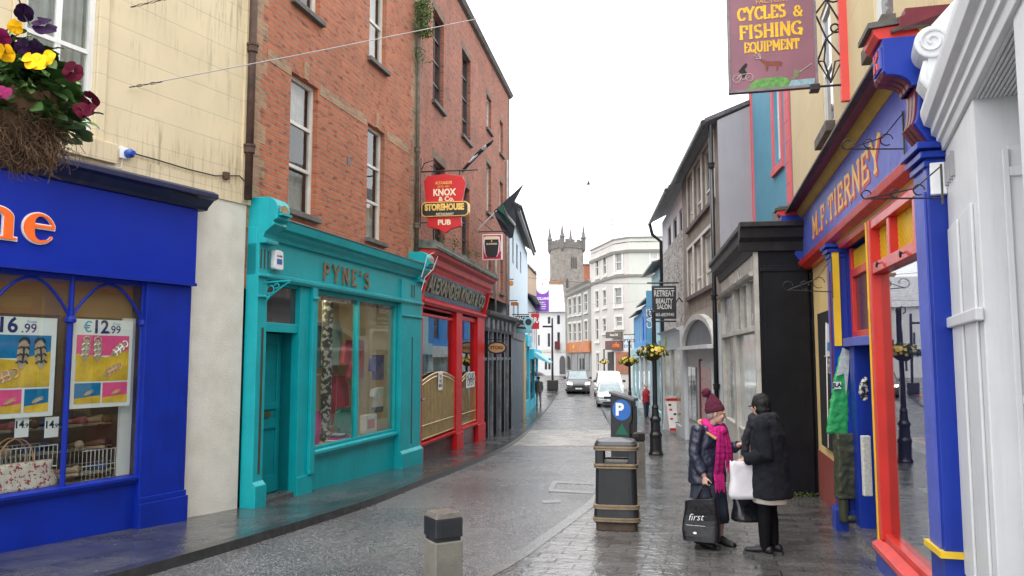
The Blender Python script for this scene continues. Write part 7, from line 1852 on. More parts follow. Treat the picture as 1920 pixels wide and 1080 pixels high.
# parking machine
Yb = 12.9; q = P(1170, 800, Yb)
t = thing('parking_machine', 'black pay and display machine with a blue and white P behind the litter bin', 'parking meter', (q.x, q.y, gz(q.y)), R(-24))
H = P(1152, 738, Yb).z - gz(Yb); PM = mat('machine_black', (.016,.018,.022), .35, .2, 5, streak=.2, dirtcol=(.06,.06,.06))
MB().prof([(-.16,.0),(-.16,.0),(-.16,H),(.14,H-.12),(.17,H-.14),(.17,H-.5),(.13,H-.56),(.13,0)], -.17, .17).build('cabinet', PM, t, bevel=.012) if False else None
mb = MB(); mb.poly([(-.19,0),(.13,0),(.13,H-.5),(.17,H-.42),(.17,H-.1),(-.19,H)], -.13, .13); mb.build('cabinet', PM, t, bevel=.012)
mb = MB(); mb.poly([(-.21,H),(.21,H-.12),(.21,H-.075),(-.21,H+.045)], -.15, .15); mb.build('hood', mat('machine_grey_hood', (.10,.10,.11), .35, .2, 6), t, bevel=.008)
PB = mat('parking_blue', (.02,.13,.45), .35, .03, 3)
MB().poly([(-.0+.155*math.cos(R(a)), H-.26+.17*math.sin(R(a))) for a in range(0,360,12)], -.136, -.13).build('blue_disc', PB, t)
text('P', .27, 'letter_p', WHITEP, t, -.035, -.138, H-.26, .001, .012)
MB().poly([(-.11,H-.66),(.11,H-.66),(.0,H-.48)], -.136, -.13).build('green_triangle', mat('parking_green', (.005,.12,.06), .5), t)
mb = MB(); mb.box(.17,.205,-.08,.08,H-.62,H-.2); mb.box(.13,.23,-.05,.05,H-.7,H-.64); mb.build('card_slot', IRON, t, bevel=.006)
# lamp posts with flower baskets
def postprof(h, s=1.0): return [(.19*s,0),(.19*s,.04),(.165*s,.08),(.155*s,.12),(.15*s,.42),(.165*s,.45),(.165*s,.50),(.13*s,.56),(.12*s,.80),(.145*s,.83),(.145*s,.88),(.10*s,.94),(.085*s,1.12),(.095*s,1.15),(.065*s,1.22),(.06*s,h*.6),(.05*s,h-.1),(.06*s,h-.08),(.055*s,h),(.02,h+.04)]
BLM = [mat('basket_leaf', (.05,.09,.02), .6, .5, 20), mat('flower_yellow', (.75,.50,.03), .6, .15, 10), mat('flower_purple', (.10,.008,.05), .6, .3, 10), mat('flower_white', (.6,.58,.5), .6, .1, 10)]
def flowers_mb(n, rx, rz, size, seed, zc=0, up=.2):
    rnd = random.Random(seed); mb = MB()
    for i in range(n):
        a = rnd.uniform(0, 6.283); e = rnd.uniform(-.5, 1.2); c = Vector((rx*math.cos(a)*math.cos(e), rx*math.sin(a)*math.cos(e), zc+rz*math.sin(e)))
        nn = (c-Vector((0,0,zc))).normalized() + Vector((rnd.uniform(-.3,.3),rnd.uniform(-.3,.3),rnd.uniform(-.1,.4))); nn.normalize(); b = nn.orthogonal().normalized(); c2 = nn.cross(b)
        for k in range(5):
            q = R(72*k+rnd.uniform(-12,12)); d = b*math.cos(q)+c2*math.sin(q); s_ = nn.cross(d); r = size*rnd.uniform(.8,1.1)
            mb.add([c, c+d*r*.6+s_*r*.38+nn*.02*r, c+d*r+nn*r*.1, c+d*r*.6-s_*r*.38-nn*r*.05], [(0,1,2,3)])
    return mb
def basket(label, loc, r, seed, n=500, leaf=.09, fl=.055, grp='flower baskets on the lamp posts', cat='flower basket'):
    t = thing('flower_basket', label, cat, loc, 0, grp)
    MB().lathe([(.02,-r*.62),(r*.35,-r*.55),(r*.62,-r*.3),(r*.72,-.02),(r*.6,0)], n=16).build('bowl', mat('dark_moss', (.07,.045,.03), .95, .4, 12, bump=.8, bs=30), t)
    pts = []; rnd = random.Random(seed)
    for i in range(160):
        a = rnd.uniform(0,6.283); rr = r*math.sqrt(rnd.random()); pts.append((rr*math.cos(a), rr*math.sin(a), (1-(rr/r)**2)*r*.42*rnd.uniform(.3,1)-.0+ (-.12*r if rr > .7*r else 0)))
    leafmass('foliage', BLM[0], t, pts, n, r*.10, leaf, seed)
    flowers_mb(int(n*.09), r*.98, r*.45, fl, seed, 0).build('yellow_flowers', BLM[1], t, recalc=False)
    flowers_mb(int(n*.03), r*1.0, r*.4, fl, seed+5, 0).build('pale_flowers', BLM[3], t, recalc=False)
    return t
def lamp(u, v, vtop, label, s=1.0, baskets=()):
    q = ground_loc(u, v); t = thing('lamp_post', label, 'lamp post', q, 0, 'black iron posts carrying flower baskets'); h = P(u, vtop, q.y).z - q.z
    MB().lathe(postprof(h, s), n=14).build('post', IRON, t, smooth=False)
    return t, h
t, h = lamp(1230, 853, 585, 'black cast iron post with a flower basket, nearest on the right pavement', .95)
mb = MB(); mb.tube([(0,0,h-.1),(-.06,0,h+.05),(-.14,0,h+.02),(-.14,0,h-.08),(-.08,0,h-.12)], .018, 6); mb.build('hook', IRON, t)
q = t.location; basket('large yellow and green flower basket round the nearest black post', (q.x-.05, q.y, P(1226,660,q.y).z), .36, 2, 700, .10, .05)
q2 = P(1181, 735, 40); q2.z = gz(40); t = thing('lamp_post', 'black iron post with a flower basket behind the parked silver car', 'lamp post', q2, 0, 'black iron posts carrying flower baskets')
q2t = P(1174, 640, 40); MB().lathe(postprof(q2t.z-q2.z, 1.0), n=12).build('post', IRON, t); p_ = P(1172,677,40); basket('yellow and green flower basket on the second black post', (q2.x-.05,40,p_.z), .46, 9, 500, .13, .08)
q3 = P(1133, 700, 60); q3.z = gz(60); t = thing('lamp_post', 'black iron post with a small flower basket, farthest of the three', 'lamp post', q3, 0, 'black iron posts carrying flower baskets')
MB().lathe(postprof(P(1133,655,60).z-q3.z), n=12).build('post', IRON, t); p_ = P(1133,678,60); basket('small yellow flower basket on the farthest black post', (q3.x,60,p_.z), .34, 12, 260, .14, .09)
q = ground_loc(1036, 729); t = thing('street_light', 'tall dark street light pole at the end of the left pavement', 'street light', q); h = P(1036,597,q.y).z-q.z
mb = MB(); mb.lathe([(.10,0),(.09,h*.5),(.07,h),(.03,h+.05)], n=10); mb.build('pole', IRON, t); MB().box(-.45,.45,-.45,.45,0,.8).build('base_box', mat('dark_planter', (.04,.035,.035), .6), t, bevel=.03)
mb = MB(); mb.box(-.8,0,-.08,.08,h-.75,h-.6); mb.build('bracket_arm', IRON, t)
# sandwich board on the right
q = V3(5.5, 27.0, gz(27.0)); t = thing('sandwich_board', 'white sandwich board with a red header outside the grey shop on the right', 'sandwich board', q, R(20))
H = P(1272,742,q.y).z-q.z; W_ = 22/1450*q.y
for sg in (-1, 1):
    mb = MB(); mb.M = Matrix.Translation((0, sg*.25, 0)) @ Matrix.Rotation(R(12)*sg, 4, 'X'); mb.box(-W_/2,W_/2,-.02,.02,.12,H); mb.build('panel', WHITEP, t)
def onb(mb, nm, m): mb.M = Matrix.Identity(4); o = mb.build(nm, m, t); o.data.transform(Matrix.Translation((0,-.25,0)) @ Matrix.Rotation(R(-12), 4, 'X')); return o
onb(MB().box(-W_/2,W_/2,-.03,-.02,H*.88,H), 'red_header', SIGNRED); onb(MB().box(-W_/2,W_/2,-.03,-.02,.12,H*.16), 'red_foot', SIGNRED)
for i, (sx_, z) in enumerate(((-.25,.75),(-.22,.62),(.1,.5),(-.25,.38),(.15,.27))): onb(MB().box(sx_*W_*1.1-.06*W_, sx_*W_*1.1+.2*W_, -.024,-.0205,H*z,H*z+.05*H), 'printed_mark', SIGNRED if i % 2 else BLACKP)
# road gutter by the parking bay
road_patch('gutter_strip', [(1124,757),(1128,757),(1154,801),(1146,801)], mat('dark_drain', (.02,.02,.02), .3), .005)

# the pansy basket close to the camera, with its post outside the picture
Yb = 3.0; c = P(8, 180, Yb)
t = thing('hanging_basket', 'moss lined hanging basket of yellow, purple and maroon pansies close above the camera', 'hanging basket', c, 0)
MOSS = mat('coir_liner', (.13,.075,.04), .95, .45, 14, bump=1.0, bs=40); PL1 = mat('pansy_leaf', (.035,.085,.018), .42, .5, 10, spec=.6)
MB().lathe([(.01,-.235),(.10,-.21),(.17,-.14),(.215,-.05),(.22,0),(.18,.02)], n=20).build('liner', MOSS, t, smooth=True)
rnd = random.Random(8); mb = MB()
for i in range(900):           # loose coir strands
    a = rnd.uniform(0,6.283); z = rnd.uniform(-.26,-.09); r = .215*math.sqrt(max(.05,1-(z/-.27)**2)); p0 = Vector((r*math.cos(a),r*math.sin(a),z)); p = [p0]
    for k in range(3): p.append(p[-1]+Vector((rnd.gauss(0,.014)+.008*math.cos(a),rnd.gauss(0,.014)+.008*math.sin(a),rnd.gauss(-.012,.012))))
    mb.tube(p, .0016, 3)
for i in range(420):           # a ragged tuft trailing from the bottom right
    p = [Vector((.12+rnd.gauss(0,.05), rnd.gauss(0,.05), -.19+rnd.gauss(0,.02)))]
    for k in range(4): p.append(p[-1]+Vector((rnd.gauss(.002,.012),rnd.gauss(0,.012),rnd.gauss(-.018,.010))))
    mb.tube(p, .0015, 3)
mb.build('coir_strands', MOSS, t)
def bigleaf(n, seed, zlo, zhi, rlo, rhi, size, m, nm, squash=1.0):
    rnd = random.Random(seed); mb = MB()
    for i in range(n):
        a = rnd.uniform(0,6.283); z = rnd.uniform(zlo,zhi); r = rnd.uniform(rlo,rhi)*(1-.45*max(0,(z)/.2)); c = Vector((r*math.cos(a),r*math.sin(a),z))
        out = Vector((math.cos(a),math.sin(a),rnd.uniform(-.7,.5))).normalized(); side = out.cross(Vector((0,0,1))).normalized(); upv = side.cross(out); 
        tw = Matrix.Rotation(rnd.uniform(-1,1),3,out); side = tw@side; upv = tw@upv; L_ = size*rnd.uniform(.6,1.2); W_ = L_*.33
        pts = []; 
        for k, (f_, ww, dr) in enumerate(((0,.15,0),(.3,.85,.06),(.6,1,.05),(.85,.6,-.03),(1,.05,-.12))):
            cc = c+out*f_*L_+upv*dr*L_; pts += [cc-side*ww*W_+upv*.12*W_, cc-upv*.10*W_, cc+side*ww*W_+upv*.12*W_]
        fs = []
        for k in range(4): b = 3*k; fs += [(b,b+1,b+4,b+3),(b+1,b+2,b+5,b+4)]
        mb.add(pts, fs)
    return mb.build(nm, m, t, smooth=True, recalc=False)
bigleaf(1100, 3, -.13, .20, .06, .27, .075, PL1, 'foliage')
bigleaf(260, 4, -.08, .22, .10, .28, .07, mat('pansy_leaf_light', (.11,.19,.04), .45, .3, 10), 'light_foliage')
def pansy(c, n, size, m, nm, rot=0):
    n = Vector(n).normalized(); b = n.orthogonal().normalized(); b = Matrix.Rotation(rot,3,n)@b; c2 = n.cross(b); c = Vector(c); mb = MB()
    for k, (ang, rr, ww) in enumerate(((90,1.0,.62),(160,.9,.55),(20,.9,.55),(230,.85,.5),(310,.85,.5))):
        d = b*math.cos(R(ang))+c2*math.sin(R(ang)); s_ = n.cross(d); off = n*.004*k
        pts = [c+off]
        for q in range(9):
            a = R(-90+22.5*q); pts.append(c+off+d*(size*rr*(.45+.55*math.cos(a)))+s_*(size*ww*math.sin(a))+n*(size*(.16*math.sin(k*2.3+1)+.10*math.cos(a*2+k))))
        mb.add(pts, [(0,i,i+1) for i in range(1,9)])
    return mb
def toPx(u, v, Y): return P(u, v, Y) - c
YP = mat('pansy_yellow', (.80,.42,.003), .7, .12, 12, spec=.15); PP = mat('pansy_purple', (.018,.004,.028), .75, .3, 12, spec=.12); MP = mat('pansy_maroon', (.075,.004,.016), .75, .3, 14, spec=.12); MG = mat('pansy_magenta', (.20,.008,.07), .7, .2, 12, spec=.15)
for m, nm, lst in ((YP, 'yellow_pansy', [(12,98,.050,2.74),(66,118,.058,2.70),(92,112,.045,2.72),(32,50,.04,2.74),(-25,110,.05,2.76)]), (PP, 'purple_pansy', [(82,52,.062,2.80),(62,92,.045,2.78),(45,25,.05,2.95),(45,88,.045,2.76)]),
                   (MP, 'maroon_pansy', [(138,135,.055,2.86),(172,185,.05,2.9),(168,212,.055,2.88),(155,208,.045,2.86)]), (MG, 'magenta_pansy', [(0,68,.05,2.73),(0,175,.05,2.72)])):
    for i, (u, v, s_, Y) in enumerate(lst):
        pansy(toPx(u, v, Y), (.8*math.sin(i*3+u)+.3, -1, -.1+.9*math.sin(i*2+v)), s_*.8, m, nm, i*1.3).build(nm, m, t, smooth=True, recalc=False)
mb = MB()
for pl in ([(30,-60),(36,0),(44,28),(55,45)], [(-60,-60),(-70,60)]):
    pp = [toPx(u, v, 2.95) for u, v in pl]
    for i in range(len(pp)-1):
        L_ = (pp[i+1]-pp[i]).length; n = max(1, int(L_/.03)); d = (pp[i+1]-pp[i])/n
        for k in range(n):
            cc = pp[i]+d*(k+.5); s_ = d.normalized().cross(Vector((0,1,0) if k % 2 else (1,.2,0))).normalized()
            mb.tube([cc+d*.6*math.cos(R(a))+s_*.008*math.sin(R(a)) for a in range(0,360,60)], .002, 4, closed=True)
mb.build('chain', IRON, t)
pl_ = Vector((c.x-.62, 3.3, gz(3.3))); t = thing('lamp_post', 'black iron lamp post carrying the pansy basket', 'lamp post', pl_)
MB().lathe(postprof(4.6), n=12).build('post', IRON, t); hz_ = P(8,-60,2.95).z+.03-pl_.z
MB().tube([(0,0,hz_-.5),(.1,-.05,hz_-.1),(.3,-.15,hz_+.02),(.7,-.35,hz_+.0)], .018, 6).build('arm', IRON, t)

# wires
def wire(label, pts, r, m=WIRE, sag=.0, cat='wire'):
    b = Vector(pts[0]); t = thing('overhead_wire', label, cat, b); out = []
    for i in range(len(pts)-1):
        for k in range(8):
            q = k/8; p = Vector(pts[i]).lerp(Vector(pts[i+1]), q); p.z -= sag*4*q*(1-q); out.append(p-b)
    out.append(Vector(pts[-1])-b); MB().tube(out, r, 4).build('wire', m, t); return t
a0 = FA.world(FA.S(237,165), -.05, FA.Z(237,165)); a1 = P(305,153, a0.y+.15)
wire('pale decoration wire slanting up from the cream wall across the street', [a0, P(560,103,11.0), P(1071,0,13), P(1300,-45,14.2)], .007)
t = thing('anchor_chain', 'rusty anchor chain at the wall end of the long wire', 'chain', a0)
def chain(t, p0, p1):
    mb = MB(); d = p1-p0; n = int(d.length/.07); 
    for k in range(n):
        cc = p0+d*(k+.5)/n; e = d.normalized()*.04; s_ = e.normalized().cross(Vector((0,1,0) if k % 2 else (0,0,1))).normalized()*.014
        mb.tube([cc+e*math.cos(R(a))+s_*math.sin(R(a)) for a in range(0,360,60)], .005, 4, closed=True)
    mb.build('links', RUSTY, t)
chain(t, Vector((0,0,0)), P(305,153,a0.y+.2)-a0)
b0 = FA.world(FA.S(240,15), -.05, FA.Z(240,15)); t = thing('anchor_chain', 'rusty anchor chain at the top edge of the cream wall', 'chain', b0); chain(t, Vector((0,0,0)), P(315,-3,b0.y+.2)-b0)
wire('thin wire above the anchor chain at the top of the cream wall', [P(315,-3,b0.y+.2), P(420,-30,b0.y+1)], .006)
wire('thin wire hanging from the parapet of the red brick house', [FK.world(FK.S(893,55), -.2, FK.Z(893,55)), FK.world(FK.S(950,190), -.6, FK.Z(950,190))], .012)
wire('faint cable crossing in front of the corner building, upper', [P(985,520,50), P(1290,530,40)], .012, CABLE, .2)
wire('faint cable crossing in front of the corner building, lower', [P(1000,575,50), P(1240,560,48)], .012, WIRE, .1)
# bird
q = P(1103, 345, 60); t = thing('bird', 'small dark bird flying above the street', 'bird', q)
mb = MB(); mb.ball((0,0,0), (.2,.09,.08), 8, 5); mb.add([(0,0,.03),(-.12,-.35,.14),(.06,-.34,.16),(.08,0,.03),(-.12,.35,.12),(.06,.34,.15)], [(0,1,2,3),(0,3,5,4)]); mb.add([(-.18,0,0),(-.34,.05,0),(-.34,-.05,0)], [(0,1,2)])
mb.build('body', mat('bird_dark', (.03,.03,.03), .8), t)
# weeds along wall feet
wz = mat('weed_green', (.09,.13,.02), .6, .4, 9)
t = thing('weeds', 'moss and weeds at the foot of the black shop wall', 'weeds', FBK.world(FBK.L+.1, .5, FBK.g(FBK.L)))
n_ = FBK
leafmass('foliage', wz, t, [(i*.12-.3, -.05-i*.0, .01) for i in range(10)], 500, .04, .035, 4)

# ================================================================ VEHICLES
TYRE = mat('tyre_rubber', (.015,.015,.016), .8, .2, 10); RIM = mat('alloy', (.35,.35,.36), .35, .1, 5, metal=.7); WSCR = mat('windscreen', (.20,.26,.27), .05, .3, 1.5, spec=1.0); LAMPM = mat('lamp_lens', (.65,.66,.68), .15, .1, 5, spec=.8); PLATE = mat('number_plate', (.7,.7,.68), .5)
def vehicle(name, label, cat, loc, rz, L, w, h, belt, hoodz, hood, paintm, bumper, lit=False, van=False):
    t = thing(name, label, cat, loc, rz); hw = w/2
    st = [(0,.80,.38,.62),(.06,.93,.24,.72 if not van else .85),(.35,.99,.20,hoodz-.10),(hood*.6,1.0,.2,hoodz-.03),(hood,1.0,.2,belt),(L*.55,1.0,.2,belt),(L-.35,.99,.22,belt),(L-.04,.94,.28,belt-.08),(L,.85,.42,belt-.25)]
    rs = []
    for y, k, zb, zt_ in st:
        q = hw*k; rs.append([(-q*.86,y,zb),(-q,y,zb+.18),(-q,y,(zb+zt_)/2),(-q*.97,y,zt_-.10),(-q*.88,y,zt_),(0,y,zt_+.03),(q*.88,y,zt_),(q*.97,y,zt_-.10),(q,y,(zb+zt_)/2),(q,y,zb+.18),(q*.86,y,zb)])
    body = MB().rings(rs).build('body', paintm, t, smooth=False, bevel=.02)
    y0, y1 = hood-.05, L-.12 if van else L-.25; yt0, yt1 = hood+(.55 if van else .75), L-.2 if van else L-.75; tw = hw*.80
    bt = [(-hw*.93,y0,belt-.02),(hw*.93,y0,belt-.02),(hw*.93,y1,belt-.02),(-hw*.93,y1,belt-.02)]; tp = [(-tw,yt0,h-.03),(tw,yt0,h-.03),(tw,yt1,h-.03),(-tw,yt1,h-.03)]
    MB().rings([bt,tp]).build('cabin', paintm, t, bevel=.06)
    MB().rings([[(-tw*.97,yt0+.03,h-.03),(tw*.97,yt0+.03,h-.03),(tw*.97,yt1-.03,h-.03),(-tw*.97,yt1-.03,h-.03)],[(-tw*.85,yt0+.2,h),(tw*.85,yt0+.2,h),(tw*.85,yt1-.1,h),(-tw*.85,yt1-.1,h)]]).build('roof', paintm, t)
    def lerp3(a, b, q): return tuple(a[i]+(b[i]-a[i])*q for i in range(3))
    n = Vector((0,-.012,.006)); A_, B_, C_, D_ = bt[0], bt[1], tp[1], tp[0]
    pt = lambda s_, q: Vector(lerp3(lerp3(A_, B_, s_), lerp3(D_, C_, s_), q)) + n
    MB().add([pt(.05,.06)[:],pt(.95,.06)[:],pt(.93,.93)[:],pt(.07,.93)[:]], [(0,1,2,3)]).build('windscreen', WSCR, t)
    for sg in (-1, 1):
        A2, B2, C2, D2 = [Vector((sg*abs(p[0]),p[1],p[2])) for p in (bt[0],bt[3],tp[3],tp[0])]
        p2 = lambda s_, q: (A2.lerp(B2,s_)).lerp(D2.lerp(C2,s_),q)+Vector((sg*.012,0,0))
        MB().add([p2(.08,.1)[:],p2(.5,.1)[:],p2(.5,.9)[:],p2(.06,.9)[:]], [(0,1,2,3)]).build('side_window', WSCR, t)
        if not van: MB().add([p2(.53,.1)[:],p2(.92,.1)[:],p2(.9,.9)[:],p2(.53,.9)[:]], [(0,1,2,3)]).build('side_window', WSCR, t)
        MB().box(sg*hw*1.0-.02 if sg > 0 else -hw-.2, hw+.2 if sg > 0 else -hw+.02, hood+.15, hood+.25, belt+.02, belt+.2).build('mirror', bumper, t, bevel=.03)
        mb = MB(); z_ = hoodz-.22
        mb.add([(sg*hw*.93,.10,z_-.02),(sg*hw*.55,.01,z_-.04),(sg*hw*.58,.10,z_+.13),(sg*hw*.97,.30,z_+.15)], [(0,1,2,3)]); mb.v = [v+Vector((0,-.05,0)) for v in mb.v]
        mb.build('headlight', emis('lit_headlight', (1,.96,.9), 3.0) if lit else LAMPM, t)
        for yy in (.85, L-.8):
            mb = MB(); mb.M = Matrix.Translation((sg*(hw-.11), yy, .32)) @ Matrix.Rotation(R(90),4,'Y'); mb.lathe([(.2,-.1),(.30,-.1),(.32,-.06),(.32,.06),(.30,.1),(.2,.1)], n=18)
            wq = mb.build('wheel', TYRE, t); mb = MB(); mb.M = Matrix.Translation((sg*(hw-.11), yy, .32)) @ Matrix.Rotation(R(90),4,'Y'); mb.lathe([(.05,-.105),(.2,-.1),(.2,.1),(.05,.105)], n=12); mb.build('rim', RIM, wq)
    mb = MB(); mb.rings([[(-hw*.86,-.05,.24),(hw*.86,-.05,.24),(hw*.88,-.05,.52),(-hw*.88,-.05,.52)],[(-hw*.98,.35,.22),(hw*.98,.35,.22),(hw*1.0,.35,.55),(-hw*1.0,.35,.55)]]); mb.build('bumper', bumper, t, bevel=.03)
    MB().box(-hw*.52,hw*.52,-.045,.1,.56,.70).build('grille', mat('grille_black', (.015,.015,.017), .4), t)
    MB().box(-hw*.6,hw*.6,-.06,-.045,.26,.36).build('lower_intake', mat('grille_black', (.015,.015,.017)), t)
    MB().box(-.26,.26,-.075,-.05,.40,.51).build('number_plate', PLATE, t)
    return t
gy = lambda y: gz(y)-.1
q = P(1085, 730, 61); vehicle('van', 'dark grey van with lit headlights driving up the street', 'van', (q.x,61,gy(61)), R(-2), 4.5, 1.85, 1.86, 1.15, 1.02, .95, mat('dark_grey_car_paint', (.06,.06,.07), .3, .1, 4, coat=.6), mat('black_bumper', (.03,.03,.03), .6), True, True)
q = P(1145, 740, 56); vehicle('van', 'white van parked behind the silver car on the right', 'van', (q.x,56,gy(56)), R(-3), 4.8, 1.95, 2.0, 1.2, 1.1, .9, mat('white_car_paint', (.70,.71,.72), .3, .03, 4, coat=.5), mat('black_bumper', (.03,.03,.03)), False, True)
q = P(1146, 760, 49); vehicle('car', 'silver hatchback parked on the right in front of the white van', 'car', (q.x,49,gy(49)), R(-5), 4.1, 1.75, 1.46, .95, .90, 1.05, mat('silver_car_paint', (.42,.44,.46), .3, .05, 4, metal=.4, coat=.6), mat('silver_car_paint', (.42,.44,.46)), False, False)
# ================================================================ PEOPLE
SKIN = mat('skin', (.52,.30,.22), .5, .08, 12, spec=.4); SKIN2 = mat('pale_skin', (.58,.36,.28), .5, .1, 12, spec=.4)
def V(*a): return Vector(a)
def hand_mb(mb, wr, d, pn, curl=.6, s=1.0, thumb=1):
    d = V(*d).normalized(); pn = V(*pn); pn = (pn - d*pn.dot(d)).normalized(); side = d.cross(pn)*thumb; wr = V(*wr)
    rs = []
    for q, hw, th in ((0,.022,.017),(.03,.034,.016),(.06,.040,.014),(.085,.038,.011)):
        rs.append([wr+d*q*s+side*hw*s*math.cos(R(a))+pn*th*s*math.sin(R(a)) for a in range(0,360,36)])
    mb.rings(rs)
    for off, L_ in ((.030,.070),(.010,.080),(-.011,.074),(-.030,.058)):
        p = wr+d*.08*s+side*off*s; pts = [p-d*.015*s, p]; ang = 0; dd = d
        for k, q in enumerate((.45,.32,.25)):
            ang += curl*(.75 if k == 0 else .95); dd = d*math.cos(ang)+pn*math.sin(ang); pts.append(pts[-1]+dd*L_*q*s)
        mb.tube(pts, [.0085*s,.0088*s,.008*s,.0075*s,.0062*s], 7)
    p = wr+d*.02*s+side*.026*s
    t1 = (d*.6+side*.75+pn*.35).normalized(); t2 = (d*.8+side*.25+pn*.6).normalized()
    mb.tube([p-side*.01*s, p+t1*.035*s, p+t1*.035*s+t2*.03*s, p+t1*.035*s+t2*.05*s], [.012*s,.0105*s,.009*s,.007*s], 7)
def head_mb(mb, c, yaw=0, pitch=0, s=1.0):
    """head facing -Y before yaw"""
    M = Matrix.Translation(V(*c)) @ Matrix.Rotation(yaw,4,'Z') @ Matrix.Rotation(pitch,4,'X') @ Matrix.Scale(s,4); o = mb.M; mb.M = M
    mb.ball((0,.012,.03), (.074,.092,.088), 18, 12); mb.ball((0,-.022,-.035), (.056,.062,.072), 14, 10); mb.ball((0,-.062,-.088), (.026,.02,.02), 10, 6)
    mb.rings([[(.007*math.cos(R(a)), -.080+.006*math.sin(R(a)), .022) for a in range(0,360,60)], [(.011*math.cos(R(a)), -.096+.010*math.sin(R(a)), -.004) for a in range(0,360,60)], [(.016*math.cos(R(a)), -.094+.016*math.sin(R(a)), -.022) for a in range(0,360,60)], [(.009*math.cos(R(a)), -.082+.006*math.sin(R(a)), -.030) for a in range(0,360,60)]])
    mb.ball((0,-.078,.034), (.05,.014,.010), 10, 5)
    for sg in (-1,1): mb.ball((sg*.036,-.066,-.012), (.022,.018,.022), 8, 6); mb.ball((sg*.076,.012,-.005), (.010,.018,.030), 8, 6)
    mb.ball((0,-.080,-.048), (.022,.010,.006), 8, 4); mb.ball((0,-.079,-.060), (.019,.010,.006), 8, 4)
    mb.M = o; return M
def body_mb(J, hs=1.0):
    mb = MB(); q = {k: V(*v) for k, v in J.items() if isinstance(v, tuple) and len(v) == 3}
    mb.rings([[V(c.x+rx*math.cos(R(a)), c.y+ry*math.sin(R(a)), c.z) for a in range(0,360,24)] for c, rx, ry in
        ((q['pelvis']-V(0,0,.10),.11,.09),(q['pelvis'],.155,.11),(q['pelvis'].lerp(q['chest'],.45),.135,.10),(q['chest'],.155,.115),(q['chest'].lerp(q['neck'],.6),.15,.09),(q['neck']-V(0,0,.03),.075,.06))])
    mb.tube([q['neck']-V(0,0,.06), q['neck'], q['head']-V(0,0,.03)], [.06,.050,.048], 10)
    for s in 'RL':
        mb.tube([q['neck']-V(0,0,.07), q['sh'+s]-V(0,0,.02)], [.045,.045], 8)
        mb.tube([q['sh'+s], q['sh'+s].lerp(q['el'+s],.5), q['el'+s], q['el'+s].lerp(q['wr'+s],.35), q['wr'+s]], [.05,.044,.036,.036,.023], 10)
        mb.tube([q['hip'+s], q['hip'+s].lerp(q['kn'+s],.4), q['kn'+s], q['kn'+s].lerp(q['an'+s],.3), q['kn'+s].lerp(q['an'+s],.75), q['an'+s]], [.085,.075,.052,.055,.038,.034], 10)
        mb.tube([q['an'+s]+V(0,.02,-.02), q['an'+s]+V(0,-.03,-.03), q['an'+s].lerp(q['toe'+s],.7)+V(0,0,.004)], [.028,.026,.018], 8)
    return mb
def ellr(c, rx, ry, n=20, wav=0, k=5, ph=0): return [V(c[0]+rx*(1+wav*math.sin(k*R(a)+ph))*math.cos(R(a)), c[1]+ry*(1+wav*math.sin(k*R(a)+ph))*math.sin(R(a)), c[2]) for a in [360*i/n for i in range(n)]]

# ---- woman in pompom hat with magenta scarf (faces right, a little towards the camera)
q = P(1333, 1016, 8.55); W0 = V(q.x, 8.55, gz(8.55))
t = thing('person', 'person in maroon pompom hat and long magenta scarf, navy jacket, holding a black tote', 'person', W0, R(38))
J = dict(pelvis=(0,.03,.80), chest=(0,-.02,1.12), neck=(0,-.06,1.29), head=(0,-.10,1.40), shR=(-.18,.0,1.23), shL=(.17,-.03,1.22), elR=(-.235,.01,.97), elL=(.23,-.08,.99), wrR=(-.20,-.09,.755), wrL=(.155,-.30,1.085),
         hipR=(-.09,.03,.76), hipL=(.09,.02,.76), knR=(-.09,.0,.42), knL=(.09,-.06,.42), anR=(-.10,.06,.07), anL=(.09,-.05,.07), toeR=(-.11,-.09,.035), toeL=(.09,-.20,.035))
mb = body_mb(J); HM = head_mb(mb, (0,-.115,1.405), R(36), R(14), .98)
hand_mb(mb, J['wrR'], (0,-.05,-1), (1,0,0), .95, .95, 1); hand_mb(mb, J['wrL'], (-.2,-1,.0), (0,.1,-1), .55, .95, 1)
remeshed(mb, 'body', SKIN2, t, .0065, 2)
mb = MB(); mb.M = HM
for sg in (-1,1): mb.ball((sg*.030,-.073,.012), (.011,.008,.008), 8, 6)
mb.build('eyes', mat('dark_eyes', (.05,.035,.03), .2), t, smooth=True)
mb = MB(); mb.M = HM
for sg in (-1,1): mb.tube([(sg*.034+.024*math.cos(R(a)), -.097, .010+.019*math.sin(R(a))) for a in range(0,360,30)], .0022, 5, closed=True); mb.tube([(sg*.058,-.095,.014),(sg*.078,.0,.018)], .002, 4)
mb.tube([(-.01,-.099,.014),(.01,-.099,.014)], .002, 4); mb.build('glasses', mat('gold_wire', (.5,.4,.2), .3, metal=.8), t)
HATM = mat('maroon_knit', (.085,.008,.028), .95, .35, 60, bump=.8, bs=70)
mb = MB(); mb.M = HM @ Matrix.Translation((0,.012,.0)) @ Matrix.Rotation(R(-27),4,'X')
mb.rings([ellr((0,0,z),rx,ry) for z, rx, ry in ((.018,.086,.103),(.020,.094,.110),(.07,.094,.108),(.072,.088,.102),(.12,.080,.09),(.16,.06,.065),(.20,.036,.04),(.225,.018,.02))])
remeshed(mb, 'hat', HATM, t, .007, 2, .003, 30)
mb = MB(); mb.M = HM @ Matrix.Translation((0,.012,.0)) @ Matrix.Rotation(R(-34),4,'X'); mb.ball((0,.012,.245), .052, 16, 12); hp = remeshed(mb, 'pompom', HATM, t, .007, 0, .012, 60)
mb = MB(); mb.M = HM; mb.ball((0,.055,-.015), (.07,.05,.07), 10, 8); remeshed(mb, 'hair', mat('grey_hair', (.35,.33,.31), .8, .3, 30), t, .009, 2, .006, 30)
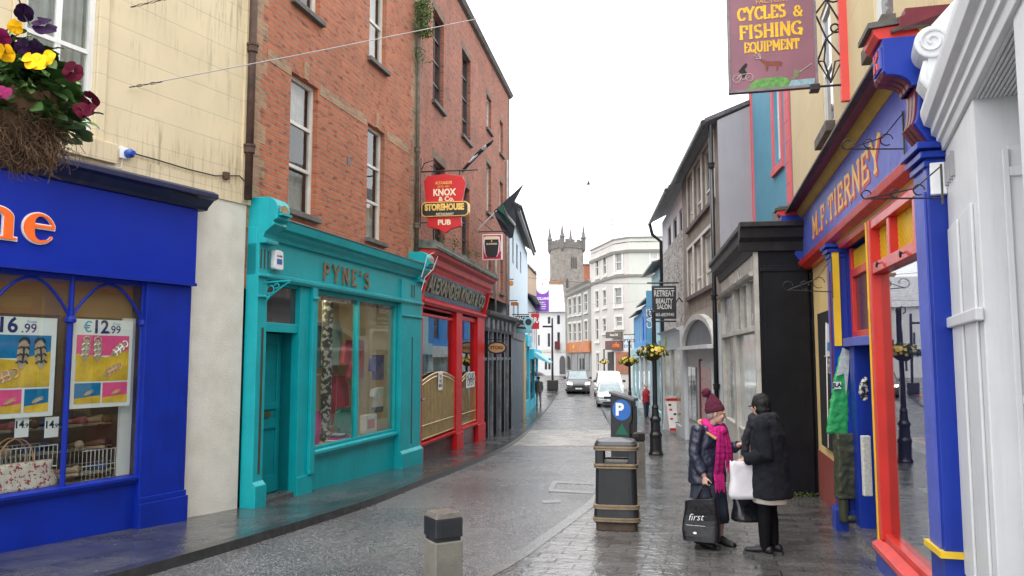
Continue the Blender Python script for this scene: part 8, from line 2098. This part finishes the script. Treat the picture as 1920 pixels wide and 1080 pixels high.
JKT = mat('navy_leather', (.018,.022,.042), .36, .3, 7, bump=.5, bs=22, spec=.6)
mb = MB()
mb.rings([ellr((0,y,z),rx,ry,24) for z, y, rx, ry in ((.66,.03,.235,.175),(.70,.03,.24,.18),(.85,.03,.225,.165),(1.0,.02,.205,.155),(1.12,.0,.205,.15),(1.22,-.01,.19,.125),(1.28,-.03,.15,.11),(1.29,-.05,.085,.075))])
for s_, el, wr in (('R',J['elR'],(-.205,-.075,.79)),('L',J['elL'],(.165,-.26,1.075))):
    sh = V(*J['sh'+s_]); el = V(*el); wr = V(*wr); mb.ball(sh+V(0,0,.0), .076, 14, 10); mb.tube([sh+V(0,0,-.0), sh.lerp(el,.5), el, el.lerp(wr,.5), wr], [.076,.070,.064,.060,.053], 14)
remeshed(mb, 'jacket', JKT, t, .0095, 3, .012, 12)
COLR = mat('tan_corduroy', (.42,.25,.12), .85, .15, 30)
mb = MB()
for sg in (-1,1):
    o = [V(sg*.03,-.155,1.18), V(sg*.10,-.165,1.13), V(sg*.155,-.10,1.19), V(sg*.13,.0,1.27), V(sg*.10,.08,1.31), V(sg*.07,.06,1.335), V(sg*.085,-.03,1.31), V(sg*.06,-.11,1.26)]
    mb.add([p for p in o]+[p+V(sg*.004,-.012,.012) for p in o], [tuple(range(8)), tuple(range(15,7,-1))]+[(i,(i+1)%8,(i+1)%8+8,i+8) for i in range(8)])
mb.build('collar', COLR, t, bevel=.004)
SCF = mat('magenta_knit', (.50,.008,.17), .85, .3, 50, bump=1.0, bs=34)
mb = MB(); ring = []
for i in range(20):
    a = 2*math.pi*i/20; ring.append(V(.098*math.cos(a), -.065+.088*math.sin(a), 1.285+.025*math.sin(a*1.0)+(.012*math.sin(3*a)) - .03*(1 if math.sin(a) < -.5 else 0)))
mb.tube(ring, .040, 10, closed=True); mb.tube([p+V(0,-.012,-.042) for p in ring], .036, 10, closed=True); mb.ball((.02,-.175,1.225), (.06,.035,.05), 12, 8)
remeshed(mb, 'scarf_wrap', SCF, t, .008, 1, .006, 22)
def strip(x0, x1, ytop, zt_, zb_, wid, seed):
    mb = MB(); n = 22; rs = []
    for i in range(n+1):
        q = i/n; z = zt_+(zb_-zt_)*q; x = x0+(x1-x0)*q; w_ = wid*(.55+.45*min(1,q*2.5)); y = ytop-.012-.02*math.sin(q*3)+.0*q
        th = .011+.002*math.sin(i*2.1)
        rs.append([(x-w_/2,y,z),(x-w_*.25,y-th,z),(x,y-th*.55,z),(x+w_*.25,y-th,z),(x+w_/2,y,z),(x,y+th,z)])
    mb.rings(rs); return mb.build('scarf_end', SCF, t, smooth=False)
e1 = strip(-.035, -.085, -.17, 1.22, .76, .18, 1); e2 = strip(.055, .115, -.165, 1.22, .84, .13, 2)
for e, xc, zb_, w_ in ((e1,-.085,.765,.18),(e2,.115,.845,.13)):
    mb = MB(); rnd = random.Random(3)
    for k in range(int(w_/.013)):
        x = xc-w_/2+.006+k*.013; L_ = rnd.uniform(.14,.19) if e is e1 else rnd.uniform(.05,.08); mb.tube([(x,-.195,zb_+.01),(x+rnd.uniform(-.006,.006),-.205,zb_-L_*.5),(x+rnd.uniform(-.012,.012),-.21,zb_-L_)], [.0065,.006,.0045], 5)
    mb.build('fringe', SCF, e)
SKT = mat('dark_blue_skirt', (.022,.03,.05), .7, .3, 8, bump=.4, bs=14)
mb = MB(); mb.rings([ellr((0,.02,z),rx,ry,60,w_,9,z*2) for z, rx, ry, w_ in ((.78,.17,.13,0),(.66,.205,.165,.01),(.5,.215,.18,.03),(.36,.225,.19,.045),(.25,.235,.20,.055))]); mb.build('skirt', SKT, t, smooth=True)
SHB = mat('black_shoe', (.014,.014,.015), .5, .3, 12)
for s_ in 'RL':
    an, to = V(*J['an'+s_]), V(*J['toe'+s_]); mb = MB(); d = (to-an); d.z = 0; d.normalize(); sd = V(-d.y,d.x,0)
    mb.rings([[an+d*a+sd*hw*math.cos(R(k))+V(0,0,-.07+h*.5+h*.5*math.sin(R(k))) for k in range(0,360,30)] for a, hw, h in ((-.07,.03,.07),(-.05,.04,.10),(.02,.042,.105),(.09,.046,.075),(.15,.046,.058),(.185,.040,.050),(.198,.028,.036))])
    if s_ == 'R': mb.tube([an+V(0,0,-.03), an+V(0,0,.08), an+V(0,-.01,.17)], [.048,.05,.055], 12)
    sh = remeshed(mb, 'boot' if s_ == 'R' else 'shoe', SHB, t, .008, 2)
# black tote
hw = W0 + Matrix.Rotation(R(38),3,'Z') @ V(-.20,-.10,.755)
TOT = mat('black_laminate', (.008,.008,.010), .3, .3, 6, bump=1.0, bs=7, spec=.4)
tz = W0.z+.10; tt = thing('tote_bag', 'large black tote bag with white script held by the person in the maroon hat', 'tote bag', (hw.x-.06, hw.y-.03, tz), R(-24))
H = .43
mb = MB(); n = 8; rs = []
for i in range(n+1):
    q_ = i/n; z = H*q_; wx = .185+.012*math.sin(q_*5)-(.01*q_); dy = .085*(1-.35*q_)
    rs.append([(wx*math.copysign(abs(math.cos(a))**.35, math.cos(a)) , dy*math.copysign(abs(math.sin(a))**.5, math.sin(a))+.01*math.sin(q_*6+a), z + .03*(math.cos(a))*q_) for a in [2*math.pi*j/24 for j in range(24)]])
mb.rings(rs); b_ = mb.build('bag_body', TOT, tt, smooth=False, bevel=.004)
top_ = hw - Vector(tt.location); top_ = Matrix.Rotation(R(24),3,'Z') @ top_; hzp = top_ + V(0,0,-.085)
mb = MB()
for yy in (-.055,.05): mb.tube([(-.04,yy,H-.12),(-.035,yy,H+.0),(hzp.x-.035,hzp.y,hzp.z-.03),(hzp.x,hzp.y,hzp.z),(hzp.x+.035,hzp.y,hzp.z-.03),(.11,yy,H),(.115,yy,H-.12)], .009, 6)
mb.build('handles', TOT, tt)
text('first', .10, 'lettering', WHITEP, tt, -.04, -.096, .25, .001, -.001, shear=.35, rot=R(4)); MB().box(-.14,.06,-.096,-.094,.165,.168).build('line', WHITEP, tt); MB().poly([(-.05+.02*math.cos(R(a)),.09+.012*math.sin(R(a))) for a in range(0,360,30)], -.098,-.094).build('oval_mark', WHITEP, tt)

# ---- person in black coat (back to the camera, faces left and away)
q = P(1443, 1036, 8.05); P0_ = V(q.x, 8.05, gz(8.05))
t = thing('person', 'person with dark hair in a long black coat and black tights, seen from behind', 'person', P0_, R(-122))
J = dict(pelvis=(0,.02,.84), chest=(0,.0,1.16), neck=(0,-.03,1.35), head=(0,-.05,1.48), shR=(-.18,.01,1.31), shL=(.18,.0,1.30), elR=(-.24,.0,1.02), elL=(.22,.05,1.02), wrR=(-.16,-.22,.92), wrL=(.17,-.20,.955),
         hipR=(-.085,.02,.80), hipL=(.085,.0,.80), knR=(-.08,.0,.45), knL=(.07,-.02,.45), anR=(-.08,.03,.07), anL=(.06,-.03,.07), toeR=(-.09,-.12,.035), toeL=(.06,-.18,.035))
mb = body_mb(J); HM = head_mb(mb, (0,-.06,1.485), R(-26), R(8), .98)
hand_mb(mb, J['wrL'], (.0,-.9,-.35), (-.3,-.2,-1), 1.0, .95, -1); hand_mb(mb, J['wrR'], (0,-.9,-.35), (.2,-.2,-1), 1.0, .95, 1)
remeshed(mb, 'body', SKIN, t, .0065, 2)
mb = MB(); mb.M = HM
for sg in (-1,1): mb.ball((sg*.030,-.073,.012), (.011,.008,.008), 8, 6)
mb.build('eyes', mat('dark_eyes', (.05,.035,.03)), t, smooth=True)
mb = MB(); mb.M = HM; mb.tube([(-.06,-.092,.016),(-.03,-.1,.014),(0,-.102,.016),(.03,-.1,.014),(.06,-.092,.016),(.079,-.01,.02)], .004, 5); mb.build('glasses', BLACKP, t)
mb = MB(); mb.M = HM; mb.ball((0,.028,.042), (.094,.105,.098), 18, 12); mb.ball((0,.045,-.03), (.088,.075,.095), 14, 9)
remeshed(mb, 'hair', mat('dark_grey_hair', (.011,.010,.010), .65, .5, 22, bump=.5, bs=60, spec=.3), t, .008, 2, .009, 18)
COAT = mat('black_wool', (.008,.009,.014), .95, .3, 14, bump=.4, bs=60, spec=.3)
mb = MB()
mb.rings([ellr((0,y,z),rx,ry,28,w_,5) for z, y, rx, ry, w_ in ((.585,.03,.245,.21,.02),(.60,.03,.25,.215,.02),(.75,.03,.235,.20,.015),(.95,.03,.215,.185,.01),(1.10,.02,.22,.18,0),(1.22,.02,.225,.165,0),(1.32,.01,.20,.13,0),(1.39,-.01,.12,.10,0))])
for s_, wr in (('R',(-.165,-.19,.93)),('L',(.175,-.165,.965))):
    sh = V(*J['sh'+s_]); el = V(*J['el'+s_]); wr = V(*wr); mb.ball(sh, .084, 14, 10); mb.tube([sh, sh.lerp(el,.5), el, el.lerp(wr,.5), wr], [.084,.080,.080,.070,.060], 14)
remeshed(mb, 'coat', COAT, t, .0095, 3, .010, 10)
mb = MB(); ring = [V(.115*math.cos(a), -.02+.11*math.sin(a), 1.375+.018*math.sin(2*a)) for a in [2*math.pi*i/18 for i in range(18)]]
mb.tube(ring, .048, 10, closed=True); mb.tube([p*1.0+V(0,.0,-.05) for p in ring], .05, 10, closed=True)
mb.tube([(.03,-.13,1.33),(.03,-.20,1.15),(.02,-.22,.98)], [.05,.05,.04], 8)
remeshed(mb, 'neck_scarf', mat('black_scarf', (.014,.014,.02), .9, .4, 18, bump=.6, bs=40), t, .009, 2, .012, 16)
MB().rings([ellr((0,.03,z),rx,ry,40,.02,7) for z, rx, ry in ((.62,.20,.17),(.535,.205,.18),(.53,.195,.17))]).build('skirt_hem', mat('cream_skirt', (.62,.58,.50), .85, .1, 12, bump=.3), t, smooth=True)
TGT = mat('black_tights', (.006,.006,.008), .85, .2, 20, spec=.15)
mb = MB()
for s_ in 'RL':
    hp, kn, an = V(*J['hip'+s_]), V(*J['kn'+s_]), V(*J['an'+s_]); mb.tube([hp, hp.lerp(kn,.5), kn, kn.lerp(an,.35), an+V(0,0,-.02)], [.10,.088,.066,.068,.046], 14)
remeshed(mb, 'tights', TGT, t, .009, 2)
for s_ in 'RL':
    an, to = V(*J['an'+s_]), V(*J['toe'+s_]); mb = MB(); d = (to-an); d.z = 0; d.normalize(); sd = V(-d.y,d.x,0)
    mb.rings([[an+d*a+sd*hw*math.cos(R(k))+V(0,0,-.045+h*.5+h*.5*math.sin(R(k))) for k in range(0,360,30)] for a, hw, h in ((-.08,.032,.05),(-.06,.044,.08),(.02,.044,.085),(.10,.048,.06),(.15,.046,.050),(.185,.042,.044),(.202,.030,.030))])
    sh = remeshed(mb, 'shoe', SHB, t, .008, 2)
    mb = MB(); mb.plan([(an+d*a+sd*hw)[:2] for a, hw in ((-.085,.03),(0,.048),(.11,.052),(.17,.046),(.215,.02))]+[(an+d*a-sd*hw)[:2] for a, hw in ((.215,.02),(.17,.046),(.11,.052),(0,.048),(-.085,.03))], .0, .028); mb.build('rubber_sole', mat('grey_sole', (.05,.05,.05), .7), sh)
# white bag and black bag in that person's left hand
Rp = Matrix.Rotation(R(-122),3,'Z')
hl = P0_ + Rp @ V(.17,-.27,.90)
def carrier(name, label, c, rz, w, h, d, m, hm, hp, lean=0):
    b = thing(name, label, 'bag', c, rz); n = 9; rs = []
    for i in range(n+1):
        q_ = i/n; wx = w/2*(1-.10*q_+.03*math.sin(q_*9)); dy = d/2*(1-.55*q_)
        rs.append([(wx*math.copysign(abs(math.cos(a))**.4, math.cos(a))+lean*q_*h, dy*math.copysign(abs(math.sin(a))**.7, math.sin(a))*(1+.15*math.sin(3*a+q_*4)), h*q_+.012*math.sin(5*a)*q_) for a in [2*math.pi*j/26 for j in range(26)]])
    MB().rings(rs).build('bag_body', m, b, smooth=True)
    hp = Matrix.Rotation(-rz,3,'Z') @ (hp-V(*c)); mb = MB()
    for yy in (-d*.12,d*.12): mb.tube([(lean*h-w*.16,yy,h-.03),(hp.x-.02,hp.y,hp.z-.01),(hp.x+.02,hp.y,hp.z-.01),(lean*h+w*.16,yy,h-.03)], .006, 5)
    mb.build('handles', hm, b); return b
WBAG = mat('white_plastic_bag', (.62,.60,.63), .42, .05, 9, bump=.8, bs=9); BBAG = mat('black_plastic_bag', (.012,.013,.016), .25, .3, 9, bump=.9, bs=9, spec=.7)
wz_ = P(1404, 934, hl.y-.05).z
carrier('carrier_bag', 'white carrier bag in the hand of the person in the black coat', (P(1400,900,hl.y-.05).x, hl.y-.05, wz_), R(6), .37, .37, .13, WBAG, WBAG, hl+V(0,0,-.02))
q = P(1404, 975, hl.y+.16); carrier('carrier_bag', 'shiny black bag hanging just below the white carrier bag', (q.x, hl.y+.16, q.z), R(4), .34, .27, .22, BBAG, BBAG, hl+V(0,.03,-.02))

# ---- two far pedestrians
def walker(label, u, vb, vt, rz, top, legs, skin, hair, sleeve=None, stride=.16, umb=None, bag=False):
    q = ground_loc(u, vb); Y = q.y; Hh = P(u, vt, Y).z - q.z; k = Hh/1.68
    t = thing('person', label, 'person', q, rz)
    J = dict(pelvis=(0,.0,.90), chest=(0,.0,1.22), neck=(0,-.01,1.42), head=(0,-.02,1.55), shR=(-.18,0,1.38), shL=(.18,0,1.38), elR=(-.23,.02,1.10), elL=(.23,.0,1.10), wrR=(-.22,-.05,.86), wrL=(.16,-.22,1.12) if umb or not bag else (.12,-.22,1.15),
             hipR=(-.085,0,.88), hipL=(.085,0,.88), knR=(-.08,-stride*.7,.48), knL=(.08,.02,.48), anR=(-.08,-stride,.08), anL=(.08,stride,.10), toeR=(-.09,-stride-.16,.04), toeL=(.09,stride-.14,.04))
    mb = body_mb(J); HM = head_mb(mb, (0,-.02,1.56)); hand_mb(mb, J['wrR'], (0,-.1,-1), (1,0,0), .8, 1, 1); hand_mb(mb, J['wrL'], (-.2,-.7,.3), (0,.1,-1), 1.0, 1, -1)
    remeshed(mb, 'body', skin, t, .011, 2)
    mb = MB(); mb.M = HM; mb.ball((0,.03,.04), (.086,.1,.09), 12, 8); remeshed(mb, 'hair', hair, t, .014, 1)
    mb = MB(); mb.rings([ellr((0,0,z),rx,ry,18) for z, rx, ry in ((.78,.19,.14),(.95,.185,.14),(1.2,.20,.15),(1.34,.19,.12),(1.43,.09,.08))])
    if sleeve is None:
        for s_ in 'RL':
            sh, el, wr = V(*J['sh'+s_]), V(*J['el'+s_]), V(*J['wr'+s_]); mb.tube([sh,sh.lerp(el,.5),el,el.lerp(wr,.85)], [.075,.065,.058,.045], 10)
    remeshed(mb, 'top', top, t, .014, 2)
    if sleeve is not None:
        mb = MB()
        for s_ in 'RL':
            sh, el, wr = V(*J['sh'+s_]), V(*J['el'+s_]), V(*J['wr'+s_]); mb.tube([sh,sh.lerp(el,.5),el,el.lerp(wr,.85)], [.065,.058,.052,.042], 10)
        remeshed(mb, 'sleeves', sleeve, t, .014, 2)
    mb = MB(); mb.ball((0,0,.88), (.16,.13,.12), 12, 8)
    for s_ in 'RL':
        hp, kn, an = V(*J['hip'+s_]), V(*J['kn'+s_]), V(*J['an'+s_]); mb.tube([hp,hp.lerp(kn,.5),kn,kn.lerp(an,.35),an], [.098,.085,.066,.064,.052], 12)
    remeshed(mb, 'trousers', legs, t, .013, 2)
    for s_ in 'RL': mb = MB(); an, to = V(*J['an'+s_]), V(*J['toe'+s_]); mb.tube([an+V(0,.05,-.03), an+V(0,-.04,-.02), to], [.04,.05,.035], 10); mb.build('shoe', SHB, t, smooth=True)
    t.scale = (k,k,k)
    return t, J, k
walker('person in a red gilet and dark jeans walking beside the nearest flower basket post', 1212, 784, 720, R(8), mat('red_quilted', (.38,.015,.03), .7, .2, 10), mat('dark_jeans', (.03,.04,.075), .85, .2, 14), SKIN2, mat('fair_hair', (.38,.25,.14), .8), mat('white_sleeve', (.55,.53,.52), .8), .10, bag=True)
q = ground_loc(1202, 782); carrier('carrier_bag', 'small white bag carried by the person in the red gilet', (q.x-.02, q.y-.1, q.z+.42), 0, .26, .32, .12, WBAG, WBAG, V(q.x+.03, q.y-.05, q.z+.82))
t, J, k = walker('person in pale clothes walking on the left pavement under an umbrella', 1010, 761, 706, R(170), mat('taupe_coat', (.20,.17,.15), .8, .2, 8), mat('pale_grey_trousers', (.33,.31,.29), .8, .2, 8), SKIN, mat('brown_hair', (.08,.05,.03), .8), None, .2, umb=True)
loc = Vector(t.location); hp = loc + Matrix.Rotation(R(170),3,'Z') @ V(.14,-.27,1.15)*k
u_ = thing('umbrella', 'open pale pink umbrella held over the person on the left pavement', 'umbrella', hp, 0)
mb = MB(); n = 8; R_ = .62; z0 = .62; rs = []
for z, r in ((z0+.26,.01),(z0+.23,.22),(z0+.14,.43),(z0,.62)):
    rs.append([(r*math.cos(2*math.pi*j/16)*(1 if j % 2 == 0 else .94), r*math.sin(2*math.pi*j/16)*(1 if j % 2 == 0 else .94), z) for j in range(16)])
rs += [[(p[0]*.985,p[1]*.985,p[2]-.012) for p in r] for r in rs[::-1]]
mb.rings(rs); mb.build('canopy', mat('pink_grey_umbrella', (.45,.36,.38), .5, .1, 4), u_); MB().tube([(0,0,-.12),(0,0,z0+.3)], .008, 6).build('shaft', IRON, u_)
